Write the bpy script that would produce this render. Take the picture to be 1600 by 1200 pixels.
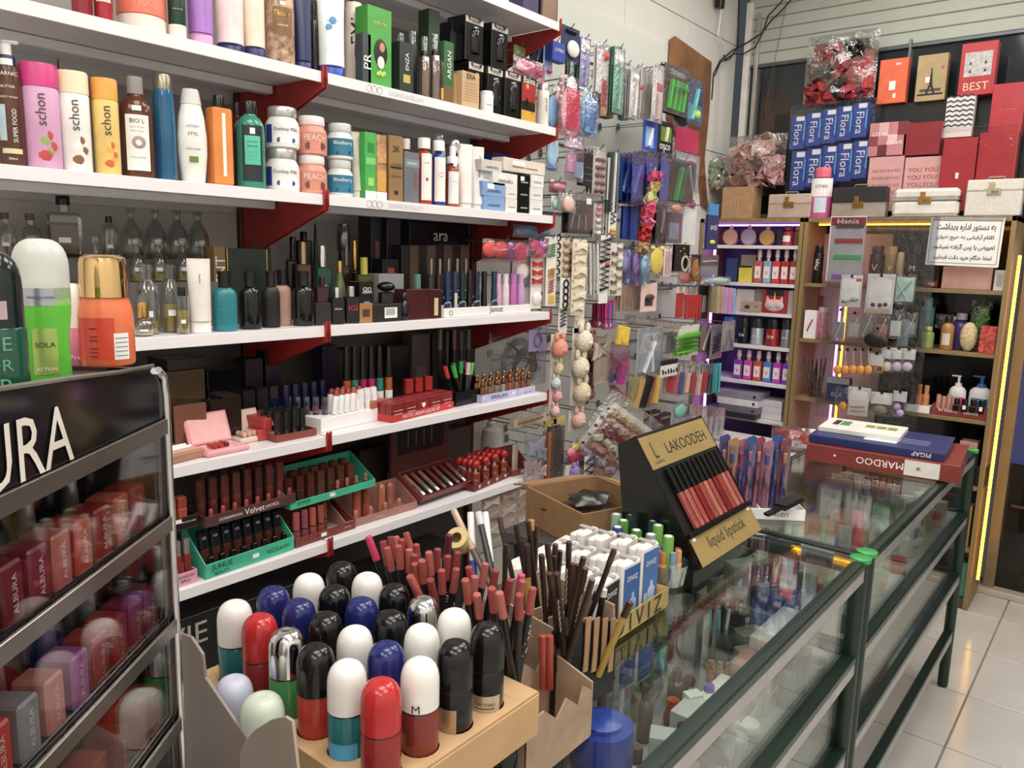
import bpy, bmesh, math, random
from mathutils import Vector as V, Matrix as MX
random.seed(11)
SC = bpy.context.scene
for _o in list(bpy.data.objects): bpy.data.objects.remove(_o)
COL = SC.collection
PI = math.pi
# ---------------------------------------------------------------- camera
FPX = 1214.27
CR = V((0.77393646, 0.63272551, 0.02609185)); CD = V((0.12286442, -0.10961074, -0.98635177)); CF = V((-0.62122998, 0.76657936, -0.1625712))
CAM = V((0, 0, 1.6))
_cd = bpy.data.cameras.new('camera'); _cam = bpy.data.objects.new('camera', _cd); COL.objects.link(_cam)
_cd.sensor_fit = 'HORIZONTAL'; _cd.sensor_width = 36; _cd.lens = FPX / 1600 * 36; _cd.clip_start = .02
_m = MX((CR, -CD, -CF)).transposed().to_4x4(); _m.translation = CAM
_cam.matrix_world = _m
SC.camera = _cam
# ---------------------------------------------------------------- world, exposure, lights
SC.view_settings.view_transform = 'Standard'; SC.view_settings.look = 'None'
SC.view_settings.gamma = 1; SC.view_settings.use_curve_mapping = False
SC.view_settings.exposure = 0.0
SC.cycles.transparent_max_bounces = 32
W = bpy.data.worlds.new('world'); SC.world = W; W.use_nodes = True
W.node_tree.nodes['Background'].inputs[0].default_value = (.55, .6, .7, 1)
W.node_tree.nodes['Background'].inputs[1].default_value = .10
LAMPS = [(-.45, .6), (-.95, 3.25), (.8, .6), (.55, 3.2), (-.3, -1.1), (1.0, -1.1), (-.45, 1.95)]
CEIL = 3.2
for lx, ly in LAMPS:
    ld = bpy.data.lights.new('panel_light', 'AREA'); ld.shape = 'RECTANGLE'; ld.size = .9; ld.size_y = .9
    ld.energy = 10.7; ld.color = (1, .965, .93)
    lo = bpy.data.objects.new('panel_light', ld); COL.objects.link(lo); lo.location = (lx, ly, CEIL - .035)
# ---------------------------------------------------------------- pixel -> place
def ray(x, y): return CR * ((x - 800) / FPX) + CD * ((y - 600) / FPX) + CF
def _pl(x, y, a, v):
    d = ray(x, y); return CAM + d * ((v - CAM[a]) / d[a])
def onX(x, y, v): return _pl(x, y, 0, v)
def onY(x, y, v): return _pl(x, y, 1, v)
def onZ(x, y, v): return _pl(x, y, 2, v)
def proj(p):
    q = V(p) - CAM; d = q.dot(CF); return q.dot(CR) / d * FPX + 800, q.dot(CD) / d * FPX + 600, d
# ---------------------------------------------------------------- materials
def lin(h):
    h = h.lstrip('#'); o = []
    for i in (0, 2, 4):
        c = int(h[i:i + 2], 16) / 255; o.append(c / 12.92 if c <= .04045 else ((c + .055) / 1.055) ** 2.4)
    return o + [1]
_mats = {}
def mt(h, r=.45, m=0., k='p', e=0., s=18., v=.10, b=0., a=.5):
    """procedural material: colour varied by noise; k: p plain, film clear plastic, glow, foil, wood, glass"""
    key = (h, r, m, k, e, s, v, b, a)
    if key in _mats: return _mats[key]
    M = bpy.data.materials.new(k + '_' + h.strip('#')); M.use_nodes = True; nt = M.node_tree; N = nt.nodes; Lk = nt.links
    bs = N['Principled BSDF']; out = N['Material Output']; c = lin(h)
    if k in ('p', 'milk', 'wood'): g = .3 * c[0] + .59 * c[1] + .11 * c[2]; c = [min(.86, max(.006, q * .88 + g * .12)) for q in c[:3]] + [1]
    if k == 'glow':
        em = N.new('ShaderNodeEmission'); em.inputs[0].default_value = c; em.inputs[1].default_value = e
        Lk.new(em.outputs[0], out.inputs[0]); _mats[key] = M; return M
    tc = N.new('ShaderNodeTexCoord'); nz = N.new('ShaderNodeTexNoise'); nz.inputs['Scale'].default_value = s; nz.inputs['Detail'].default_value = 3
    Lk.new(tc.outputs['Object'], nz.inputs['Vector'])
    if k == 'wood':
        mp = N.new('ShaderNodeMapping'); mp.inputs['Scale'].default_value = (1, 1, .08); Lk.new(tc.outputs['Object'], mp.inputs['Vector']); Lk.new(mp.outputs[0], nz.inputs['Vector'])
    if k in ('film', 'glass'):
        tr = N.new('ShaderNodeBsdfTransparent'); tr.inputs[0].default_value = c
        gl = N.new('ShaderNodeBsdfGlossy'); gl.inputs['Roughness'].default_value = r; gl.inputs[0].default_value = (1, 1, 1, 1)
        mx = N.new('ShaderNodeMixShader'); lw = N.new('ShaderNodeLayerWeight'); lw.inputs[0].default_value = a
        mul = N.new('ShaderNodeMath'); mul.operation = 'MULTIPLY_ADD'; mul.inputs[1].default_value = .55 if k == 'film' else .6; mul.inputs[2].default_value = b
        Lk.new(lw.outputs['Fresnel' if k == 'glass' else 'Facing'], mul.inputs[0]); Lk.new(mul.outputs[0], mx.inputs[0])
        Lk.new(tr.outputs[0], mx.inputs[1]); Lk.new(gl.outputs[0], mx.inputs[2])
        if v > 0:
            bp = N.new('ShaderNodeBump'); bp.inputs['Strength'].default_value = v; bp.inputs['Distance'].default_value = .01
            Lk.new(nz.outputs['Fac'], bp.inputs['Height']); Lk.new(bp.outputs[0], gl.inputs['Normal']); Lk.new(bp.outputs[0], lw.inputs['Normal'])
        Lk.new(mx.outputs[0], out.inputs[0]); _mats[key] = M; return M
    rp = N.new('ShaderNodeValToRGB'); rp.color_ramp.elements[0].position = .3; rp.color_ramp.elements[1].position = .7
    rp.color_ramp.elements[0].color = [x * (1 - v) for x in c[:3]] + [1]; rp.color_ramp.elements[1].color = [min(1, x * (1 + v)) for x in c[:3]] + [1]
    Lk.new(nz.outputs['Fac'], rp.inputs[0]); Lk.new(rp.outputs[0], bs.inputs['Base Color'])
    bs.inputs['Roughness'].default_value = r; bs.inputs['Metallic'].default_value = m
    if k == 'foil': b = .35
    if k == 'milk':
        tr = N.new('ShaderNodeBsdfTransparent'); mx = N.new('ShaderNodeMixShader'); mx.inputs[0].default_value = a; Lk.new(tr.outputs[0], mx.inputs[1]); Lk.new(bs.outputs[0], mx.inputs[2]); Lk.new(mx.outputs[0], out.inputs[0])
    if b:
        bp = N.new('ShaderNodeBump'); bp.inputs['Strength'].default_value = b; bp.inputs['Distance'].default_value = .01
        Lk.new(nz.outputs['Fac'], bp.inputs['Height']); Lk.new(bp.outputs[0], bs.inputs['Normal'])
    _mats[key] = M; return M
def film(h='#f4f6f8', a=.5, r=.12, v=.5, s=30, b=.10): return mt(h, r, 0, 'film', 0, s, v, b, a)
def foil(h='#c8a040', r=.22, s=9): return mt(h, r, .7, 'foil', 0, s)
def milk(h, a=.85): return mt(h, .25, 0, 'milk', a=a)
def glow(h, e): return mt(h, k='glow', e=e)
WHT = mt('#efecec', .38, v=.03); BLK = mt('#0c0c0e', .22, v=.05); CHR = mt('#d8d8da', .08, 1.); INK = mt('#1c1a1c', .6, v=.02); PAP = mt('#f0eeea', .6, v=.03)
GLD = mt('#d8aa50', .2, 1.); CARD = mt('#b28a5e', .8, s=40, b=.1); STK = mt('#f4f4f2', .5, v=.02)
# ---------------------------------------------------------------- meshes
_mc = {}
def mesh(name, vs, fs, ang=40):
    me = bpy.data.meshes.new(name); me.from_pydata([tuple(v) for v in vs], [], fs); me.materials.append(None)
    if ang:
        me.shade_smooth()
        me.set_sharp_from_angle(angle=math.radians(ang))
    me.update(); return me
def rk(*a): return tuple(round(x, 4) if isinstance(x, float) else x for x in a)
def lathe(prof, r, h, n=18, oval=1., z0=0.):
    key = ('l', tuple(prof)) + rk(r, h, n, oval, z0)
    if key in _mc: return _mc[key]
    vs, fs, rings = [], [], []
    for pr, pz in prof:
        if pr < 1e-6: rings.append([len(vs)]); vs.append((0, 0, z0 + pz * h))
        else:
            rings.append(list(range(len(vs), len(vs) + n)))
            vs += [(pr * r * math.cos(2 * PI * i / n), pr * r * oval * math.sin(2 * PI * i / n), z0 + pz * h) for i in range(n)]
    for A, B in zip(rings, rings[1:]):
        for i in range(n):
            j = (i + 1) % n
            if len(A) == 1 and len(B) == 1: continue
            if len(A) == 1: fs.append((A[0], B[j], B[i]))
            elif len(B) == 1: fs.append((A[i], A[j], B[0]))
            else: fs.append((A[i], A[j], B[j], B[i]))
    _mc[key] = mesh('lathe', vs, fs); return _mc[key]
def box(w, d, h, b=.0012):
    """chamfered box, base centred on the origin"""
    key = ('b',) + rk(w, d, h, b)
    if key in _mc: return _mc[key]
    x, y = w / 2, d / 2; b = min(b, x * .45, y * .45, h * .45)
    if b <= 0:
        vs = [(-x, -y, 0), (x, -y, 0), (x, y, 0), (-x, y, 0), (-x, -y, h), (x, -y, h), (x, y, h), (-x, y, h)]
        fs = [(3, 2, 1, 0), (4, 5, 6, 7), (0, 1, 5, 4), (1, 2, 6, 5), (2, 3, 7, 6), (3, 0, 4, 7)]
        _mc[key] = mesh('box', vs, fs, 0); return _mc[key]
    bm = bmesh.new(); bmesh.ops.create_cube(bm, size=1)
    for q in bm.verts: q.co = V((q.co.x * w, q.co.y * d, (q.co.z + .5) * h))
    bmesh.ops.bevel(bm, geom=bm.edges[:], offset=b, segments=1, affect='EDGES')
    me = bpy.data.meshes.new('box'); bm.to_mesh(me); bm.free(); me.materials.append(None); _mc[key] = me; return me
def prism(pts, d, key=None):
    """outline in XZ extruded along Y by d (centred)"""
    n = len(pts); vs = [(x, -d / 2, z) for x, z in pts] + [(x, d / 2, z) for x, z in pts]
    fs = [tuple(range(n)), tuple(range(2 * n - 1, n - 1, -1))] + [(j, i, i + n, j + n) for i in range(n) for j in [(i + 1) % n]]
    me = mesh('prism', vs, fs, 0)
    bm = bmesh.new(); bm.from_mesh(me); bmesh.ops.recalc_face_normals(bm, faces=bm.faces[:]); bm.to_mesh(me); bm.free(); return me
def tube(pts, r, n=6, taper=None):
    pts = [V(p) for p in pts]; vs, fs = [], []; m = len(pts)
    for k, p in enumerate(pts):
        t = (pts[min(k + 1, m - 1)] - pts[max(k - 1, 0)]).normalized()
        u = t.orthogonal().normalized() if k == 0 else (u - t * u.dot(t)).normalized()
        w = t.cross(u); rr = r if taper is None else r * taper[k]
        vs += [p + (u * math.cos(2 * PI * i / n) + w * math.sin(2 * PI * i / n)) * rr for i in range(n)]
    for k in range(m - 1):
        for i in range(n):
            j = (i + 1) % n; fs.append((k * n + i, k * n + j, (k + 1) * n + j, (k + 1) * n + i))
    fs += [tuple(reversed(range(n))), tuple(range((m - 1) * n, m * n))]
    return mesh('tube', vs, fs, 50)
def crimp(r, h, n=16, tw=1.05):
    """soft tube: round at the bottom, crimped flat at the top"""
    key = ('c',) + rk(r, h, n, tw)
    if key in _mc: return _mc[key]
    vs, fs = [], []; L = [0, .03, .3, .6, .85, .96, 1]
    for t in L:
        s = min(1, t / .96)
        for i in range(n):
            a = 2 * PI * i / n; vs.append((math.cos(a) * r * (1 + (tw - 1) * s), math.sin(a) * r * (1 - s ** 1.3 * .955), t * h))
    for k in range(len(L) - 1):
        for i in range(n):
            j = (i + 1) % n; fs.append((k * n + i, k * n + j, (k + 1) * n + j, (k + 1) * n + i))
    fs += [tuple(reversed(range(n))), tuple(range((len(L) - 1) * n, len(L) * n))]
    _mc[key] = mesh('crimp', vs, fs); return _mc[key]
def ball(r, sx=1, sy=1, sz=1, n=14, m=8, key='ball'):
    return lathe([(math.sin(PI * i / m), (1 - math.cos(PI * i / m)) / 2) for i in range(m + 1)], r * sx, 2 * r * sz, n, sy / sx)
def patch(r, z0, z1, a, n=10, oval=1.):
    """curved label: part of a cylinder facing -Y"""
    key = ('p',) + rk(r, z0, z1, a, n, oval)
    if key in _mc: return _mc[key]
    vs, fs = [], []
    for i in range(n + 1):
        t = -a / 2 + a * i / n
        vs += [(r * math.sin(t), -r * oval * math.cos(t), z0), (r * math.sin(t), -r * oval * math.cos(t), z1)]
    for i in range(n): fs.append((2 * i, 2 * i + 2, 2 * i + 3, 2 * i + 1))
    _mc[key] = mesh('patch', vs, fs); return _mc[key]
def pillow(w, h, t, n=8, seed=0, crumple=.15):
    """crumpled bag: closed puffy sheet in XZ, thickness t along Y, base at z=0"""
    R = random.Random(seed); vs, fs = [], []
    for sgn in (-1, 1):
        for i in range(n + 1):
            for j in range(n + 1):
                u, v = i / n, j / n; pf = (math.sin(PI * u) * math.sin(PI * v)) ** .5 if 0 < u < 1 and 0 < v < 1 else 0
                e = 0 if pf == 0 and sgn > 0 else 1
                k = crumple * t
                vs.append(((u - .5) * w + R.uniform(-k, k) * (pf > 0), sgn * t / 2 * pf * (1 + R.uniform(-crumple, crumple) * 2), v * h + R.uniform(-k, k) * (pf > 0)))
    q = (n + 1) ** 2
    for s in (0, 1):
        for i in range(n):
            for j in range(n):
                a = s * q + i * (n + 1) + j; f = (a, a + n + 1, a + n + 2, a + 1); fs.append(f if s == 0 else f[::-1])
    return mesh('pillow', vs, fs, 30)
_tx = {}
def _text(s, bold=0):
    if s in _tx: return _tx[s]
    cu = bpy.data.curves.new('t', 'FONT'); cu.body = s; cu.align_x = 'CENTER'; cu.resolution_u = 2; cu.offset = .022 if any(ord(q) > 0x600 for q in s) else 0
    ob = bpy.data.objects.new('t', cu); me = bpy.data.meshes.new_from_object(ob)
    bpy.data.objects.remove(ob); bpy.data.curves.remove(cu)
    co = [v.co.copy() for v in me.vertices]; fs = [tuple(p.vertices) for p in me.polygons]; bpy.data.meshes.remove(me)
    if not co: co = [V((0, 0, 0)), V((1, 0, 0)), V((0, 1, 0))]; fs = []
    x0 = min(c.x for c in co); x1 = max(c.x for c in co); y0 = min(c.y for c in co); y1 = max(c.y for c in co)
    co = [((c.x - (x0 + x1) / 2), (c.y - (y0 + y1) / 2)) for c in co]
    _tx[s] = (co, fs, x1 - x0, y1 - y0); return _tx[s]
def lettering(par, s, w, z, m=None, r=None, y=0, x=0, vert=0, h=None, oval=1., name='lettering'):
    """flat print on the -Y face of a thing (r: wrapped round a cylinder); vert 1 reads upward, -1 downward, 2 upside down"""
    co, fs, tw, th = _text(s); sx = w / tw; sy = (h / th) if h else sx; vs = []
    for a, b in co:
        a, b = a * sx, b * sy
        if vert == 1: a, b = -b, a
        elif vert == -1: a, b = b, -a
        elif vert == 2: a, b = -a, -b
        a += x
        if r: t = a / r; vs.append((math.sin(t) * (r + .0007), -math.cos(t) * (r * oval + .0007), b + z))
        else: vs.append((a, y - .0007, b + z))
    return P(name, mesh('print', vs, fs, 0), m or INK, par)
# ---------------------------------------------------------------- objects
_labels = set()
def _tag(o, label, cat, g):
    o['label'] = label; o['category'] = cat
    if g: o['group'] = g
    elif label in _labels: print('DUPLABEL', label)
    _labels.add(label)
    n = len(label.split())
    if n < 4 or n > 16: print('LABLEN', n, label)
def E(name, label, cat, loc, rz=0., g=None, rx=0., ry=0.):
    o = bpy.data.objects.new(name, None); COL.objects.link(o); o.location = loc; o.rotation_euler = (rx, ry, rz); o.empty_display_size = .01
    _tag(o, label, cat, g); return o
def P(name, me, m, par=None, loc=(0, 0, 0), rot=(0, 0, 0), sc=(1, 1, 1), lab=None):
    o = bpy.data.objects.new(name, me); COL.objects.link(o); o.location = loc; o.rotation_euler = rot; o.scale = sc
    if par is not None: o.parent = par
    if len(me.materials): o.material_slots[0].link = 'OBJECT'; o.material_slots[0].material = m
    if lab: o['label'] = lab
    return o
def T(name, me, m, label, cat, loc, rz=0., g=None, rx=0., ry=0., sc=(1, 1, 1)):
    o = P(name, me, m, None, loc, (rx, ry, rz), sc); _tag(o, label, cat, g); return o
def ST(name, me, m, loc=(0, 0, 0), rot=(0, 0, 0), par=None):
    o = P(name, me, m, par, loc, rot)
    if par is None: o['kind'] = 'structure'
    return o
def stuff(o): o['kind'] = 'stuff'; return o
def copytree(o, loc=None, label=None, par=None, rot=None, name=None):
    c = o.copy(); COL.objects.link(c); c.parent = par
    if loc is not None: c.location = loc
    if rot is not None: c.rotation_euler = rot
    if label: c['label'] = label; _labels.add(label)
    for ch in o.children: copytree(ch, par=c)
    return c
HEART = prism([(0, -1), (.55, -.4), (.95, .15), (1, .5), (.75, .85), (.4, .9), (.1, .7), (0, .5), (-.1, .7), (-.4, .9), (-.75, .85), (-1, .5), (-.95, .15), (-.55, -.4)], 1)
ORD = 'first second third fourth fifth sixth seventh eighth ninth tenth eleventh twelfth thirteenth fourteenth fifteenth sixteenth seventeenth eighteenth nineteenth twentieth'.split()
# profiles (radius, height) as fractions
PR = dict(
    cyl=[(0, 0), (.94, 0), (1, .02), (1, .97), (.95, 1), (0, 1)],
    cap=[(0, 0), (1, 0), (1, .9), (.93, 1), (0, 1)],
    shoulder=[(0, 0), (.92, 0), (1, .03), (1, .76), (.94, .86), (.7, .94), (.45, .975), (.42, 1), (0, 1)],
    slim=[(0, 0), (.9, 0), (1, .03), (1, .6), (.95, .92), (.86, 1), (0, 1)],
    curvy=[(0, 0), (.74, 0), (.8, .03), (1, .38), (1, .6), (.86, .85), (.66, 1), (0, 1)],
    taper=[(0, 0), (1, 0), (.78, .85), (.7, 1), (0, 1)],
    flare=[(0, 0), (.82, 0), (1, .9), (1, 1), (0, 1)],
    dome=[(0, 0), (1, 0), (1, .52), (.985, .63), (.93, .75), (.83, .85), (.68, .925), (.5, .97), (.34, .988), (.22, .992), (.15, .98), (0, .976)],
    jar=[(0, 0), (.9, 0), (1, .05), (1, .66), (.93, .8), (.84, .86), (.84, 1), (0, 1)],
    lid=[(0, 0), (.97, 0), (1, .06), (1, .85), (.95, 1), (0, 1)],
    flask=[(0, 0), (.8, 0), (.97, .1), (1, .25), (.9, .5), (.5, .72), (.3, .8), (.3, .93), (.48, 1), (0, 1)],
    round=[(0, 0), (.6, 0), (.9, .15), (1, .4), (.95, .65), (.7, .88), (.35, 1), (0, 1)],
    bell=[(0, 0), (.96, 0), (1, .04), (.98, .55), (.84, .78), (.5, .86), (.48, .9), (.48, 1), (0, 1)],
    spire=[(0, 0), (1, 0), (.8, .1), (.42, .6), (.2, .95), (0, 1)],
    bullet=[(0, 0), (1, 0), (1, .7), (.8, .9), (.3, 1), (0, 1)],
    pear=[(0, 0), (.9, 0), (1, .15), (.95, .45), (.6, .75), (.35, .9), (.3, 1), (0, 1)],
)
def bottle(label, cat, loc, rz, r, h, body='cyl', bm_=None, cap=None, oval=1., name='bottle', g=None, lab=(), rx=0., ry=0., n=18, sq=False):
    """body profile + cap (profile, start fraction, radius fraction, material); lab: patches and prints"""
    o = E(name, label, cat, loc, rz, g, rx, ry); zc = cap[1] if cap else 1.
    if sq: P('body', box(2 * r, 2 * r * oval, h * zc, r * .18), bm_, o)
    else: P('body', lathe(PR[body], r, h * zc, n, oval), bm_, o)
    if cap:
        P(cap[4] if len(cap) > 4 else 'cap', lathe(PR[cap[0]], r * cap[2], h * (1 - zc), n, oval if not sq else 1.), cap[3], o, (0, 0, h * zc))
    for l in lab:
        if l[0] == 'p':   # ('p', z0, z1, angle, mat)
            if sq: P('printed_label', box(l[3] * r * 1.1, .0008, (l[2] - l[1]) * h, 0), l[4], o, (0, -r * oval - .0003, l[1] * h))
            else: P('printed_label', patch(r + .0006, l[1] * h, l[2] * h, l[3], 8, oval), l[4], o)
        elif l[0] == 't':  # ('t', text, z, width fraction of r, mat, vert)
            vv = l[5] if len(l) > 5 else 0; ww = l[3] * (h if vv in (1, -1) else r)
            if sq: lettering(o, l[1], ww, l[2] * h, l[4], None, -r * oval - .0012, vert=vv)
            else: lettering(o, l[1], ww, l[2] * h, l[4], r + .0012, vert=l[5] if len(l) > 5 else 0, oval=oval)
        elif l[0] == 'x':  # (shape, text...) sticker
            P('price_sticker', patch(r + .0012, l[1] * h, l[2] * h, l[3], 4, oval), STK, o)
    return o
def carton(label, cat, loc, rz, w, d, h, m, g=None, name='box', lab=(), rx=0., ry=0., b=.0012):
    o = E(name, label, cat, loc, rz, g, rx, ry); P('carton', box(w, d, h, b), m, o)
    for l in lab:
        if l[0] == 'p': P('printed_panel', box(l[3] * w, .0008, (l[2] - l[1]) * h, 0), l[4], o, ((l[5] if len(l) > 5 else 0) * w, -d / 2 - .0003, l[1] * h))
        elif l[0] == 't': lettering(o, l[1], l[3] * (h if len(l) > 5 and l[5] in (1, -1) else w), l[2] * h, l[4], y=-d / 2 - .0009, vert=l[5] if len(l) > 5 else 0, x=(l[6] if len(l) > 6 else 0) * w)
        elif l[0] == 'lid': P('lid', box(w + .002, d + .002, l[1] * h, b), l[2], o, (0, 0, h * (1 - l[1]) + .0008))
        elif l[0] == 'side': P('printed_side', box(.0008, d * l[3], (l[2] - l[1]) * h, 0), l[4], o, (-w / 2 - .0003, 0, l[1] * h))
    return o
# placing on the left wall shelves (front edge plane X=XF) : pixel span -> position, width, height
XF, XW, YB = -1.6, -1.98, 4.06
def spanX(x0, x1, yt, z, d, X0=XF):
    X = X0 - d; yb = proj(onX((x0 + x1) / 2, yt, X).xy.to_3d() + V((0, 0, z)))[1]; ym = (yt + yb) / 2
    a, b = onX(x0, ym, X), onX(x1, ym, X); t = onX((x0 + x1) / 2, yt, X)
    return X, a.y, b.y, t.z - z
def spanY(x0, x1, yt, z, d, Y0=YB):
    Y = Y0 + d; p = onY((x0 + x1) / 2, yt, Y); yb = proj((p.x, Y, z))[1]; ym = (yt + yb) / 2
    a, b = onY(x0, ym, Y), onY(x1, ym, Y)
    return Y, a.x, b.x, p.z - z
def rndX(x0, x1, yt, z, d, X0=XF):
    """round item: centre, radius, height"""
    X = X0 - d; p = onX((x0 + x1) / 2, yt, X); D = proj(p)[2]; cs = 1 / math.sqrt(1 + (((x0 + x1) / 2 - 800) / FPX) ** 2)
    r = (x1 - x0) / 2 * D / FPX * cs
    X, a, b, h = spanX(x0, x1, yt, z, d + r, X0)
    return V((X, (a + b) / 2, z)), r, h
def rndY(x0, x1, yt, z, d, Y0=YB):
    p = onY((x0 + x1) / 2, yt, Y0 + d); D = proj(p)[2]; r = (x1 - x0) / 2 * D / FPX
    Y, a, b, h = spanY(x0, x1, yt, z, d + r, Y0)
    return V(((a + b) / 2, Y, z)), r, h
R9 = PI / 2; RT = R9 - .38
def LB(label, cat, x0, x1, yt, z, d, **k):
    p, r, h = rndX(x0, x1, yt, z, d); return bottle(label, cat, p, k.pop('rz', R9 if k.get('sq') else RT), r, h, **k)
def LC(label, cat, x0, x1, yt, z, d, dep, m, **k):
    X, a, b, h = spanX(x0, x1, yt, z, d); return carton(label, cat, (X - dep / 2, (a + b) / 2, z), R9, b - a, dep, h, m, **k)
def BB(label, cat, x0, x1, yt, z, d, **k):
    p, r, h = rndY(x0, x1, yt, z, d); return bottle(label, cat, p, 0, r, h, **k)
def BC(label, cat, x0, x1, yt, z, d, dep, m, **k):
    Y, a, b, h = spanY(x0, x1, yt, z, d); return carton(label, cat, ((a + b) / 2, Y + dep / 2, z), 0, b - a, dep, h, m, **k)
# ================================================================ room shell
GROUT = mt('#86827c', .8); TILEW = mt('#dcdad4', .12, v=.03, s=3); TILEF = mt('#c9c6c0', .16, v=.05, s=5)
fl = ST('floor', box(4.4, 7.2, .06, 0), GROUT, (-.2, 1.0, -.064))
tf = box(.4075, .4075, .012, .0015)
for i in range(-4, 5):
    for j in range(-1, 15):
        cx, cy = -.35 + (i + .5) * .414, 4.054 - (j + .5) * .414 + .414
        if cx > 1.6 or cx < -2.0 or cy > 4.5: continue
        P('tile', tf, TILEF, fl, (cx + .2, cy - 1.0, .051))
wl = ST('wall_left', box(.1, 6.6, CEIL, 0), GROUT, (-2.042, 1.1, 0))
tw = box(.012, .596, .596, .001)
for i in range(11):
    for j in range(6):
        z0 = -.2 + j * .6; y0 = 4.38 - (i + 1) * .6
        if y0 < -2.1: continue
        hh = min(.596, CEIL - .004 - max(0, z0), z0 + .6) if z0 >= 0 else .396
        P('tile', box(.012, .596, hh, .001), TILEW, wl, (.056, y0 + .3 - 1.1, max(0, z0) + .002))
WPL = mt('#eeece6', .7, v=.02)
ST('wall_right', box(.1, 6.6, CEIL, 0), WPL, (1.65, 1.1, 0)); ST('wall_behind', box(3.7, .1, CEIL, 0), WPL, (-.2, -2.25, 0))
ST('ceiling', box(3.9, 6.7, .08, 0), mt('#f2f0ec', .8, v=.02), (-.2, 1.1, CEIL))
for i, (lx, ly) in enumerate(LAMPS):
    o = E('ceiling_light', f'square white ceiling light panel, {ORD[i]} of the shop lights', 'light', (lx, ly, CEIL - .03))
    P('diffuser', box(.9, .9, .006), glow('#fff6ea', 4), o, (0, 0, .012)); fr = mt('#e8e8e8', .4)
    for a in (-1, 1): P('frame', box(.94, .02, .03), fr, o, (0, a * .46, 0)); P('frame', box(.02, .9, .03), fr, o, (a * .46, 0, 0))
# ribbed panel behind the hanging goods
RIB = bpy.data.materials.new('ribbed_panel'); RIB.use_nodes = True
_n = RIB.node_tree.nodes; _l = RIB.node_tree.links; _w = _n.new('ShaderNodeTexWave'); _t = _n.new('ShaderNodeTexCoord'); _w.bands_direction = 'Y'; _w.inputs['Scale'].default_value = 26; _w.inputs['Distortion'].default_value = .6
_r = _n.new('ShaderNodeValToRGB'); _r.color_ramp.elements[0].color = lin('#aab0a8'); _r.color_ramp.elements[1].color = lin('#dfe2da'); _r.color_ramp.elements[1].position = .4
_l.new(_t.outputs['Object'], _w.inputs['Vector']); _l.new(_w.outputs[0], _r.inputs[0]); _l.new(_r.outputs[0], _n['Principled BSDF'].inputs[0]); _n['Principled BSDF'].inputs['Roughness'].default_value = .4
ST('trim_1', box(.012, 1.34, 2.2, 0), RIB, (-1.974, 2.85, .43))
# ---- shop window wall
DGL = mt('#262e32', .08, b=0); ALU = mt('#b9b6ae', .3, .6); STEEL = mt('#9aa0a0', .25, .8)
ST('wall_back', box(1.5, .08, 1.86, 0), mt('#2a2826', .5), (-1.25, 4.44, 0))
w1 = ST('window_1', box(3.5, .03, .9, 0), DGL, (-.2, 4.42, 1.86))
P('window_frame', box(.035, .06, 1.16, .002), mt('#e2e0da', .4), w1, (-1.715, -.02, 0)); P('window_frame', box(.02, .05, 1.1, .002), ALU, w1, (-1.66, -.02, 0))
P('window_frame', box(3.4, .05, .04, .002), ALU, w1, (0, -.02, -.03))
P('mullion', box(.012, .04, .85, .001), mt('#6e7a7e', .3, .5), w1, (-.87, -.02, .0))
sh = ST('window_2', box(3.5, .04, .51, 0), mt('#8d938a', .5), (-.2, 4.44, 2.69))
slm = mt('#b4bbae', .42, v=.03, s=4)
for k in range(8): P('slat', box(3.46, .03, .0585, .004), slm, sh, (0, -.026, .0 + k * .061))
P('bottom_bar', box(3.46, .045, .018, .003), mt('#5b6468', .3, .5), sh, (0, -.03, -.02))
# glazed door right of the cabinets, night outside
d1 = ST('door_1', box(1.6, .02, 1.84, 0), mt('#1d1712', .05, v=.5, s=2), (.35, 4.42, .03))
P('threshold', box(1.7, .1, .03, .003), mt('#b9b0a2', .3), d1, (0, -.03, -.03)); P('door_frame', box(.05, .05, 1.84, .003), mt('#8a7a5c', .35, .4), d1, (-.8, -.02, 0))
P('glazing_bar', box(.012, .012, 1.5, .002), mt('#5a2420', .4), d1, (-.55, -.017, .1)); P('glazing_bar', box(1.1, .012, .012, .002), mt('#5a2420', .4), d1, (-.2, -.017, .42))
P('glazing_bar', box(.012, .012, 1.5, .002), mt('#5a2420', .4), d1, (-.28, -.017, .1))
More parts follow.
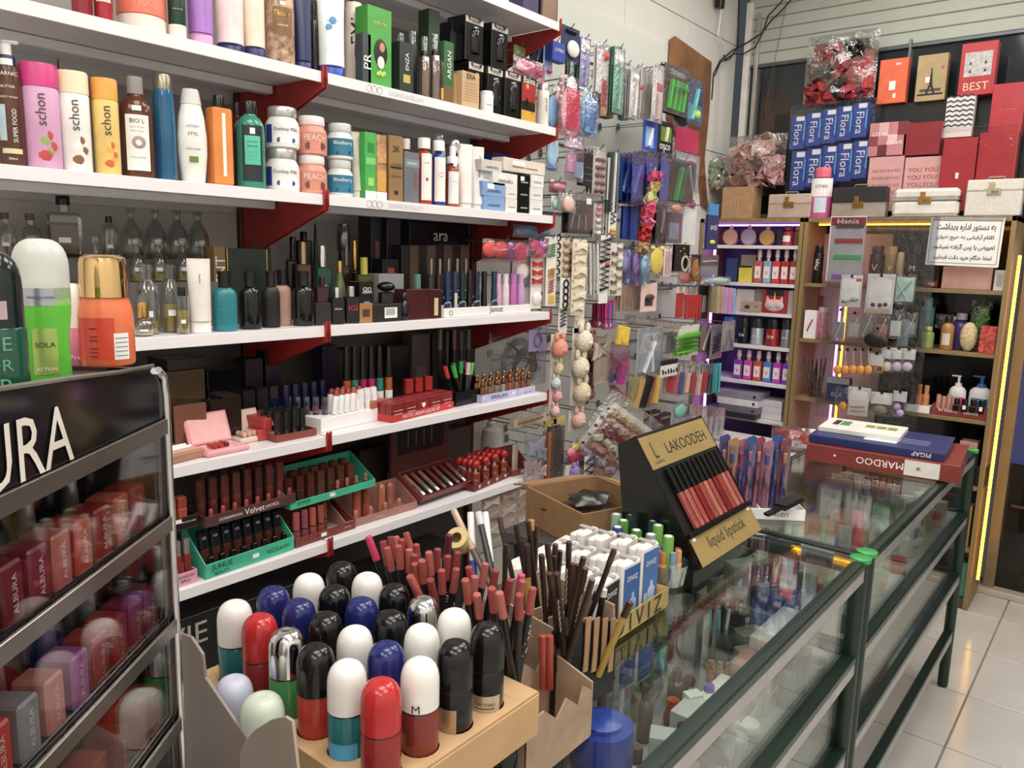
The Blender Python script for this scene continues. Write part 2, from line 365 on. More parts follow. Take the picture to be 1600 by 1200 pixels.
# ---- shelving on the left wall
SZ = [2.355, 2.025, 1.738, 1.413, 1.128, .842]; JY, EY, Y0 = 1.225, 2.175, -.675
RED = mt('#a8201c', .35, v=.04); SHW = mt('#e9e6ea', .35, v=.02, s=6); BACKP = mt('#8e8a88', .5, v=.04)
def wpos(x, y, z): return (x - XW, y - JY, z)
LIP = .026
LEV = ['top', 'second', 'third', 'fourth', 'fifth', 'lowest']
su = E('shelving_frame', 'dark red uprights and grey back panels of the wall shelving', 'shelving', (XW, JY, 0))
SH = {}
for zi, z in enumerate(SZ):
    for bi, (a, b) in enumerate(((JY - .95, JY), (JY, EY))):
        if zi == 0 and bi == 0: continue
        s = E('wall_shelf', f'white metal shelf with red brackets, {LEV[zi]} level, bay {("nearer the nail polish stand", "ending at the hanging goods")[bi]}', 'shelf', ((XF + XW) / 2 + .002, (a + b) / 2, z)); SH[zi, bi] = s
        P('board', box(.372, b - a - .006, .012, .001), SHW, s, (0, 0, -.0128))
        P('lip', box(.004, b - a - .006, LIP, .001), SHW, s, (.1865, 0, -LIP - .0008)); P('stiffener', box(.03, b - a - .02, .02, .002), SHW, s, (-.02, 0, -.034))
        for e in ((-1, 1) if bi == 0 else (-1, 1)):
            y = e * ((b - a) / 2 - .005) + (.003 * e if bi == 1 and e == 1 else 0)
            me = prism([(0, -.004), (0, -.001), (.365, -.001), (.385, -.001), (.385, -.026), (.36, -.034), (.02, -.155), (0, -.16)], .0025)
            P('bracket', me, RED, s, (-.1905, y, -.0128))
            P('bracket_tab', prism([(0, -.034), (0, .004), (.004, .012), (.007, .012), (.007, -.03)], .005), RED, s, (.1875, y, 0))
for y in (JY - .95, JY, EY): P('upright', box(.022, .025, 2.5, .002), mt('#5e1a18', .4), su, wpos(XW + .014, y, 0))
for a, b in ((JY - .95, JY), (JY, EY)):
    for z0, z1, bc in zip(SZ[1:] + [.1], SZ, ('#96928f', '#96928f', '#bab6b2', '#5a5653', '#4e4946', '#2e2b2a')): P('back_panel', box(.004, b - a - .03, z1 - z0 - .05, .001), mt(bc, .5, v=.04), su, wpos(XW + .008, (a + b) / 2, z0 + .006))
for a, b in ((JY - .95, JY), (JY, EY)): P('plinth', box(.37, b - a, .1, .003), SHW, su, wpos((XF + XW) / 2 + .006, (a + b) / 2, 0))
# embossed mark on two of the lips
for zi in (1, 2):
    m = mt('#c9c6cb', .4, v=.02); q = SH[zi, 1]; yo = -.475
    o = lettering(q, 'DONYAYELUX', .125, 0, m, h=.011, name='embossed_mark'); o.location = (.1895, yo + .27, -.014); o.rotation_euler = (0, 0, R9)
    for k in range(3): P('embossed_ring', lathe([(.8, 0), (1, 0), (1, 1), (.8, 1)], .010, .001, 14), m, q, (.1885, yo + .14 + k * .018, -.014), (0, PI / 2, 0))
# ---- two glass counters
GRN = mt('#122b22', .3, v=.15, s=30); CGRN = mt('#159a48', .35); GLS = mt('#f6faf8', .02, 0, 'glass', 0, 1, 0, .015, .12); EDG = mt('#9fd2bd', .15); ALG = mt('#b0b2b0', .35, .5)
CT, CX0, CX1 = .942, -.893, -.432
def counter(label, ya, yb, nshelf):
    o = E('glass_counter', label, 'counter', ((CX0 + CX1) / 2, (ya + yb) / 2, 0)); w = CX1 - CX0; d = yb - ya
    for sx in (-1, 1):
        for sy in (-1, 1):
            p = P('post', lathe(PR['cyl'], .019, CT - .01, 14), GRN, o, (sx * (w / 2 - .006), sy * (d / 2 - .024), 0))
            P('post_cap', lathe(PR['cap'], .0235, .010, 20), CGRN, p, (0, 0, CT - .01))
        for z in (CT - .045, .668, .432, .2):
            r = P('rail', box(.028, d - .06, .020, .003), GRN, o, (sx * (w / 2 - .005), 0, z + .02)); P('rail_trim', box(.024, d - .06, .028, .001), ALG, r, (sx * .001, 0, -.0285))
    for sy in (-1, 1):
        for z in (CT - .045, .668, .432): P('rail', box(w - .05, .026, .038, .004), GRN, o, (0, sy * (d / 2 - .02), z))
    P('glass_top', box(w - .016, d - .03, .006, .0005), GLS, o, (0, 0, CT - .0065)); 
    P('glass_front', box(.004, d - .07, .20, .0005), GLS, o, (w / 2 - .012, 0, .695)); P('glass_front', box(.004, d - .07, .19, .0005), GLS, o, (w / 2 - .012, 0, .475))
    P('inner_shelf', box(w - .05, d - .06, .006, .0005), mt('#8f918e' if nshelf == 2 else '#c2c2bc', .2, v=.05), o, (0, 0, .69)); P('inner_shelf', box(w - .05, d - .06, .006, .0005), mt('#a4a6a2', .2, v=.05), o, (0, 0, .452))
    P('back_board', box(.006, d - .06, .44, .001), mt('#8d8a84', .5), o, (-w / 2 + .012, 0, .456))
    return o
counter('dark green framed glass counter in front of the roll-on tray', -.2, 1.848, 2)
counter('dark green framed glass counter carrying the thick red binder', 1.852, 3.265, 3)
# ================================================================ cabinets on the back wall
WD = mt('#8d7448', .45, v=.18, s=25, k='wood'); WDD = mt('#5b4a30', .5, v=.2, s=25, k='wood'); CW = mt('#dcd6dc', .4, v=.02); DRK = mt('#1a1614', .35)
PUR = glow('#b070ff', 9); GOL = glow('#ffb030', 10); PNK = glow('#e8a0ff', 5)
ZL = [1.69, 1.492, 1.336, 1.158, .961, .758]; ZR = [1.503, 1.219, .912, .60, .30]
CTOP = 1.83
def cabinet(label, x0, x1, zs, sm, back, lip):
    o = E('display_cabinet', label, 'cabinet', ((x0 + x1) / 2, YB + .15, 0)); w = x1 - x0
    P('side_panel', box(.02, .3, CTOP, .001), WD, o, (-w / 2 + .01, 0, 0)); P('side_panel', box(.02, .3, CTOP, .001), WD, o, (w / 2 - .01, 0, 0))
    P('top', box(w, .3, .022, .001), WD, o, (0, 0, CTOP - .022)); P('plinth', box(w - .04, .28, .05, .001), WDD, o, (0, 0, 0)); P('back', box(w - .04, .008, CTOP - .08, 0), back, o, (0, .145, .05))
    for z in zs:
        s = P('shelf', box(w - .042, .28, .014, .001), sm, o, (0, 0, z - .0148)); P('edge_strip', box(w - .042, .006, .018, .001), lip, s, (0, -.1435, -.004))
    return o
cl = cabinet('narrow cabinet with purple lit white shelves of body sprays', -1.975, -1.408, ZL, CW, mt('#3a2c48', .4), CW)
cr = cabinet('wide wooden cabinet with amber light strips holding the white Persian notice', -1.404, -.487, ZR, WD, mt('#120f0e', .12), WD)
for dx, c in ((-.235, PUR),): P('light_strip', box(.012, .008, 1.2, 0), c, cl, (dx, -.05, .62))
P('light_strip', box(.5, .01, .008, 0), PUR, cl, (0, -.06, CTOP - .036)); P('light_strip', box(.80, .01, .008, 0), GOL, cr, (0, -.1, CTOP - .036))
P('light_strip', box(.01, .008, 1.25, 0), PNK, cr, (-.435 + .14, .02, .55)); P('light_strip', box(.01, .008, 1.25, 0), glow('#ffb030', 6), cr, (-.435 + .165, .03, .55))
P('light_strip', box(.012, .006, 1.50, 0), GOL, cr, (.4585 + .026, -.135, .16))
P('white_backing', box(.34, .006, 1.7, 0), mt('#b5aeae', .5), cr, (-.27, .13, .06))
# ================================================================ the two upper shelves in view (bath and hair goods)
Z2, Z3 = SZ[1], SZ[2]
def col(h, r=.35, **k): return mt(h, r, **k)
def tubeitem(label, loc, rz, r, h, mb, mc, capf=.16, name='tube', lab=(), inv=False, cat='tube', g=None):
    """soft tube standing on its cap"""
    o = E(name, label, cat, loc, rz, g)
    P('cap', lathe(PR['cap'], r, h * capf, 18, .82), mc, o); P('body', crimp(r * 1.02, h * (1 - capf)), mb, o, (0, 0, h * capf))
    for l in lab: lettering(o, l[0], l[2] * (h if len(l) > 4 and l[4] in (1, -1) else r), l[1] * h, l[3], r * 1.0, y=0, vert=l[4] if len(l) > 4 else 0, oval=max(.2, 1 - (l[1] * 1.05)) if len(l) < 6 else l[5])
    return o
def LT(label, x0, x1, yt, z, d, mb, mc, capf=.16, lab=(), **k):
    p, r, h = rndX(x0, x1, yt, z, d); return tubeitem(label, p, RT, r, h, mb, mc, capf, lab=lab, **k)
# --- shelf 2, tall goods running out of the frame (their tops lie above the picture)
def TB(label, x0, x1, hh, d, body, m, cap=None, cat='bottle', **k):
    p, r, h = rndX(x0, x1, 20, Z2, d); return bottle(label, cat, p, RT, r, hh, body, m, cap, **k)
TB('dark red shower gel bottle with white cap beside coral jar', 112, 146, .19, .03, 'shoulder', col('#8e1f28', .15), ('cap', .82, .5, WHT))
TB('crimson bottle with pale label beside coral jar', 147, 178, .19, .03, 'shoulder', col('#a8242c', .15), ('cap', .82, .5, WHT), lab=[('p', .2, .7, 1.6, col('#e8c8c0'))])
p, r, h = rndX(180, 262, 20, Z2, .02); o = E('jar', 'large coral hair mask jar with white base on upper shelf', 'jar', p, RT)
P('base', lathe(PR['cap'], r * .98, .035, 24), col('#e8dcd2', .3), o); P('body', lathe(PR['cyl'], r, .1, 24), col('#e8714e', .4), o, (0, 0, .033)); P('lid', lathe(PR['lid'], r * 1.03, .03, 24), col('#e0603c'), o, (0, 0, .133))
P('printed_label', patch(r + .0006, .075, .12, 1.3), col('#d8dcae'), o); lettering(o, '330G', r * .9, .055, col('#f0a080'), r)
TB('dark green jar with gold letters and cream base', 263, 291, .13, .02, 'cyl', col('#123a2c'), ('lid', .85, 1.02, BLK), cat='jar', lab=[('p', .0, .22, 3.1, col('#ece4d6')), ('t', 'TO', .72, .9, GLD), ('t', 'BODY BUTTER', .45, 1.1, PAP)])
p, r, h = rndX(294, 333, 20, Z2, .02); tubeitem('lilac hair tube standing on its pink cap', p, RT, r, .2, col('#a86cc8'), col('#e09ad0'), .13, lab=[('HAIR', .34, 1.2, INK, 0, .75), ('THE', .5, 1.1, INK, 0, .6)])
p, r, h = rndX(337, 381, 20, Z2, .02); tubeitem('cream and pink tube on navy cap with upright lettering', p, RT, r, .2, col('#f0d4d0'), col('#1c2660'), .1, lab=[('VEVROGUA', .5, .5, col('#7a3a5a'), 1, .55), ('Eye Soothing', .2, .9, INK, 0, .8)])
p, r, h = rndX(380, 414, 20, Z2, .02); tubeitem('peach tube on navy cap beside the flowered bottle', p, RT, r, .19, col('#f2d8c2'), col('#1e2a6c'), .13)
o = TB('clear bottle with brown blossom print and gold lettering', 414, 461, .2, .015, 'cyl', mt('#b89478', .2, s=60, v=.6), ('cap', .86, .5, GLD), lab=[('p', .32, .62, 1.4, col('#8a6238')), ('t', 'Eloxin', .55, 1.2, GLD), ('p', .64, .68, .4, STK), ('t', 'PERFUME', .42, .7, PAP)])
p, r, h = rndX(459, 486, 20, Z2, .02); tubeitem('navy hand cream tube with white figure five', p, RT, r, .2, col('#20285c'), col('#2a3470'), .1, lab=[('Drvaga', .47, 1.1, PAP, 0, .6), ('5', .33, .3, PAP, 0, .7)])
TB('slim dark bottle half hidden behind the navy tube', 482, 499, .17, .06, 'shoulder', col('#241c1a', .2), ('cap', .85, .5, BLK))
p, r, h = rndX(496, 538, 20, Z2, .02); o = tubeitem('white tube with blue flowers standing on blue cap', p, RT, r, .21, col('#e8eef2'), col('#1846b8'), .13, lab=[('MASK', .62, .9, col('#2a5aa8'), 0, .5), ('VOLUME', .28, 1.2, col('#2a4a98'), 0, .8)])
for k in range(4): P('flower', lathe([(0, 0), (1, 0), (.7, 1), (0, 1)], r * .3, .0008, 8), col('#5a9ad0'), o, (r * (-.3 + .3 * (k % 2)), -r * .6 + k * .0003, .08 + .018 * k), (PI / 2, 0, 0))
LB('cream pump bottle with purple round emblem', 'bottle', 538, 568, -20, Z2, .075, body='slim', bm_=col('#ecdccf'), cap=('taper', .84, .4, BLK, 'pump'), lab=[('t', 'EMI', .55, .25, INK, 1), ('p', .3, .42, .5, col('#7a5a90'))])
LC('slate grey carton squeezed beside the green oil box', 'box', 567, 580, 52, Z2, .02, .03, col('#3c4448'), lab=[('t', 'PR', .45, .3, PAP, 1)])
o = LC('tall green hair oil box with a dark haired portrait', 'box', 575, 612, 12, Z2, .02, .05, col('#3fa435'), lab=[('t', 'HAIR OIL', .8, .6, col('#d8c83c'))])
w = .062; P('hair', ball(.023, 1, .03, 1.5), col('#1a1210'), o, (.002, -.0255, .05)); P('face', ball(.009, 1, .03, 1.3), col('#c98f70'), o, (.006, -.0267, .087)); P('dress', ball(.012, 1, .03, 1.3), col('#e6e2d8'), o, (.002, -.0267, .045))
for k in range(4): P('amla_fruit', ball(.006, 1, .25, 1), col('#b4d24a'), o, (-.008 + .007 * k, -.0268, .025 + .004 * (k % 2)))
o = LC('black carton with yellow tree and vertical word', 'box', 625, 646, 66, Z2, .015, .035, col('#28302f'), lab=[('t', 'ENZA', .62, .34, PAP, 1), ('p', .2, .36, .5, col('#c8b24a'))])
for k, (a, b, y) in enumerate(((618, 633, 53), (637, 652, 50))): LB(f'clear capped dark bottle behind the tree carton, {ORD[k]} toward the door', 'bottle', a, b, y, Z2, .07, body='cyl', bm_=col('#2a3130'), cap=('lid', .8, .8, film('#dfe6e6')))
LC('tall dark green carton standing behind two clear sprays', 'box', 670, 687, 15, Z2, .09, .045, col('#1f3a20'), lab=[('t', 'ARGAN', .55, .4, PAP, 1)])
for k, (a, b, y, w_) in enumerate(((654, 672, 58, 'shorter'), (671, 688, 54, 'taller'))):
    p, r, h = rndX(a, b, y, Z2, .015); o = E('spray_bottle', f'clear mist spray bottle with black collar, {w_} of the pair', 'bottle', p, RT)
    P('body', lathe(PR['slim'], r, h * .68, 16), mt('#7a6258', .08, v=.1), o); P('shine', lathe(PR['slim'], r * 1.04, h * .68, 16), film('#f0e8e4', .6), o); P('collar', lathe(PR['cap'], r * .62, h * .09, 14), BLK, o, (0, 0, h * .68)); P('overcap', lathe(PR['cap'], r * .55, h * .23, 14), film('#e8eef0', .6), o, (0, 0, h * .77))
    P('price_sticker', patch(r * 1.06, h * .6, h * .66, .8), STK, o)
LB('small brown and gold serum bottle behind green carton', 'bottle', 684, 698, 72, Z2, .02, body='shoulder', bm_=col('#4a3a24', .2), cap=('cap', .8, .5, mt('#4a4a48', .3)), lab=[('p', .05, .25, 2, GLD)])
LC('green and brown carton with upright pale word', 'box', 694, 709, 65, Z2, .02, .04, col('#2f6a34'), lab=[('p', 0, .28, 1.02, col('#7a5a34')), ('t', 'ARGAN', .62, .45, PAP, 1)])
def hairbox(label, x0, x1, yt, z, d):
    o = LC(label, 'box', x0, x1, yt, z, d, .075, BLK, lab=[('p', .84, .97, .98, col('#d8cfc6'))]); X, a, b, h = spanX(x0, x1, yt, z, d); w = b - a
    for s in (-.3, .3): P('portrait', ball(.005, 1, .1, 1.2), col('#3a2a22'), o, (s * w, -.0385, h * .905))
    P('window', box(w * .62, .0008, h * .62, 0), col('#30302f', .2), o, (.06 * w, -.038, h * .18)); P('bottle', lathe(PR['shoulder'], w * .26, h * .6, 12), mt('#1a1a1c', .08), o, (.06 * w, -.03, h * .19)); P('bottle_cap', lathe(PR['cap'], w * .2, h * .12, 12), mt('#6a6c70', .15, .8), o, (.06 * w, -.0305, h * .66))
    lettering(o, '1001', w * .42, h * .4, PAP, y=-.0405, x=.06 * w); lettering(o, 'HAIR', w * .6, h * .91, INK, y=-.0392)
    for k in range(9): lettering(o, '-- ---- ---', .028, h * (.72 - k * .055), PAP, y=0).rotation_euler = (0, 0, -PI / 2); o.children[-1].location = (-w / 2 - .0006, 0, 0)
    return o
h1 = max(spanX(732, 755, 97, Z2, .045)[3], spanX(762, 785, 105, Z2, .03)[3], spanX(789, 813, 112, Z2, .02)[3]) + .001
hairbox('black hair fibre box with portraits, on top of the tan carton row', 727, 755, 26, Z2 + h1, .05); hairbox('black hair fibre box with portraits, top one nearest the shelf end', 768, 793, 38, Z2 + h1, .05)
hairbox('black hair fibre box under the upper one, behind tan carton', 732, 755, 97, Z2, .045); hairbox('black hair fibre box beside the small white bottle', 762, 785, 105, Z2, .03); hairbox('black hair fibre box lowest, beside the red and yellow carton', 789, 813, 112, Z2, .02)
LC('plain black carton standing against the tall hair boxes', 'box', 706, 722, 34, Z2, .1, .06, col('#161616'))
o = LC('tan kraft hair colour carton with small print', 'box', 722, 749, 113, Z2, .012, .05, col('#c9a478', .6), lab=[('t', 'ERA', .88, .5, INK)] + [('t', '~~~ ~~ ~~~', .2 + .08 * k, .75, col('#6a4a30')) for k in range(7)])
LC('orange tan carton behind the kraft hair colour carton', 'box', 709, 718, 116, Z2, .03, .05, col('#b98a58', .6))
LB('small white bottle with tiny lettering before black boxes', 'bottle', 749, 771, 143, Z2, .01, body='cyl', bm_=WHT, cap=('cap', .8, .9, WHT), lab=[('t', 'PENSE', .35, .9, INK), ('t', 'w xh', .55, .6, col('#8a3a5a'))])
o = LC('red, black and yellow hair colour carton with dancer', 'box', 815, 837, 120, Z2, .015, .05, col('#1a1412'), lab=[('p', .86, .99, 1, col('#2a2622')), ('p', .45, .84, .98, col('#a8241c')), ('p', 0, .25, 1, col('#d8a024')), ('t', 'Balea', .92, .8, PAP), ('t', 'ANDROM', .38, .4, GLD, 1, .25)])
P('sun', ball(.008, 1, .08, 1), col('#ff8a3a'), o, (-.008, -.026, .1)); P('dancer', ball(.006, 1, .1, 2.), BLK, o, (-.01, -.0265, .05))
LB('white bottle with silver cap at the shelf end', 'bottle', 838, 858, 131, Z2, .02, body='cyl', bm_=col('#e6dfd4'), cap=('cap', .84, .9, mt('#b8b4ae', .25, .7)), lab=[('t', 'uno ml', .5, .3, col('#7a6a5a'), 1)])
# top shelf, two cartons just in frame
LC('dark carton with two painted figures on the top shelf', 'box', 846, 872, -30, SZ[0], .02, .06, col('#3a2c26'), lab=[('p', .05, .9, .85, col('#8a6850'))]); LC('violet carton on the top shelf beside the figure carton', 'box', 818, 842, -30, SZ[0], .02, .06, col('#3a2c5a'))
# --- shelf 3
p, r, h = rndX(-8, 38, 62, Z3, .035); o = E('pump_bottle', 'brown super food body wash bottle with white pump', 'bottle', p, RT); bw = col('#5a3422', .2)
P('body', lathe(PR['slim'], r, h * .78, 20), bw, o); P('collar', lathe(PR['cap'], r * .62, h * .1, 16), col('#252a58'), o, (0, 0, h * .77)); pm = P('pump', lathe(PR['cap'], r * .4, h * .1, 14), WHT, o, (0, 0, h * .86)); P('nozzle', box(r * 1.3, r * .6, h * .03, .003), WHT, pm, (r * .3, 0, h * .1))
for s, zf, w in (('GARNIC', .72, 1.5), ('BUTTER', .62, 1.), ('BODY WASH', .54, 1.3), ('300ml', .06, .6)): lettering(o, s, w * r, zf * h, PAP, r)
lettering(o, 'SUPER FOOD', .26 * h, .32 * h, PAP, r, 0, r * .3, 1); P('printed_label', patch(r + .0005, .2 * h, .48 * h, .6), col('#b8d2dc'), o, (0, 0, 0), (0, 0, -.6)); P('printed_label', patch(r + .0005, .1 * h, .14 * h, 1.5), col('#d8d2a0'), o); P('price_sticker', patch(r * .62 + .001, .79 * h, .84 * h, 1.4), STK, o)
def schon(label, x0, x1, yt, mb, mc, f1, f2, ty):
    p, r, h = rndX(x0, x1, yt, Z3, .015); o = bottle(label, 'bottle', p, RT, r, h, 'cyl', mb, ('cap', .78, 1.01, mc), lab=[('t', 'schon', .56, .3, col('#4a3a3a'), 1)], oval=.72)
    for k in range(5): P('fruit_print', ball(r * (.3 if k else .36), 1, .06, 1), f1 if k % 2 == 0 else f2, o, (r * (.1 + .18 * (k % 3)), -r * .72 * (.97 - .05 * (k % 3)), h * (.07 + .05 * k)))
    return o
schon('pink shampoo bottle with magenta cap and strawberry print', 33, 95, 101, col('#d9a0c8', .35), col('#d2257e'), col('#c83a3a'), col('#8ab05a'), 0)
schon('white shampoo bottle with cream cap and coconut print', 90, 142, 113, col('#f2ece6', .35), col('#efd9b6'), col('#8a5a3a'), col('#f4f0ea'), 0)
schon('yellow shampoo bottle with orange cap and mango print', 144, 187, 124, col('#ecc666', .35), col('#f0a01c'), col('#d8641e'), col('#e8b020'), 0)
p, r, h = rndX(186, 240, 121, Z3, .015); o = bottle('brown clear body wash with grey cap and white label', 'bottle', p, RT, r, h, 'shoulder', col('#5c3018', .12), ('cap', .83, .5, col('#8c8686')), oval=.7, lab=[('p', .07, .62, 1.5, PAP), ('t', 'BIO`L', .56, .9, INK), ('t', 'SILKY FLOW', .5, .9, col('#9a9292')), ('t', 'BODY WASH', .46, .8, col('#9a9292')), ('t', 'FLEUR & LAVENDE', .2, .9, col('#6a6262')), ('x', .66, .71, .55)])
P('oyster_print', lathe([(.5, 0), (1, 0), (.9, 1), (.5, 1)], r * .42, .001, 12), col('#a8948c'), o, (r * .05, -r * .705, .35 * h), (PI / 2, 0, 0))
LB('tall clear blue bottle with gold grey cap', 'bottle', 239, 275, 118, Z3, .03, body='slim', bm_=col('#1c5f86', .08), cap=('cap', .86, .85, mt('#9a907c', .25, .7)))
LB('white curved lotion bottle with frosted cap', 'bottle', 275, 324, 140, Z3, .012, body='curvy', bm_=col('#f2ede6'), cap=('taper', .84, .72, col('#cfcbc8', .3)), oval=.7, lab=[('t', 'HYDRA', .6, .8, INK), ('t', 'STYL', .52, .7, INK), ('t', 'BODY CARE', .36, .9, INK), ('p', .22, .28, .6, col('#6a8a2a'))])
LB('orange gel bottle with flat black cap', 'bottle', 325, 361, 150, Z3, .012, body='shoulder', bm_=col('#e8872a', .15), cap=('cap', .86, .5, BLK), sq=True, oval=.8, lab=[('p', .1, .8, .3, PAP)])
LB('dark red gel bottle behind the green one', 'bottle', 360, 382, 161, Z3, .09, body='shoulder', bm_=col('#5a1618', .15), cap=('cap', .86, .5, BLK))
o = LB('green silk body wash bottle with mint label', 'bottle', 368, 415, 159, Z3, .012, body='shoulder', bm_=col('#2a8a72', .12), cap=('cap', .86, .5, BLK), oval=.7, lab=[('p', .08, .72, 1.5, col('#1c2a30')), ('x', .62, .69, .35)])
p, r, h = rndX(368, 415, 159, Z3, .012); P('mint_label', patch(r + .0012, .27 * h, .6 * h, 1.1, 8, .7), col('#4ac8a8'), o)
for s, zf, w in (('Body Wash', .53, .75), ('Daily Silk', .48, .7), ('~~ ~~~ ~~', .41, .6), ('~~~~ ~~', .37, .6), ('~~ ~~ ~', .33, .5)): lettering(o, s, w * r, zf * h, INK, r + .0014, oval=.7)
def jar(label, x0, x1, yt, z, d, mb, ml, strip, txt, deco, g=None):
    p, r, h = rndX(x0, x1, yt, z, d); o = E('cream_jar', label, 'jar', p, RT, g)
    P('body', lathe([(0, 0), (.93, 0), (1, .04), (1, .72), (.96, .82), (.8, .97), (.8, 1), (0, 1)], r, h * .78, 22), mb, o); P('lid', lathe(PR['lid'], r * .86, h * .24, 22), ml, o, (0, 0, h * .77))
    P('printed_label', patch(r + .0006, h * .1, h * .58, 2.7, 12), strip, o); lettering(o, txt, r * 1.5, h * .44, deco[0], r + .0012)
    for k in range(deco[2]): P('label_picture', ball(r * deco[3], 1, .05, .8), deco[1] if k % 2 == 0 else deco[4], o, (r * (-.35 + .35 * k), -r * (.95 if k == 1 else .93), h * (.12 + .05 * (k % 2))))
    if deco[5]: P('label_edge', patch(r + .001, h * .12, h * .56, .5, 4), deco[5], o, (0, 0, 0), (0, 0, -1.1))
    return o
for nm, x0, x1, ys, mb, ml, stp, tx, dc in (('milk', 413, 468, (170, 234), col('#ece8e2'), mt('#c8c6c2', .25, .6), col('#f6f4f0'), 'Donkey Milk', (INK, col('#2a4a98'), 3, .2, col('#5a7ab8'), col('#24408c'))),
    ('peach', 461, 511, (184, 244), col('#e0937e'), col('#ece0dc'), col('#dc8a74'), 'PEACH', (col('#f4e4dc'), col('#7a3a28'), 3, .32, col('#e8a060'), None)),
    ('blueberry', 509, 552, (195, 251), col('#dfe4e4', .2), col('#c9cfd0', .2), col('#1c7a9c'), 'Blueberry', (PAP, col('#2a3a4a'), 3, .2, col('#dfe8ea'), None))):
    hs = []
    for k in (1, 0):
        zb = Z3 if k else Z3 + hs[0] + .001
        p, r, h = rndX(x0, x1, ys[k], zb, .012); hs.append(h)
        jar(f'{"lower" if k else "upper"} {nm} cream jar in the pair stacked by the red bracket', x0, x1, ys[k], zb, .012, mb, ml, stp, tx, dc)
# right bay of shelf 3
p, r, h = rndX(549, 571, 207, Z3, .03); tubeitem('white and tan cocoa tube with olive box behind', p, RT, r, h, col('#d8cfc0'), col('#e8e2d8'), .12, lab=[('COCOA', .5, 1., col('#8a4a24'), 0, .5)])
LC('olive green carton behind the cocoa tube', 'box', 548, 566, 205, Z3, .09, .03, col('#9aa45a')); P('brown_panel', patch(.0135, .05, .1, 1.4), col('#a86838'), bpy.data.objects['tube'] if 0 else E('cocoa_leaflet', 'brown cocoa leaflet tucked behind the tan tube', 'leaflet', p + V((-.02, .005, 0)), R9))
LC('green avocado cream box with white foot', 'box', 571, 588, 207, Z3, .012, .025, col('#3db24a'), lab=[('p', 0, .12, 1.02, PAP), ('p', .52, .62, .9, col('#7ad07a')), ('p', .2, .32, .5, col('#a8d86a')), ('p', .7, .85, .6, col('#2a8a3a'))])
LC('honey cream box with brown and gold swirls', 'box', 589, 604, 211, Z3, .012, .022, mt('#b98a5a', .4, s=50, v=.5), lab=[('p', 0, .12, 1.02, PAP), ('t', 'LAVERN', .56, .9, INK), ('p', .13, .45, .9, col('#d8a040'))])
LC('tan hair colour carton marked two K', 'box', 608, 630, 212, Z3, .012, .045, col('#94713f', .5), lab=[('t', '2K', .8, .5, INK), ('t', 'COLORBAR', .56, .8, col('#5a4020')), ('p', .5, .53, .8, INK), ('t', 'PERMANENT', .38, .7, INK), ('p', .1, .16, .25, INK)])
LC('slate grey carton with vertical word in dull red', 'box', 632, 655, 238, Z3, .012, .04, col('#6a7078', .5), lab=[('t', 'BARSAN', .78, .6, PAP), ('t', 'BLACK', .45, .3, col('#b84a5a'), -1, .25), ('p', .7, .86, .98, col('#7c8f9c'))])
LB('orange red bottle behind the grey carton', 'bottle', 626, 643, 217, Z3, .07, body='shoulder', bm_=col('#b83a20', .2), cap=('cap', .84, .75, WHT))
LB('red toner bottle with white cap and narrow label', 'bottle', 648, 676, 216, Z3, .012, body='shoulder', bm_=col('#a8301c', .12), cap=('cap', .84, .72, WHT), lab=[('p', .06, .76, 1.3, PAP), ('t', 'LANBENA', .62, .7, col('#c84a3a')), ('p', .35, .4, .3, col('#c83a3a'))])
LB('blue cleanser bottle with clear domed cap', 'bottle', 674, 696, 220, Z3, .012, body='shoulder', bm_=col('#1a3f92', .12), cap=('cap', .84, .85, WHT), lab=[('p', .06, .74, 2., PAP), ('t', 'Cleansing', .5, .9, col('#2a3a8a')), ('t', 'Foam', .45, .6, INK), ('x', .62, .68, .5)])
p, r, h = rndX(674, 696, 206, Z3, .07); bottle('frosted domed cap bottle behind the blue cleanser', 'bottle', p, RT, r, h, 'cyl', col('#b9b8b4', .2), ('dome', .8, .8, film('#e8eaec', .6)))
p, r, h = rndX(696, 717, 245, Z3, .012); o = bottle('amber foam cleanser bottle with brush head pump', 'bottle', p, RT, r, h, 'shoulder', col('#a84420', .15), ('cap', .86, .9, WHT), lab=[('p', .06, .7, 2., PAP), ('t', 'FACE FOAM', .5, .9, col('#c84a3a')), ('p', .8, .88, .6, STK)])
P('pump', lathe(PR['cap'], r * .5, .03, 12), WHT, o, (0, 0, h)); P('brush_head', ball(r * .85, 1, .55, 1.2), film('#f4f4f4', .6, b=.3), o, (.008, 0, h + .012))
p, r, h = rndX(714, 738, 225, Z3, .012); tubeitem('white cone shaped tube beside the foam pump', p, RT, r, h, col('#efe9e2'), col('#e4dfd8'), .08)
p, r, h = rndX(733, 756, 229, Z3, .02); tubeitem('white sunscreen tube with faint grey print', p, RT, r, h, col('#e9e5e0'), col('#dcd8d2'), .08, lab=[('SUN~ ~~~', .4, .9, col('#6a6a70'), 1, .6), ('___', .2, .8, col('#8a8a90'), 0, .8)])
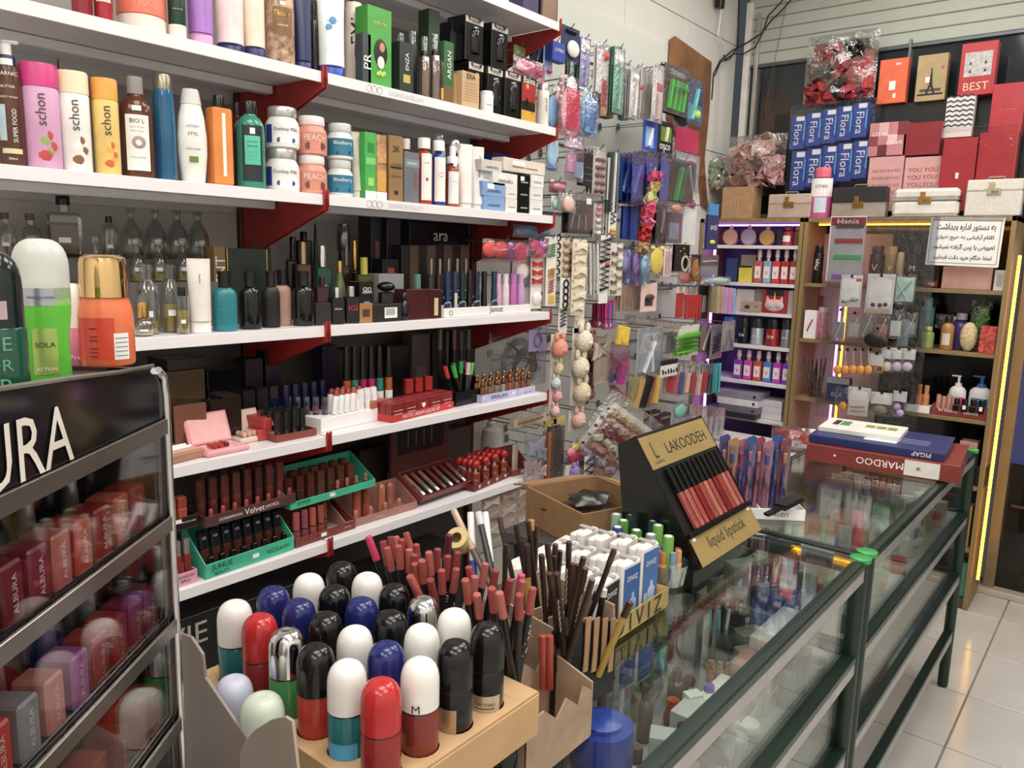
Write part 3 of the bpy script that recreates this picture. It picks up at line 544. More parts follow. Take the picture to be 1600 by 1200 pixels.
# the block of small cartons at the end
def sc(label, x0, x1, y0, y1, m, dep=.05, d=.012, tx=None, st=False):
    X, a, b, h = spanX(x0, x1, y0, Z3, d); z = onX((x0 + x1) / 2, y1, X).z; t = onX((x0 + x1) / 2, y0, X).z
    lab = [('t', tx or 'cosmedics', .4, .6, INK if m is not BLK else PAP)] + ([('p', .5, .85, .3, STK, -.15)] if st else [])
    return carton(label, 'box', (X - dep / 2, (a + b) / 2, max(Z3, z)), R9, b - a, dep, t - max(Z3, z) - .0004, m, lab=lab)
WB = col('#e4e2de', .5); y3 = [270, 291, 310.5, 332]
sc('small white serum carton at the bottom beside blue boxes', 790, 808, y3[2], 333, WB); sc('small white serum carton in the middle beside blue boxes', 790, 808, y3[1], y3[2], WB); sc('wider white carton over the serum cartons', 770, 808, y3[0], y3[1], WB, st=True)
sc('small black serum carton, bottom of its column', 809, 827, y3[2] + 1, 333, BLK); sc('small black serum carton, middle of its column', 809, 827, y3[1] + 1, y3[2] + 1, BLK); sc('small black serum carton, top with two price stickers', 809, 828, 273, y3[1] + 1, BLK, st=True)
sc('small white carton at the end of the shelf, bottom', 828, 848, y3[2] + 2, 335, WB); sc('small white carton at the end of the shelf, middle', 828, 848, y3[1] + 2, y3[2] + 2, WB); sc('small white carton at the end of the shelf, third up', 829, 849, 272, y3[1] + 2, WB, st=True)
sc('long cream carton laid across the top of the stack', 786, 851, 250, 271, col('#dccfc2', .5), st=True, tx='~~~~ ~~~~'); sc('dark carton with small portrait beside the long one', 752, 784, 250, 268, col('#d0cac4', .5)); 
sc('white carton with barcode on its edge beside blue boxes', 752, 770, 268, 284, WB, d=.03)
BLU = col('#7ea4d8', .4)
sc('light blue cream carton, upper of two', 754, 789, 284, 307, BLU, st=True); sc('light blue cream carton, lower of two', 756, 788, 307, 331, BLU)
p, r, h = rndX(801, 831, 234, Z3 + .09, .09); bottle('frosted round tub standing on the carton stack', 'tub', V((p.x, p.y, Z3 + .0795)), R9, r, .028, 'cyl', col('#b8bec4', .25), ('lid', .8, 1.04, col('#c8ced4', .25)), name='tub')
LC('deep blue carton behind the frosted tub', 'box', 770, 800, 240, Z3, .2, .05, col('#2a4a8a'))
# ================================================================ perfume shelf
Z4 = SZ[3]
CLR = film('#dfe3e0', .6, .05, 0, b=.06); LQY = mt('#b89a4a', .1, v=.05); LQA = mt('#5a2c14', .12, v=.1)
RZ1 = onX(240, 404, XF - .27).z; RZ2 = onX(250, 440, XF - .18).z
for nm, d_, z_ in (('rear', .27, RZ1), ('middle', .18, RZ2)): a = onX(-20, 420, XF - d_); b = onX(335, 420, XF - d_); carton(f'{nm} dark step lifting the glass decanters on the perfume shelf', 'step', (XF - d_ - .02, (a.y + b.y) / 2, Z4), R9, b.y - a.y, .085, z_ - Z4 - .0006, mt('#6e6966', .5), name='riser')
def clear_bottle(label, x0, x1, yt, d, body, oval=1., liq=None, lf=.4, cap=None, capm=BLK, sq=False, capf=.85, capr=.42, stick=True, z=None):
    z = z or (RZ1 if d > .22 else RZ2 if d > .12 else Z4); p, r, h = rndX(x0, x1, yt, z, d); o = E('glass_bottle', label, 'bottle', p, RT); hb = h * capf
    P('body', box(2 * r, 1.5 * r, hb * .86, r * .2) if sq else lathe(PR[body], r, hb, 16, oval), CLR, o)
    if sq: P('neck', lathe(PR['cyl'], r * .4, hb * .16, 12), CLR, o, (0, 0, hb * .86))
    if liq: P('liquid', box(1.9 * r, 1.4 * r, hb * lf, r * .2) if sq else lathe(PR['cyl'], r * .88, hb * lf, 14, oval), liq, o, (0, 0, .002))
    if cap: P('stopper', lathe(PR[cap], r * capr, h - hb, 14), capm, o, (0, 0, hb))
    if stick: P('sticker', patch(r * 1.02, hb * .28, hb * .38, .7, 4), STK, o)
    return o
# refill flasks at the back
BRN = mt('#6a4a30', .5)
clear_bottle('clear refill bottle with brown lid, first at the back', -8, 26, 332, .26, 'bell', liq=LQA, lf=.35, cap='lid', capm=BRN)
clear_bottle('clear refill bottle with tan lid, second at the back', 30, 66, 334, .26, 'bell', liq=LQA, lf=.4, cap='lid', capm=BRN)
clear_bottle('square refill bottle of amber liquid with black lid', 72, 128, 306, .25, 'bell', liq=LQA, lf=.65, cap='lid', sq=True)
clear_bottle('slim clear vial with black lid and double sticker', 158, 184, 338, .25, 'shoulder', cap='lid')
for k, (a, b, y) in enumerate(((190, 218, 326), (228, 256, 328), (262, 290, 330), (294, 322, 332))): clear_bottle(f'empty glass decanter on the back row, {ORD[k]} from the refill vial', a - 4, b + 6, y, .27, 'flask', capf=1)
for k, (a, b, y) in enumerate(((138, 162, 370), (200, 228, 372), (234, 262, 372), (272, 300, 372), (304, 328, 375))): clear_bottle(f'squat glass decanter with flat stopper in the middle row, {ORD[k]}', a, b, y, .18, 'flask', liq=LQY, lf=.18, cap='lid', capm=CLR, capf=.86, capr=.6)
clear_bottle('glass decanter with pale yellow oil and ground stopper', 210, 250, 414, .05, 'bell', liq=LQY, lf=.2, cap='lid', capm=CLR, capf=.9, capr=.55)
clear_bottle('glass decanter with deeper yellow oil beside the white tube', 249, 284, 414, .06, 'bell', liq=LQY, lf=.45, cap='lid', capm=CLR, capf=.9, capr=.55)
clear_bottle('small yellow oil vial with black lid at shelf front', 274, 296, 449, .02, 'cyl', liq=LQY, lf=.6, cap='lid', capm=BLK, capf=.82, capr=.6)
clear_bottle('round low perfume bottle with gold bow cap', 204, 242, 472, .02, 'round', liq=mt('#b8a890', .1), lf=.3, cap='lid', capm=GLD, capf=.55, capr=.55)
p, r, h = rndX(294, 329, 404, Z4, .012); tubeitem('white tube with brown swoosh standing on the perfume shelf', p, RT, r, h, col('#e2dcd4'), col('#ece8e2'), .16, lab=[('~~ ~~', .65, .3, col('#8a4a2a'), 1, .5)])
def ribbed(label, x0, x1, yt, d, m, rr=.2):
    p, r, h = rndX(x0, x1, yt, Z4, d); o = E('perfume_bottle', label, 'perfume', p, RT)
    P('body', lathe([(0, 0), (.92, 0), (1, .04), (1, .76), (.95, .86), (.8, .93), (.55, .97), (.5, 1), (0, 1)], r, h * .74, 20, .7), m, o)
    c = P('cap', lathe([(0, 0), (.5, 0), (.5, .3), (.54, .8), (.57, 1), (0, 1)], r, h * .27, 16), mt('#141416', .3), o, (0, 0, h * .735))
    for k in range(5): P('rib', box(r * .8, .0012, .0012, 0), m, o, (-r * .2, -r * .7 * .97, h * (.14 + .09 * k)))
    return o
ribbed('turquoise ribbed perfume bottle with black cap', 331, 371, 424, .012, mt('#14828e', .3)); ribbed('glossy black ribbed perfume bottle beside the turquoise one', 372, 409, 424, .02, mt('#0a0a0c', .08))
ribbed('matte black ribbed perfume bottle before the nude one', 408, 438, 424, .03, mt('#141416', .5)); ribbed('nude beige ribbed perfume bottle with black cap', 426, 456, 422, .06, mt('#b88a78', .5)); ribbed('large gloss black perfume bottle by the red shelf tab', 456, 492, 424, .02, mt('#08080a', .05))
LC('dark green boxed perfume edged in gold', 'box', 355, 419, 388, Z4, .16, .05, mt('#16291f', .3), lab=[('p', 0, .99, .02, GLD, .48), ('p', 0, .99, .02, GLD, -.48)]); LC('tan gold box with upright word ENT', 'box', 336, 354, 385, Z4, .16, .05, mt('#8a6a40', .4), lab=[('t', 'ENT', .7, .35, PAP, 1)])
LB('grey green frosted bottle with dark cap at the back', 'perfume', 390, 424, 328, Z4, .28, body='shoulder', bm_=mt('#5c6a62', .2), cap=('cap', .76, .5, mt('#26302c', .3)), name='perfume_bottle')
# assorted perfumes, right part
def perf(label, x0, x1, yt, d, m, capm, sq=True, capf=.72, capr=.45, cap='cap', oval=.6, body='cyl', tx=None, z=Z4, tm=PAP):
    lab = [('t', tx, .42, 1.1, tm)] if tx else ()
    return LB(label, 'perfume', x0, x1, yt, z, d, body=body, bm_=m, cap=(cap, capf, capr, capm), sq=sq, oval=oval, lab=lab, name='perfume_bottle', rz=RT)
perf('smoky black square perfume at the back by the upright', 447, 470, 370, .2, mt('#1c1c1e', .2), BLK); perf('rose amber square perfume with gold rim cap', 462, 486, 378, .16, mt('#5a3c30', .1), mt('#b89a70', .2, .8), tx='CH')
perf('deep green cube perfume with silver pump', 491, 517, 384, .14, mt('#0f4a40', .08), CHR, oval=1, tx='O'); LB('black spire shaped perfume bottle', 'perfume', 484, 503, 346, Z4, .24, body='spire', bm_=mt('#0a0a0c', .3), name='perfume_bottle')
perf('dark box shaped perfume behind the spire bottle', 462, 488, 362, .27, mt('#1a1a1c', .4), BLK, capf=.9)
LB('grey trophy shaped perfume bottle with silver head', 'perfume', 525, 548, 350, Z4, .25, body='taper', bm_=mt('#4a4e52', .25, .6), cap=('jar', .7, .95, mt('#8a8c90', .2, .8)), name='perfume_bottle')
perf('small amber perfume beside the gold ringed one', 533, 549, 384, .2, mt('#3a2a1c', .1), mt('#8a7a68', .3, .5)); perf('dark bottle with stacked gold rings as its cap', 546, 562, 376, .2, mt('#241a14', .1), GLD, capf=.6, capr=.5, cap='jar')
perf('olive perfume with lemon yellow cap', 555, 582, 402, .12, mt('#4a4a22', .1), mt('#c8c43a', .3), tx='~'); perf('plum purple perfume standing on a grey carton', 492, 514, 432, .05, mt('#3a1226', .08), mt('#2a1016', .2), z=Z4 + .033)
LC('small charcoal carton under the plum perfume', 'box', 494, 518, 474, Z4, .03, .05, mt('#242426', .5))
o = LB('green glass bottle shaped like champagne with gold neck', 'perfume', 518, 544, 408, Z4, .09, body='pear', bm_=mt('#5a6a3a', .06), cap=('cap', .82, .32, GLD), name='perfume_bottle')
perf('black perfume with chrome collar at the shelf front', 515, 537, 449, .02, mt('#111214', .15), CHR, tx='SAIGON', oval=.8); perf('black perfume with glass cap and small red letter', 536, 561, 447, .02, mt('#0d0d10', .12), mt('#b8bcc0', .1, .8), oval=.8, tx='IGI', tm=mt('#c82a2a'))
LC('tan wooden carton with barcode under the black GIO', 'box', 561, 583, 474, Z4, .02, .05, mt('#a87440', .5), lab=[('p', .3, .7, .5, col('#5a3a20'))]); 
X, a, b, h = spanX(563, 585, 440, Z4 + .034, .03); carton('black GIO perfume box standing on the tan carton', 'box', (X - .025, (a + b) / 2, Z4 + .0338), R9, b - a, .045, h, BLK, lab=[('t', 'GIO', .72, .6, PAP), ('t', 'acquamen', .6, .7, PAP), ('p', .15, .3, .4, mt('#7a7a80'))])
LC('charcoal carton with white barcode sticker', 'box', 584, 628, 475, Z4, .015, .06, mt('#1e1e20', .5), lab=[('p', .2, .8, .45, STK, .1)] + [('p', .35, .75, .02, INK, -.06 + .04 * k) for k in range(8)])
p, r, h = rndX(589, 617, 440, Z4 + .035, .03); o = E('perfume_bottle', 'oval black gem perfume lying over the barcode carton', 'perfume', V((p.x, p.y, Z4 + .0345)), RT); P('body', box(r * 1.7, r, h * .62, .004), mt('#1a1216', .1), o); P('stopper', ball(h * .32, 1.15, .8, .6), mt('#0c0c0e', .15), o, (0, 0, h * .62))
X, a, b, h = spanX(594, 633, 428, Z4, .1); carton('light grey perfume carton standing behind the gem perfume', 'box', (X - .03, (a + b) / 2, Z4), R9, b - a, .05, h, mt('#8c8e90', .5), lab=[('p', .1, .4, .4, mt('#b85a30'), .2)])
LB('small round midnight blue perfume at the shelf front', 'perfume', 622, 640, 456, Z4, .012, body='round', bm_=mt('#10141f', .08), cap=('round', .7, .6, mt('#1a2030', .1)), name='perfume_bottle')
o = LC('burgundy perfume box with narrow gold label', 'box', 673, 690, 452, Z4, .02, .05, mt('#43191b', .25), lab=[('p', .1, .7, .35, col('#cfc08a'))]); LC('burgundy perfume box under the silver oval bottle', 'box', 636, 672, 452, Z4, .02, .055, mt('#4a1c1e', .2))
p, r, h = rndX(638, 680, 432, Z4 + .05, .025); o = E('perfume_bottle', 'silver pebble shaped perfume lying on burgundy box', 'perfume', V((p.x, p.y, Z4 + .0455)), R9); P('body', ball(r * .85, 1, .6, .42), CHR, o); P('glass_stand', box(r * .45, r * .4, h * .75, .002), mt('#5a8a80', .06), o, (0, .02, h * .4))
o = LC('tall black and violet perfume box with a painted lady', 'box', 605, 626, 335, Z4, .2, .06, mt('#1c1420', .3), lab=[('t', 'Shaki', .25, .7, PAP)]); P('painted_hair', ball(.012, 1, .05, 1.6), mt('#2a1c24'), o, (.004, -.031, .1)); P('painted_face', ball(.005, 1, .06, 1.4), mt('#7a5a58'), o, (.004, -.0325, .122))
LC('tall black perfume box with pink corner, beside the lady', 'box', 580, 604, 338, Z4, .22, .06, mt('#141216', .3), lab=[('p', .55, .75, .25, mt('#7a3a4a'), -.1)])
X, a, b, h = spanX(600, 625, 405, Z4, .165); carton('dark box with red and gold crest', 'box', (X - .03, (a + b) / 2, Z4), R9, b - a, .05, h, mt('#14161c', .4), lab=[('p', .6, .85, .4, mt('#a83a24')), ('t', 'A', .72, .2, GLD)])
LC('black perfume carton with white ara lettering under the shelf', 'box', 640, 733, 336, Z4 + .17, .3, .05, BLK, lab=[('t', 'ara', .5, .24, PAP, 0)])
X, a, b, h = spanX(645, 728, 355, Z4, .305); carton('dark stand of stacked cartons holding the ara box', 'box', (X - .02, (a + b) / 2, Z4), R9, b - a, .04, .169, mt('#2c2a2c', .5))
for k in range(8):
    x0 = 628 + k * 13.2; LC(f'tall brown striped perfume carton in the back row, {ORD[k]}', 'box', x0, x0 + 12.6, 383, Z4, .16, .04, mt('#5a4232' if k % 2 else '#1c1614', .4))
for k in range(5):
    x0 = 668 + k * 13.5; perf(f'small square sample perfume before the striped cartons, {ORD[k]}', x0, x0 + 11, 404, .12, mt('#3a3028', .1), mt('#9a9690', .2, .6), tx='~')
# white tray of body mists
X, a, b, h = spanX(694, 829, 480, Z4, .012)
o = E('display_tray', 'low white tray lettered Jannat full of slim bottles', 'tray', (X - .055, (a + b) / 2, Z4), R9); w = b - a
P('bottom', box(w, .11, .004), WHT, o)
for s in (-1, 1): P('side', box(w, .003, h), WHT, o, (0, s * .0535, .003)); P('side', box(.003, .103, h), WHT, o, (s * (w / 2 - .0015), 0, .003))
lettering(o, 'Jannat', w * .16, h * .6, INK, y=-.055, x=.03); P('logo', lathe([(.75, 0), (1, 0), (1, 1), (.75, 1)], .008, .0005, 14), mt('#7a7a80'), o, (-w * .43, -.0552, h * .5), (PI / 2, 0, 0))
DB = ['#16305e', '#15355c', '#12242f', '#0f1114', '#14243c', '#101014', '#17394f']
for k in range(7): 
    p, r, h2 = rndX(693 + 11.5 * k + (4 if k == 6 else 0), 704.5 + 11.5 * k + (4 if k == 6 else 0), 424, Z4 + .006, .03)
    bottle(f'slim dark body mist in the Jannat tray, {ORD[k]} from its barcode end', 'bottle', p, RT, r, h2, 'taper', mt(DB[k], .15), ('cap', .68, .78, mt(DB[k], .25)), lab=[('p', .1, .5, .8, col('#cfc9a8'))] if k == 1 else [('t', 'DL', .3, .5, mt('#8a9aa8'), 1)] if k % 2 == 0 else ())
PKC = ['#d8a8cc', '#e6d6dc', '#c46ab8', '#cf9ad2']
for k in range(4):
    p, r, h2 = rndX(771 + 11.8 * k, 784 + 11.8 * k, 428, Z4 + .006, .03)
    bottle(f'slim {("pale pink", "white", "orchid", "lilac")[k]} body mist in the Jannat tray', 'bottle', p, RT, r, h2, 'slim', mt(PKC[k], .25), ('flare', .72, .8, mt(PKC[k], .35)))
# ================================================================ make-up shelves
Z5, Z6 = SZ[4], SZ[5]
def frontline(a, b, z):
    A, B = onZ(a[0], a[1], z), onZ(b[0], b[1], z); d = B - A; return A, B, math.atan2(d.y, d.x), d.length
def at(o, x, y, z):
    c, s = math.cos(o.rotation_euler.z), math.sin(o.rotation_euler.z); return V((o.location.x + c * x - s * y, o.location.y + s * x + c * y, o.location.z + z))
def tray(label, a, b, z, dep, hf, hb, m, cat='tray', name='display_tray', min_=None, slope=True, txt=None):
    """card display tray; a, b: pixels of the front bottom corners; origin: middle of the front edge"""
    A, B, rz, w = frontline(a, b, z) if not isinstance(a, V) else (a, b, math.atan2((b - a).y, (b - a).x), (b - a).length)
    o = E(name, label, cat, V(((A.x + B.x) / 2, (A.y + B.y) / 2, z)), rz); t = .0025
    P('bottom', box(w, dep, t, .0005), m, o, (0, dep / 2, 0)); P('front', box(w, t, hf - t, .0005), m, o, (0, t / 2, t)); P('back', box(w, t, hb - t, .0005), min_ or m, o, (0, dep - t / 2, t))
    pts = [(-dep + t, t), (-t, t), (-t, hf), (-dep + t, hb)] if slope else [(-dep + t, t), (-t, t), (-t, hf), (-dep * .5, hf), (-dep + t, hb)]
    for s in (-1, 1): P('side', prism(pts, t), m, o, (s * (w / 2 - t / 2), 0, 0), (0, 0, -PI / 2))
    for l in (txt or ()): lettering(o, l[0], l[1] * w, hf * l[2], l[3], y=-.0003, x=l[4] * w, h=(l[5] * hf if len(l) > 5 else None))
    o['w'] = w; return o
def stick(label, loc, rz, r, h, m1, m2, f=.5, rx=0., ry=0., sq=False, name='lipstick', cat='lipstick', tx=None, prof='bullet', r2=None, tm=PAP, n=12):
    o = E(name, label, cat, loc, rz, None, rx, ry)
    if sq: P('body', box(2 * r, 2 * r, h * f, r * .2), m1, o); P('cap', box(2 * r * (r2 or .94), 2 * r * (r2 or .94), h * (1 - f), r * .2), m2, o, (0, 0, h * f))
    else: P('body', lathe(PR['cyl'], r, h * f, n), m1, o); P('cap', lathe(PR[prof], r * (r2 or .94), h * (1 - f), n), m2, o, (0, 0, h * f))
    if tx: lettering(o, tx, h * .36, h * f * .5, tm, None if sq else r, y=-r if sq else 0, vert=1)
    return o
TT = mt('#9a5a48', .5); MRD = mt('#6a2620', .35); BRD = mt('#7a332a', .4); RBR = mt('#5c2c22', .4)
# ---------- shelf 5
LC('amber brown gift box with a round letter mark at the back', 'box', 262, 322, 578, Z5, .16, .1, mt('#4a3414', .4), lab=[('t', 'Q COLLECTION', .62, .6, GLD)])
LC('flat black box lying on the amber gift box', 'box', 262, 320, 560, Z5 + spanX(262, 322, 578, Z5, .16)[3] + .001, .16, .1, BLK); LC('glossy black pouch box beside the amber gift box', 'box', 326, 378, 576, Z5, .16, .08, mt('#0d1016', .1, b=.2))
def palette(label, a, b, z, dep, lidh, m, lean, inner=None, ht=.012):
    A, B, rz, w = frontline(a, b, z); o = E('makeup_palette', label, 'palette', V(((A.x + B.x) / 2, (A.y + B.y) / 2, z)), rz)
    P('base', box(w, dep, ht, .003), m, o, (0, dep / 2, 0)); P('well', box(w * .86, dep * .8, .001, 0), inner or m, o, (0, dep / 2, ht))
    if lidh: l = P('lid', box(w, .008, lidh, .003), m, o, (0, dep, ht), (-lean, 0, 0)); P('lid_lining', box(w * .88, .001, lidh * .86, 0), inner or m, l, (0, -.0045, lidh * .07))
    return o
TAN = mt('#a8765c', .45); PNK2 = mt('#e79aa0', .35); CRM = mt('#e6c4b4', .4)
o = palette('shallow tan palette with two white brushes beside the display stand', (266, 727), (322, 713), Z5, .085, 0, TAN, 0, mt('#c9a090', .4), .02)
for k in range(2): P('brush', tube([(-.03, .03 + k * .018, .024), (.03, .03 + k * .018, .024)], .004, 8), WHT, o)
palette('upright brown compact standing behind the tan palette', (263, 703), (275, 700), Z5, .02, .1, mt('#b48a78', .4), .05, mt('#7a5a50', .1))
o = palette('open chestnut brown palette with its lid raised', (282, 702), (300, 697), Z5, .05, 0, mt('#6a3024', .4), 0)
X, a, b, h = spanX(276, 326, 632, Z5, .1); T('palette_lid', box(b - a, .008, h, .003), mt('#7c4a38', .45), 'chestnut palette lid leaning behind the pink case', 'palette', (X - .01, (a + b) / 2, Z5), R9)
o = palette('open pink lipstick case with three bullets inside', (324, 716), (391, 702), Z5, .075, .075, PNK2, .35, mt('#f0b4b4', .35))
for k in range(3): stick(f'small {("brick", "scarlet", "maroon")[k]} lip bullet lying in the pink case', at(o, -.026 + .015 * k, .012, .0195), o.rotation_euler.z, .0055, .034, mt(('#b8352a', '#c83020', '#7a2a24')[k], .3), mt(('#b8352a', '#c83020', '#7a2a24')[k], .3), .6, rx=-PI / 2)
o = palette('open cream lipstick case with five pale tubes', (376, 695), (428, 684), Z5, .055, .06, CRM, .3, mt('#eed6c8', .4))
for k in range(5): stick(f'pale nude tube in the cream case, {ORD[k]} from the pink case', at(o, -.03 + .0145 * k, .008, .0205), o.rotation_euler.z, .0065, .03, mt('#d8a898', .35), mt('#e8ccc0', .35), .7, rx=-PI / 2, prof='cap')
for k, (x0, x1, y) in enumerate(((330, 352, 625), (350, 378, 618))): LC(f'clear blister pack of dark cosmetics behind the cases, {ORD[k]}', 'pack', x0, x1, y, Z5, .12, .04, mt('#2c2020', .15, b=.3), name='blister_pack')
for k, (y0, zz) in enumerate(((656, 0), (641, .028))): 
    X, a, b, h = spanX(407, 443, 641, Z5, .07); carton(f'long red lipstick carton, {("lower", "upper")[k]} of two crossed', 'box', (X - .05, (a + b) / 2 + .006 * k, Z5 + zz), R9 - .1 + .16 * k, b - a, .1, .0275, mt('#b83a30', .4), lab=[('t', 'LIP', .5, .3, PAP), ('p', .2, .8, .12, PAP, .35)])
o = tray('red brown card tray of black capped lipsticks', (432, 692), (495, 680), Z5, .1, .018, .02, mt('#8a3c30', .5))
for j in range(3):
    for k in range(4): stick(f'black lipstick in the red brown tray, row {ORD[j]} from front, {ORD[k]} along', at(o, -o['w'] * .36 + .024 * k, .018 + .03 * j, .003), o.rotation_euler.z, .0085, .07, BLK, mt('#121213', .35), .3, prof='cap', r2=1)
# white riser
A, B, rz, w = frontline((502, 676), (612, 652), Z5); RS = E('display_riser', 'white display riser carrying bare lipstick testers', 'riser', V(((A.x + B.x) / 2, (A.y + B.y) / 2, Z5)), rz)
P('top_board', box(w, .12, .003), WHT, RS, (0, .06, .033)); P('front_board', box(w, .003, .033), WHT, RS, (0, .0015, 0))
for s in (-1, 1): P('side_board', box(.003, .117, .033), WHT, RS, (s * (w / 2 - .0015), .0615, 0))
SHD = ['#a83a34', '#a8503c', '#b03038', '#b4563e', '#a03434', '#8a2a2a', '#9a3a30', '#a04a3a']
for k in range(8):
    x, y = (-.068 + .021 * (k if k < 5 else k - 4.6), .02 + (.028 if k >= 5 else 0)); o = E('lipstick', f'white hexagonal lipstick tester with bare bullet, {ORD[k]} on the riser', 'lipstick', at(RS, x, y, .0365), rz + .3, None, 0, .18)
    P('body', lathe(PR['cyl'], .0095, .05, 6), WHT, o); P('bullet', lathe(PR['bullet'], .0075, .018, 10), mt(SHD[k], .35), o, (0, 0, .049)); lettering(o, '~ ~~', .02, .025, mt('#8a8a90'), y=-.0095, vert=1)
for k in range(3): stick(f'white capped lipstick on the riser, {ORD[k]} toward the red boxes', at(RS, .03 + .025 * k, .018, .0365), rz + .2, .0105, .058, mt('#e9e6e4', .3), WHT, .5, ry=-.12, prof='cap', r2=.98, tx='MATTE', tm=INK)
for k in range(5): stick(f'clear lid lip gloss behind the riser, {ORD[k]}', onZ(452 + 14 * k, 668, Z5) + V((-.0, .0, 0)), RT, .009, .085, mt('#6a3a34', .2), film('#d8d8dc', .6), .45, prof='cap', name='lip_gloss')
# mascara display, eyeliners, red capped glosses
_a, _b = onX(440, 600, XF - .13), onX(527, 600, XF - .13); _a.z = _b.z = Z5
o = tray('blue card stand of mascaras with printed eggs, lettered curl', _a, _b, Z5, .05, .02, .08, mt('#1c2454', .4), txt=[('curl', .25, .5, PAP, .25)], name='display_stand')
EG = ['#6a4a9a', '#c02a6a', '#7a4a9a', '#d82a7a', '#8a58b0']
for k in range(5):
    q = stick(f'dark blue mascara with a coloured egg badge, {ORD[k]} on the blue stand', at(o, -.065 + .03 * k, .02, .003), R9 - .2, .011, .115, mt('#1c1f4a', .25), mt('#141640', .25), .5, name='mascara', cat='mascara', prof='cap', r2=.95)
    P('egg_badge', ball(.0105, 1, .25, 1.4), mt(EG[k], .3), q, (0, -.0105, .022))
EYE = ['#1a1614', '#2aa88a', '#d42a6a', '#e02a7a', '#3aa8a0', '#d87a2a']
for k in range(6):
    x0 = (535, 547, 560, 573, 586, 600)[k]; p, r, h = rndX(x0, x0 + 13, 541, Z5, .1); q = E('eyeliner', f'black eyeliner with {("orange", "turquoise", "pink", "magenta", "teal", "copper")[k]} band and eye print', 'eyeliner', p, RT)
    P('bottle', lathe(PR['cyl'], r, h * .5, 14), BLK, q); P('cap', lathe(PR['taper'], r * .9, h * .5, 14), BLK, q, (0, 0, h * .5)); P('colour_band', patch(r + .0005, h * .36, h * .55, 3.), mt(EYE[k] if k else '#d86a2a', .25, .6), q); P('eye_label', patch(r + .0008, h * .12, h * .36, 2.4), STK, q)
    P('eye_print', ball(r * .5, 1, .1, .4), INK, q, (0, -r * .98, h * .22))
for k in range(3):
    x0 = (632, 647, 662)[k]; stick(f'lip gloss with red square cap, {ORD[k]} of three before the mascara box', onX(x0 + 6, 600, XF - .1).xy.to_3d() + V((0, 0, Z5)), RT, .0125, .098, mt('#2a1414', .15), mt('#a81c1c', .3), .55, sq=True, name='lip_gloss', r2=1)
# dark goods at the back of this shelf
for k, (x0, x1, y, dd, c, nm) in enumerate(((384, 412, 560, .24, '#1c1428', 'violet black'), (416, 440, 548, .25, '#241830', 'deep violet'), (505, 528, 540, .25, '#2a1a3c', 'dark purple'), (528, 560, 545, .27, '#141014', 'black'), (612, 640, 540, .26, '#1a1414', 'soot black'), (644, 672, 522, .25, '#5a4a44', 'taupe'), (676, 704, 520, .26, '#2c2422', 'dark brown'), (708, 738, 516, .24, '#1e2230', 'ink blue'), (380, 400, 610, .16, '#0f0d10', 'low black'), (402, 420, 606, .17, '#17131a', 'low plum black'))):
    LC(f'{nm} boxed cosmetic at the back of the fifth shelf', 'box', x0, x1, y, Z5, dd, .05, mt(c, .35), lab=[('p', .2, .5, .5, mt('#6a5a68', .4))] if k % 2 else ())
for k in range(5): LB(f'dark upright brush handle at the back of the fifth shelf, {ORD[k]}', 'brush', 684 + 11 * k, 690 + 11 * k, 515 + 3 * (k % 2), Z5, .2, body='slim', bm_=mt('#2a211e', .3), cap=('cap', .7, 1.1, mt(('#7a6a5a', '#3a3030', '#8a4a4a', '#4a4a54', '#6a5a4a')[k], .4)), name='brush')
# red boxes
o = tray('bright red card tray with small white print', (613, 661), (709, 637), Z5, .075, .02, .022, mt('#c8282a', .45), txt=[('MATTE CREAM LIQUID LIP', .6, .5, PAP, -.05), ('~', .05, .5, PAP, .42)])
for j in range(3):
    for k in range(5): carton(f'crimson lipstick box in the red tray, row {ORD[j]} from front, {ORD[k]} along', 'box', at(o, -o['w'] * .4 + o['w'] * .2 * k, .015 + .0235 * j, .003), o.rotation_euler.z, o['w'] * .19, .0225, .05, mt(('#8a1c22', '#96242a', '#7c181e')[j], .35), lab=[('t', '~~~~', .55, .7, PAP), ('t', '~~~', .35, .6, PAP)] if j == 0 and k != 2 else ()); (P('heart_print', HEART, PAP, list(COL.objects)[-1].parent, (0, -.0116, .027), (0, 0, 0), (.009, .0006, .009)) if j == 0 and k == 2 else None)
carton('orange tan carton at the near end of the red tray', 'box', onZ(602, 655, Z5) + V((-.03, -.022, 0)), o.rotation_euler.z, .06, .05, .058, mt('#b8664a', .5)); carton('orange red carton behind the orange tan one', 'box', onZ(588, 650, Z5) + V((-.075, .0, 0)), o.rotation_euler.z, .06, .04, .062, mt('#a8482e', .5))
# black box of green tipped mascaras
o = tray('black card box of green and pink tipped mascaras', (712, 636), (757, 626), Z5, .075, .045, .1, BLK)
for k, (x, y, rx, ry, c, nm) in enumerate(((-.02, .02, -.3, -.5, '#2aa83a', 'green'), (.0, .02, -.2, .35, '#e8a0b4', 'pale pink'), (.018, .03, -.15, .6, '#28c048', 'bright green'), (-.01, .045, -.2, -.2, '#1a8a3a', 'deep green'), (.012, .05, -.2, .2, '#30b050', 'mid green'), (-.028, .05, 0, -.7, '#d83030', 'red'))):
    stick(f'black mascara with {nm} end leaning in the black box', at(o, x * .8, y, .006), o.rotation_euler.z, .0075, .125, mt('#17150f', .3), mt(c, .3), .68, rx * .4, ry * .55, name='mascara', cat='mascara', prof='cap', r2=1.05)
bottle('squat yellow honey bottle at the end of the black box', 'bottle', at(o, .068, .012, .0), RT, .012, .06, 'shoulder', mt('#c8a43a', .2), ('taper', .7, .6, mt('#d8b848', .3)))
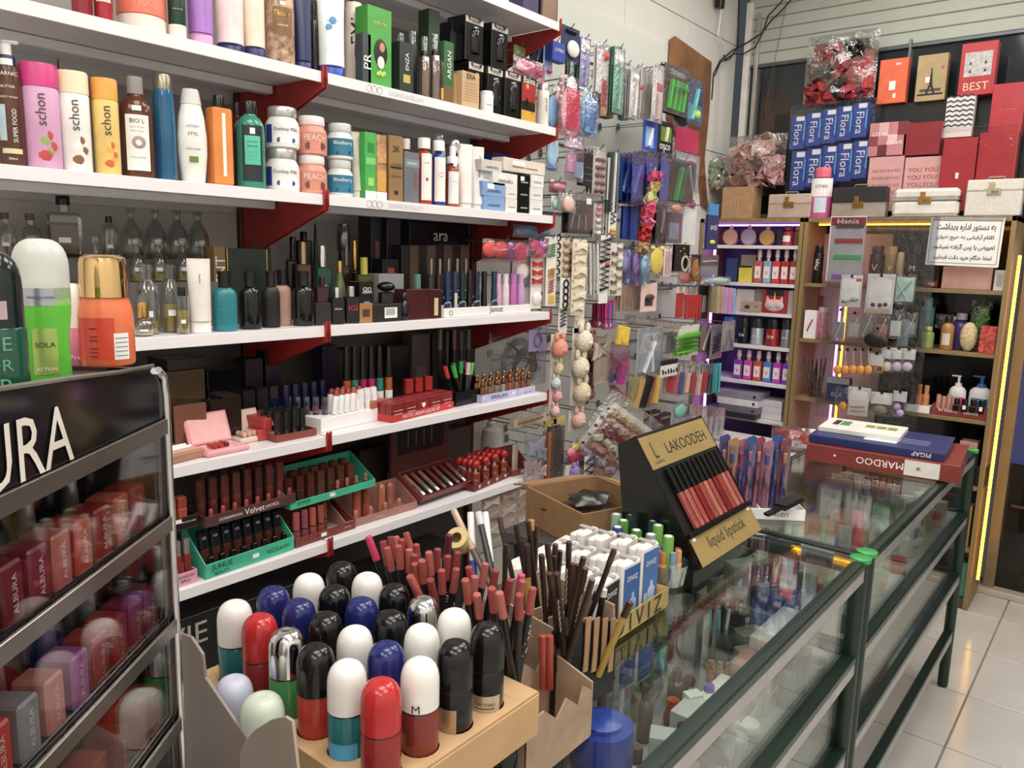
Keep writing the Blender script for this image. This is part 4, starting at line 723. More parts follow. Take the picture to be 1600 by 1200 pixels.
# lilac tray of glosses
o = tray('pale lilac tray printed with blue flowers, two rows of glosses', (753, 630), (836, 613), Z5, .055, .025, .026, mt('#b9b8d8', .5, s=120, v=.3), txt=[('SARALIAN', .3, .5, mt('#3a3a8a'), -.2), ('~~~~', .15, .3, mt('#3a3a8a'), .35)]); P('price_sticker', box(.016, .0006, .01, 0), STK, o, (.02, -.0006, .01))
GLC = ['#8a5a30', '#a06a40', '#9a8468', '#b0a08a', '#a85a48', '#a8684a', '#9a5038', '#a05a3c']
for j in range(2):
    for k in range(8):
        q = E('lip_gloss', f'gold domed lip gloss in the lilac tray, {("front", "rear")[j]} row, {ORD[k]} along', 'lip gloss', at(o, -o['w'] * .43 + o['w'] * .123 * k, .016 + .025 * j, .003), RT)
        P('body', lathe(PR['cyl'], .0075, .045 + .012 * j, 12), mt(GLC[k], .15, v=.3), q); P('cap', lathe(PR['bell'], .0078, .02, 12), mt('#a8683a', .15, .9), q, (0, 0, .044 + .012 * j)); P('cap_ball', ball(.0058), mt('#c08850', .12, .9), q, (0, 0, .06 + .012 * j))
# ---------- shelf 6
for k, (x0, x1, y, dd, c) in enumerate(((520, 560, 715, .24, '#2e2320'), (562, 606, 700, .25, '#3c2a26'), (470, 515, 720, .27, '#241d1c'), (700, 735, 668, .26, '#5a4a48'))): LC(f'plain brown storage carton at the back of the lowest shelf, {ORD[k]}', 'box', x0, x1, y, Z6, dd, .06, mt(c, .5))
o = tray('pink based lip gloss display with item number', (270, 921), (309, 908), Z6, .07, .03, .03, mt('#d898a8', .5), txt=[('NO:GA2-236', .7, .7, INK, 0), ('24PCS', .4, .35, INK, 0)], name='display_stand')
for k in range(3): stick(f'clear red lip gloss in the pink based display, {ORD[k]}', at(o, -.028 + .021 * k, .014, .003), o.rotation_euler.z, .008, .1, mt('#8a2420', .12), mt('#b8a09a', .15, .6), .66, name='lip_gloss', prof='cap', r2=.8)
q = tray('black shelf of the gloss display lettered matte gloss', at(o, -.055, .012, .128), at(o, .045, .012, .128), Z6 + .126, .075, .03, .03, mt('#241a1a', .4), name='display_shelf', txt=[('MATTE', .28, .8, PAP, -.3), ('GLOSS', .36, .35, PAP, -.28), ('ITEM NO.RY-4605', .35, .6, PAP, .25)]); P('price_sticker', box(.018, .0006, .009, 0), STK, q, (.0, -.0006, .018))
P('stand', box(.09, .004, .126), mt('#241a1a', .4), q, (0, .071, -.126))
for k in range(4): stick(f'terracotta square lipstick on the black gloss shelf, {ORD[k]}', at(q, -.033 + .025 * (k % 3), .016 + .026 * (k // 3), .003), q.rotation_euler.z, .0105, .072, mt('#a84430', .35), mt('#9a3a28', .35), .64, sq=True, r2=1)
GRNT = mt('#2fb48e', .45)
JU = tray('mint green card tray lettered Juhus with number plate', (322, 906), (460, 858), Z6, .1, .035, .115, GRNT, txt=[('JUHUS', .22, .6, INK, -.33), ('BEAUTY', .16, .22, INK, -.33), ('NO.JL6191', .26, .45, INK, .3)]); P('price_sticker', box(.018, .0006, .01, 0), STK, JU, (.01, -.0006, .013))
w = JU['w']
for k in range(8):
    q = stick(f'dark glass lip lacquer with lip logo in the mint tray, {ORD[k]}', at(JU, -w * .42 + w * .118 * k, .034, .003), JU.rotation_euler.z, .0095, .1, mt('#4a261a', .15), mt('#1c1a22', .25), .55, rx=-.12, sq=True, r2=.98, name='lip_lacquer')
    P('lip_logo', lathe([(.6, 0), (1, 0), (1, 1), (.6, 1)], .0055, .0005, 12, .6), mt('#b8a8c8'), q, (0, -.0096, .083), (PI / 2, 0, 0))
    stick(f'short black and copper tester before the mint tray lacquers, {ORD[k]}', at(JU, -w * .42 + w * .118 * k, .011, .003), JU.rotation_euler.z, .006, .045, mt('#a85a38', .3), BLK, .5, sq=True, r2=1)
VE = tray('brown card tray lettered Velvet resting over the mint tray', at(JU, -w * .46, .01, .118), at(JU, w * .56, .01, .118), Z6 + .119, .095, .026, .03, mt('#54302f', .5), txt=[('Velvet', .22, .5, PAP, .02), ('LIPSTICK', .16, .45, PAP, .22), ('DONAMOON', .24, .45, PAP, -.24)])
P('lip_logo', lathe([(.6, 0), (1, 0), (1, 1), (.6, 1)], .008, .0006, 12, .6), mt('#c07058'), VE, (.065, -.0004, .013), (PI / 2, 0, 0)); w2 = VE['w']
P('support', box(w2 * .9, .003, .115), mt('#54302f', .5), VE, (0, .0925, -.117))
VC = ['#5c2a22', '#632c24', '#6e2f28', '#70322a', '#6a2c28', '#542824', '#702c28', '#7a2c28']
for k in range(8):
    stick(f'tall oxblood lipstick tube in the Velvet tray, {ORD[k]}', at(VE, -w2 * .42 + w2 * .125 * k, .05, .003), VE.rotation_euler.z, .011, .098, mt(VC[k], .35), mt(VC[k], .32), .45, prof='cap', r2=.98)
    stick(f'small bare lipstick tester before the Velvet tubes, {ORD[k]}', at(VE, -w2 * .4 + w2 * .125 * k, .017, .003), VE.rotation_euler.z, .0055, .035, mt('#4a2420', .3), mt('#9a4238', .4), .45)
for k in range(4): stick(f'tall oxblood lipstick in the row behind, {ORD[k]}', at(VE, -w2 * .3 + w2 * .2 * k, .077, .003), VE.rotation_euler.z, .0105, .1, mt('#3c1e1a', .35), mt('#42201c', .35), .45, prof='cap', r2=.98)
BT = tray('rust brown tray of round mauve lipsticks with clear lining', (462, 857), (556, 825), Z6, .11, .024, .07, mt('#7a3226', .5), txt=[('~~~~', .12, .5, PAP, .35)]); P('price_sticker', box(.018, .0006, .01, 0), STK, BT, (-.01, -.0006, .008)); w = BT['w']
for k in range(5):
    q = stick(f'mauve lipstick with black ring in the rust tray, {ORD[k]}', at(BT, -w * .42 + w * .13 * k, .018 + (.02 if k == 4 else 0), .003), BT.rotation_euler.z, .0105, .085, mt(('#8a3a40', '#7a3444', '#8e4038', '#7c3a34', '#6e322e')[k], .3), mt(('#a04a4c', '#8c4450', '#a8503e', '#94483c', '#803c34')[k], .35), .42, prof='cap', r2=.86)
    P('ring', lathe([(0, 0), (1, 0), (1, 1), (0, 1)], .0098, .004, 12), BLK, q, (0, 0, .0345))
P('lining', box(w * .5, .08, .002), mt('#a89890', .1, b=.3), BT, (w * .22, .05, .003))
G2 = tray('second mint green tray of brown lipsticks, propped over the rust tray', at(BT, -w * .52, .012, .1), at(BT, w * .92, .012, .1), Z6 + .1, .11, .02, .085, GRNT, txt=[('JUHUS', .14, .6, INK, -.36)]); P('price_sticker', box(.018, .0006, .01, 0), STK, G2, (-.01, -.0006, .006)); w2 = G2['w']
P('support', box(w2 * .96, .003, .098), GRNT, G2, (0, .108, -.0995))
for j in range(2):
    for k in range(7):
        c = ('#4c261c', '#54281e', '#5e2a20', '#633a2c', '#5c3428', '#623628', '#6a3a2c')[k]
        stick(f'{("square", "flat")[k > 2]} brown lipstick in the second mint tray, row {ORD[j]}, {ORD[k]}', at(G2, -w2 * .44 + w2 * .117 * k, .034 + .026 * j, .003), G2.rotation_euler.z, .0108, .072 + .008 * j, mt(c, .3), mt(c, .25), .5, sq=True, r2=1, tx='JUH' if k == 1 and j == 0 else None, tm=GLD)
for k in range(4): stick(f'small tester lipstick before the second mint tray row, {ORD[k]}', at(G2, w2 * (.06 + .115 * k), .012, .003), G2.rotation_euler.z, .0055, .04, mt('#3c1c16', .3), mt('#a05c48', .4), .45)
NT = tray('dusty rose tray of fat nude lip crayons', (540, 828), (652, 794), Z6, .1, .022, .075, mt('#a8766c', .4), txt=[('___', .1, .5, PAP, -.05)]); w = NT['w']
for k in range(4):
    c = ('#a8523e', '#9a4a38', '#b0664c', '#a05c44')[k]
    stick(f'fat nude lip crayon in the dusty rose tray, {ORD[k]}', at(NT, -w * .24 + w * .15 * k + (.01 if k > 1 else 0), .04 + .01 * (k % 2), .003), NT.rotation_euler.z, .012, .1 - .006 * k, mt(c, .3), mt(c, .3), .4, prof='bullet', r2=1)
for k in range(4): stick(f'short clear based tester before the nude crayons, {ORD[k]}', at(NT, -w * .33 + w * .2 * k, .014, .003), NT.rotation_euler.z, .0075, .04, mt('#c8a090', .1), mt('#b06a54', .4), .4)
# tilted case of metallic lipsticks
A, B, rz, w = frontline((656, 793), (736, 764), Z6); o = E('lipstick_case', 'tilted maroon case of silver and wine lipsticks', 'case', V(((A.x + B.x) / 2, (A.y + B.y) / 2, Z6 + .012)), rz, None, .5)
MC = mt('#7a322c', .4)
P('base', box(w, .12, .006), MC, o, (0, .06, 0)); P('lining', box(w * .92, .112, .0008), mt('#2a1612', .5), o, (0, .06, .006))
for s in (-1, 1): P('rim', box(.005, .12, .018), MC, o, (s * (w / 2 - .0025), .06, .006)); P('rim', box(w - .01, .005, .018), MC, o, (0, .06 + s * .0575, .006))
for k in range(7):
    q = E('lipstick', f'slim lipstick laid in the maroon case, {ORD[k]} from the nude tray', 'lipstick', o.location + MX.Rotation(rz, 3, 'Z') @ MX.Rotation(.5, 3, 'X') @ V((-w * .4 + w * .133 * k, .012, .0145)), rz, None, .5 - PI / 2)
    a_ = mt('#c8b8b0', .15, .8) if k not in (3, 5) else mt('#6a2a2a', .25); P('body', lathe(PR['cyl'], .007, .048, 12), a_, q); P('cap', lathe(PR['cap'], .007, .045, 12), mt(('#9a6a58', '#8a4a40', '#94584a', '#6e2c2a', '#7a3a34', '#6a2826', '#7c4038')[k], .3), q, (0, 0, .05)); P('collar', lathe(PR['cap'], .0073, .004, 12), CHR, q, (0, 0, .047))
X, a, b, h = spanX(612, 702, 655, Z6, .17); o = carton('wine coloured box lid standing behind the tilted case', 'box', (X - .01, (a + b) / 2, Z6), R9, b - a, .015, h, mt('#5a2a26', .45), lab=[('p', .55, .95, .8, mt('#1c1212', .3))])
for k in range(4): lettering(o, '|', .002, h * .75, mt('#a8a4a8'), y=-.0095, x=-.06 + .035 * k, h=h * .22)
# hearts and balls
o = tray('maroon heart printed tray of red ball topped lip glosses', (741, 769), (797, 745), Z6, .095, .022, .024, mt('#6c2426', .45), ); w = o['w']
for k in range(4): P('heart_print', HEART, mt('#d8b8b4'), o, (-w * .36 + w * .24 * k, -.0003, .011), (0, 0, 0), (.007, .0006, .007))

for j in range(4):
    for k in range(4):
        q = E('lip_gloss', f'brown lip gloss with a red ball top, row {ORD[j]} from the shelf edge, {ORD[k]} along', 'lip gloss', at(o, -w * .38 + w * .255 * k + .001 * j, .014 + .0225 * j, .003), RT - .1)
        P('body', box(.0225, .019, .055, .002), mt('#8c3a1e', .25), q); P('ball_top', ball(.0155), mt('#a81410', .12), q, (0, 0, .066)); P('neck', lathe(PR['cap'], .004, .02, 8), mt('#d8c8c4', .1), q, (0, 0, .049))
        if j == 0: lettering(q, 'LIP', .02, .026, PAP, y=-.0088, vert=1)
o = tray('terracotta tray with a cream name plate at the shelf end', (800, 745), (830, 737), Z6, .09, .02, .085, mt('#8a4230', .5), txt=[('Karite', .5, .5, INK, .15)]); P('name_plate', box(.03, .0005, .011, 0), STK, o, (.006, -.0002, .0045))
for k in range(3): stick(f'clear tube with pale green end in the terracotta tray, {ORD[k]}', at(o, -.024 + .018 * k, .02 + .01 * k, .003), RT, .006, .105, mt('#c8b4a4', .1), mt('#8ac0a0', .3), .88, name='lip_gloss', cat='lip gloss')
LB('white cone shaped bottle standing behind the ball glosses', 'bottle', 750, 786, 651, Z6, .26, body='bell', bm_=mt('#d8d4d4', .3), cap=('taper', .84, .3, WHT))
# ================================================================ goods hanging on the ribbed wall
HKM = mt('#8a8d90', .25, .9)
_hk = {}
BOW = prism([(-1, -.75), (-.15, -.25), (.15, -.25), (1, -.75), (.85, 0), (1, .75), (.15, .25), (-.15, .25), (-1, .75), (-.85, 0)], 1)
def hook(Y, z, L):
    k = round(L, 2)
    if k not in _hk: _hk[k] = tube([(0, 0, 0), (0, -L * .5, .0), (0, -L, .002), (0, -L - .012, .016)], .0022, 5)
    n = len(_hooks); _hooks.append(1)
    o = E('peg_hook', f'chrome hook holding {_hlab[0]}', 'hook', V((XW + .018, Y, z)), R9)
    P('prong', _hk[k], HKM, o, (0, 0, 0)); P('clip', box(.018, .006, .03, .001), HKM, o, (0, .0, -.012))
_hooks = []; _hlab = ['']
def pieces(o, w, h, parts, seed=0, t0=.004):
    """parts in fractions of the pack: c card, f film bag, b blob, r ring, k bar, t print, w wavy strip"""
    for q in parts:
        k = q[0]
        if k == 'c': c, u0, u1, v0, v1 = q[1:6]; th = q[6] if len(q) > 6 else .0015; P('card', box((u1 - u0) * w, th, (v1 - v0) * h, .0004), mt(c, .45) if isinstance(c, str) else c, o, ((u0 + u1) / 2 * w, q[7] if len(q) > 7 else 0, v0 * h))
        elif k == 'f': P('clear_bag', pillow(w, h, q[1] if len(q) > 1 else .02, 6, seed, .2), film(q[2] if len(q) > 2 else '#f4f6f8', .4, .1, .7, 60, .04), o, (0, -.004, 0))
        elif k == 'b': c, u, v, ru, rv = q[1:6]; P(q[6] if len(q) > 6 else 'item', ball(1, 1, 1, 1, 12, 7), mt(c, .45) if isinstance(c, str) else c, o, (u * w, -.006, v * h - rv * h), (0, 0, 0), (ru * w, min(ru * w, rv * h, .012), rv * h))
        elif k == 'o': c, u, v, ru, rv = q[1:6]; P('bow', BOW, mt(c, .5), o, (u * w, -.005, v * h), (0, 0, 0), (ru * w, .009, rv * h))
        elif k == 'r': c, u, v, R = q[1:5]; P('ring_item', lathe([(.72, 0), (1, 0), (1, 1), (.72, 1)], R * w, .004, 14), mt(c, .35), o, (u * w, -.001, v * h), (PI / 2, 0, 0))
        elif k == 'k': c, u0, v0, u1, v1, r = q[1:7]; P(q[7] if len(q) > 7 else 'rod', tube([(u0 * w, -.004, v0 * h), ((u0 + u1) / 2 * w, -.0045, (v0 + v1) / 2 * h), (u1 * w, -.004, v1 * h)], r * w, 6), mt(c, .3) if isinstance(c, str) else c, o)
        elif k == 't': lettering(o, q[1], q[3] * w, q[2] * h, mt(q[4]), y=-.0012 if len(q) < 7 else q[6], vert=q[5] if len(q) > 5 else 0)
        elif k == 'w': c, u, v0, v1, r = q[1:6]; n = 9; P('wavy_clip', tube([((u + (.5 if i % 2 else -.5) * r * 3) * w, -.003, (v0 + (v1 - v0) * i / n) * h) for i in range(n + 1)], r * w * .35, 5), mt(c, .3), o)
def pk(label, cat, x0, x1, y0, y1, off, parts, n=1, st=.012, hk=True, name='pack', rot=0., cols=None):
    X = XW + off; xm = (x0 + x1) / 2; a, b = onX(x0, (y0 + y1) / 2, X), onX(x1, (y0 + y1) / 2, X); t, u = onX(xm, y0, X), onX(xm, y1, X)
    w, h, Y = b.y - a.y, t.z - u.z, (a.y + b.y) / 2
    for i in range(n):
        l = label if n == 1 else f'{label}, {ORD[i]} back from the front'
        o = E(name, l, cat, V((X - i * st, Y + (random.uniform(-.004, .004) if i else 0), u.z)), R9 + rot); pp = parts
        if cols: pp = [tuple(cols[i % len(cols)] if z == '*' else z for z in q) for q in parts]
        if i > 0: pp = [q for q in pp if q[0] in 'cfk'][:4]
        pieces(o, w, h, pp, seed=len(_hooks) + i)
    if hk: _hlab[0] = 'the ' + ' '.join(label.replace(',', '').split()[:12]); hook(Y, t.z - .006, off - .018 + .004)
def rail(y0px, x0, x1, off=.05):
    A, B = onX(x0, y0px, XW + off), None; return A
for k, (z, ya, yb) in enumerate(((2.42, 2.45, 3.5), (2.06, 2.35, 3.6), (1.78, 2.3, 3.6), (1.45, 2.3, 3.75), (1.2, 2.3, 3.75))):
    T('hanging_rail', tube([(XW + .016, ya, z), (XW + .016, (ya + yb) / 2, z), (XW + .016, yb, z)], .005, 6), HKM, f'grey steel rail for display hooks across the ribbed wall, {ORD[k]} from the top', 'rail', (0, 0, 0))
WC = '#e6e2dc'
FB = ('f', .02)
# row A
pk('navy dental floss card with white round case', 'floss pack', 876, 905, 42, 95, .30, [('c', '#1d2c56', -.5, .5, 0, 1), ('b', '#ece8e0', .1, .36, .32, .26), ('b', '#2a3a6a', .1, .36, .1, .09), ('k', '#0c1020', -.25, .85, .25, .85, .05)])
pk('blue boxed floss beside the round case card', 'floss pack', 858, 878, 64, 97, .30, [('c', '#2a46a8', -.5, .5, 0, .9, .03), ('t', 'JUMBO', .5, .7, '#dfe4f4', 0, -.016)])
pk('dark toothbrush pack tucked behind the top shelf end', 'toothbrush pack', 832, 850, 62, 100, .26, [('c', '#1f2740', -.5, .5, 0, 1), ('k', '#4a5a9a', -.2, .1, .2, .9, .08)], 2)
pk('lime green toothbrush pack by the shelf bracket', 'toothbrush pack', 802, 820, 72, 96, .26, [('c', '#7aa82a', -.5, .5, 0, 1), FB])
pk('crinkled pink flowered shower cap bag', 'shower cap', 800, 850, 92, 124, .3, [('b', '#d89ab0', 0, .5, .45, .42), ('b', '#b05878', .2, .4, .2, .2), ('b', '#e8c0cc', -.25, .45, .2, .25), ('f', .04, '#f0c8d4')])
pk('pale blue pack with pink badge beside the shower cap', 'pack', 849, 863, 60, 118, .28, [('c', '#a8c4e4', -.5, .5, 0, 1), ('b', '#d23a6a', .1, .12, .3, .06)])
pk('cotton pad roll in a clear bag with hot pink label', 'cotton bag', 872, 902, 118, 214, .36, [('b', '#e8dcd8', 0, .42, .42, .4), ('c', '#d8346e', -.25, .4, .12, .78, .004, -.016), ('k', '#f4d0dc', -.1, .2, -.1, .7, .03), ('f', .05, '#f8d8e0')])
pk('cotton bag with red and white label behind the pink one', 'cotton bag', 862, 876, 130, 205, .3, [('b', '#dcd0cc', 0, .45, .45, .42), ('c', '#c83a4a', -.3, .3, .05, .35, .004, -.016), ('f', .04)])
pk('cotton roll bag with blue wrapper', 'cotton bag', 903, 931, 138, 216, .34, [('b', '#8aa8cc', 0, .45, .44, .42), ('c', '#6a98cc', -.3, .35, .1, .7, .004, -.016), ('f', .05, '#d8e6f4')])
pk('light blue wet wipes pack at the shelf end', 'wipes', 853, 870, 148, 200, .32, [('b', '#7ab4dc', 0, .5, .48, .5), ('t', 'pad', .5, .5, '#ffffff', 1, -.014)])
pk('pale blue cotton bag below the second shelf end', 'cotton bag', 851, 870, 208, 268, .32, [('b', '#9cc4e4', 0, .55, .48, .44), ('c', '#dfe8f0', -.3, .3, .4, .8, .003, -.014), ('b', '#2a6ac0', 0, .08, .4, .05), FB])
TBR = ['#8a7ac0', '#2a6a4a', '#c8302a', '#8a4a3a', '#4a8a6a', '#5a9ac8', '#a8b8c0', '#3a4a7a', '#c85a7a', '#7ac0a0']
def brush(label, x0, x1, y0, y1, off, c, n, c2='#e8e4e0'):
    pk(label, 'toothbrush pack', x0, x1, y0, y1, off, [('c', '*', -.5, .5, 0, 1), ('c', c2, -.42, .42, .72, .96, .0006, -.0012), ('k', '*', 0, .06, .05, .7, .12), ('b', '#f4f4f0', .0, .8, .22, .07), ('f', .014)], n, .011, cols=c)
brush('violet toothbrush blister pack', 906, 921, 58, 140, .27, ['#9a94c8', '#4a7a5a', '#2a3a6a', '#7a8a4a'], 4)
brush('mint toothbrush blister pack', 890, 906, 85, 150, .24, ['#a8d0a8', '#c8dcc0', '#4a6a4a'], 3)
pk('long red and white toothbrush pack lettered sideways', 'toothbrush pack', 931, 949, 66, 180, .28, [('c', '#e4dcd8', -.5, .5, 0, 1), ('c', '#c02a28', .05, .5, .05, .5, .0006, -.0012), ('c', '#1c1c3a', -.5, 0, 0, .3, .0006, -.0012), ('c', '#e8a030', .05, .5, .0, .12, .0006, -.0014), ('t', 'Dr.Wood', .42, .75, '#2a2a4a', 1, -.0016), ('b', '#c83a3a', .2, .82, .2, .06), ('f', .014)], 2)
brush('maroon toothbrush blister pack', 949, 960, 78, 185, .25, ['#8a4a44', '#3a5a4a', '#5a6a7a', '#b04a3a'], 4)
brush('clear green toothbrush blister pack', 958, 974, 72, 178, .28, ['#7ab89a', '#3a7a5a', '#a0b8b0', '#c8c0b8', '#4a5a5a'], 5)
brush('grey blue toothbrush blister pack', 974, 983, 98, 188, .24, ['#8a98a8', '#6a7a9a', '#b0b8c4'], 3)
brush('white toothbrush card with pale handle', 984, 998, 105, 186, .27, ['#e4e0da', '#d8d4ce', '#dcdad4'], 3)
pk('white folding toothbrush card with pink heart', 'toothbrush pack', 992, 1002, 103, 186, .24, [('c', WC, -.5, .5, 0, 1), ('b', '#c86a7a', .1, .6, .25, .06), ('f', .012)], 2)
for k in range(3): pk(f'narrow white toothbrush card on the long hooks, {ORD[k]} before the pink one', 'toothbrush pack', 1000 + k * 7, 1007 + k * 7, 108, 187, .25, [('c', '#dcd8d2', -.5, .5, 0, 1), ('k', '#a89a8a', 0, .1, 0, .7, .18), ('f', .012)])
pk('white and pink brush card hanging foremost', 'toothbrush pack', 1019, 1036, 100, 192, .30, [('c', '#e6e0de', -.5, .5, 0, 1), ('c', '#d2567e', -.1, .4, .55, .68, .004, -.002), ('k', '#c0a8a8', 0, .05, 0, .5, .14), ('t', 'MISS', .3, .3, '#3a3a4a', 1, -.002), ('f', .014)])
pk('black carded pack of green razors', 'razor pack', 1036, 1076, 104, 180, .26, [('c', '#15181c', -.5, .5, .0, 1), ('t', 'comeon', .86, .6, '#d8e0e8')] + [('k', '#3aa83a', -.3 + .18 * k, .08, -.2 + .18 * k, .7, .05, 'razor') for k in range(4)] + [('b', '#2a7a2a', -.15 + .25 * k, .55, .12, .08) for k in range(3)] + [FB], 2, .02)
pk('teal and blue razor pack beside the gold strip', 'razor pack', 1074, 1098, 124, 196, .24, [('c', '#1a4a7a', -.5, .5, 0, 1), ('c', '#2a9ab0', -.5, .5, .1, .45, .0006, -.001), ('k', '#5ad0c8', -.2, .1, .1, .8, .07), ('b', '#c8d840', .1, .25, .2, .1), FB])
pk('royal blue carded comb set', 'comb pack', 1004, 1027, 189, 236, .27, [('c', '#1f4fae', -.5, .5, 0, 1), ('c', '#8ab4e0', -.3, .25, .12, .8, .0006, -.001), ('k', '#e8e8f0', -.1, .15, .1, .75, .06)])
pk('black and yellow razor card reading onco', 'razor pack', 1027, 1051, 190, 247, .26, [('c', '#161a1a', -.5, .5, 0, 1), ('c', '#5a7a3a', -.3, .4, .45, .85, .0006, -.001), ('k', '#d8d8a0', 0, .45, .1, .85, .06), ('t', 'onco', .3, .7, '#e4e8ea'), ('t', '5', .12, .2, '#e4e8ea')], 3, .015)
pk('black bag of dark hair ties behind the blue combs', 'hair ties', 1050, 1075, 165, 200, .22, [('b', '#15161a', 0, .5, .5, .45), FB])
# row B
pk('bag of pink and blue make-up sponges', 'sponge bag', 881, 911, 213, 284, .34, [('c', '#d8a8c0', -.35, .05, .2, .6, .014), ('c', '#8ac4d8', .0, .42, .1, .45, .014, -.003), ('c', '#e8e4ea', -.5, .5, .75, 1), ('f', .03, '#f0e4f0')])
pk('black card of tiny hair pins', 'hair pin card', 911, 926, 240, 290, .3, [('c', '#26262a', -.5, .5, 0, 1)] + [('b', '#8a8a90', -.3 + .2 * (i % 4), .15 + .2 * (i // 4), .05, .015) for i in range(12)], 3)
pk('white strip of brown claw clips', 'clip card', 926, 946, 230, 306, .3, [('c', '#d8d0c8', -.5, .5, 0, 1)] + [('b', '#7a4a3a', -.2 + .4 * (i % 2), .1 + .16 * (i // 2), .16, .05) for i in range(10)] + [FB], 3, .014)
pk('bundle of slim grey headbands', 'headband', 950, 968, 238, 332, .3, [('k', '#4a4e54', -.3, .0, -.2, 1, .07), ('k', '#d8d8d8', -.05, .0, 0, 1, .07), ('k', '#6a6e74', .25, .0, .2, 1, .07), ('c', '#c4c4c0', -.5, .5, .2, .9, .001, .004)], 3)
pk('dark blue comb card with three small holes', 'comb pack', 968, 986, 246, 313, .26, [('c', '#1d3a78', -.5, .5, 0, 1), ('k', '#6a8ac8', -.2, .2, .1, .8, .06), ('b', '#dfe6f2', -.2, .3, .08, .02), ('b', '#dfe6f2', .1, .3, .08, .02)], 3)
pk('blue violet bagged comb on the middle hook', 'comb pack', 986, 1006, 238, 318, .3, [('c', '#4a58a8', -.4, .4, .0, .8, .004), ('k', '#8a94d8', -.3, .2, .2, .75, .06), ('f', .02, '#c8d0f0')], 4, .022)
pk('bright blue bagged comb on the next hook', 'comb pack', 1008, 1026, 236, 320, .3, [('c', '#4a60b8', -.4, .4, .0, .8, .004), ('k', '#9aa8e0', .2, .1, -.2, .75, .06), ('f', .02, '#c8d0f0')], 4, .022)
pk('periwinkle bagged comb nearest the gold strip', 'comb pack', 1030, 1046, 238, 316, .28, [('c', '#5a68b4', -.4, .4, .05, .8, .004), ('f', .02, '#c8d0f0')], 3, .022)
pk('black bag of green hair brushes', 'brush bag', 1046, 1086, 250, 316, .25, [('c', '#1b201e', -.45, .45, 0, .95), ('k', '#3a8a4a', -.3, .0, -.1, .8, .06), ('k', '#2a6a3a', -.1, .0, .1, .8, .05), ('k', '#d8dce0', .2, .9, .45, .1, .03), ('f', .03, '#c8d8cc')], 2, .03)
pk('royal blue flat comb card below the combs', 'comb pack', 973, 985, 322, 374, .25, [('c', '#25439c', -.5, .5, 0, 1)], 2); pk('second royal blue flat comb card beside it', 'comb pack', 985, 996, 322, 375, .26, [('c', '#2a4aa8', -.5, .5, 0, 1)], 2)
pk('navy starred card next to the royal blue ones', 'comb pack', 996, 1011, 320, 376, .26, [('c', '#1a2244', -.5, .5, 0, 1)] + [('b', '#aab4d8', -.3 + .3 * (i % 3), .2 + .3 * (i // 3), .05, .015) for i in range(9)])
# string of scrunchies
o = E('scrunchie_string', 'cord strung with pink, yellow and red hair scrunchies', 'scrunchies', onX(1024, 262, XW + .33)); a = onX(1024, 262, XW + .33); b = onX(1000, 395, XW + .33)
P('cord', tube([(0, 0, 0), (b - a) * .5, (b - a)], .0025, 6), mt('#c8b48a', .7), o)
for k, (u, c) in enumerate(((.12, '#c83a6a'), (.24, '#c8a85a'), (.36, '#c8c87a'), (.46, '#d84a80'), (.55, '#c83050'), (.64, '#d8689a'), (.74, '#b81c24'), (.84, '#c02428'), (.95, '#b0905a'))): P('scrunchie', pillow(.05, .045, .04, 6, k, .4), mt(c, .7, s=60, v=.3), o, (b - a) * u + V((.006, .006 * (k % 2), -.02)), (0, 0, R9))
_hlab[0] = 'the cord of scrunchies'; hook(a.y, a.z, .3)
pk('mint green eye mask in a small card', 'eye mask', 861, 875, 306, 328, .34, [('c', '#d8d4d0', -.5, .5, 0, 1), ('b', '#8ac8b0', 0, .4, .5, .4), ('b', INK, 0, .5, .16, .14)]); pk('pale pink pointed silicone brush on a grey card', 'cleansing brush', 872, 899, 302, 332, .36, [('c', '#9a9894', -.5, .5, 0, 1), ('b', '#e0bcae', 0, .45, .34, .42), ('b', INK, .05, .45, .12, .1), FB])
pk('dull pink carded sponge under the shelf end', 'sponge', 858, 884, 282, 302, .33, [('c', '#a04a5a', -.5, .5, 0, 1), ('b', '#c87a8a', 0, .5, .4, .3), FB]); pk('clear bag of black hair pins with pink tips', 'hair pin bag', 887, 926, 300, 365, .34, [('c', '#2a2628', -.5, .5, 0, .8, .008)] + [('k', '#b08aa0' if i % 3 == 0 else '#4a4648', -.4 + .1 * i, .1, -.3 + .08 * i, .45, .02) for i in range(8)] + [('f', .02), ('c', '#e6e4e0', .1, .3, .72, .86, .0006, -.014)], 2, .02)
pk('slim cream clip strip before the pin bag', 'clip card', 926, 940, 318, 372, .32, [('c', '#cfc6bc', -.5, .5, 0, 1)] + [('b', '#c87a8a' if i > 2 else '#e8e0d4', 0, .15 + .18 * i, .3, .07) for i in range(5)] + [FB], 2); pk('grey card with a small barcode', 'clip card', 942, 951, 315, 366, .28, [('c', '#b8b8b4', -.5, .5, 0, 1), ('c', '#2a2a2a', -.3, .3, .12, .22, .0006, -.001)], 3)
pk('strip of spiral hair coils with smiley colours', 'hair coil card', 951, 963, 312, 370, .3, [('c', '#e4e2de', -.5, .5, 0, 1), ('w', '#3a3a5a', 0, .35, .95, .2), ('b', '#d8b040', 0, .18, .35, .07), ('b', '#c88a3a', 0, .08, .35, .06)], 2)
pk('black bagged mask with silver edge', 'pack', 1024, 1041, 320, 382, .25, [('c', '#1d1b1b', -.5, .5, 0, 1), ('k', '#9a8a7a', 0, .3, .2, .9, .06), FB], 2, .02); pk('grey photo card pack beside the black mask', 'pack', 1041, 1066, 316, 380, .26, [('c', '#3a4048', -.5, .5, 0, .75), ('c', '#8aa0ac', -.3, .3, .1, .5, .001, -.001), ('b', '#c88a70', 0, .85, .3, .1), FB])
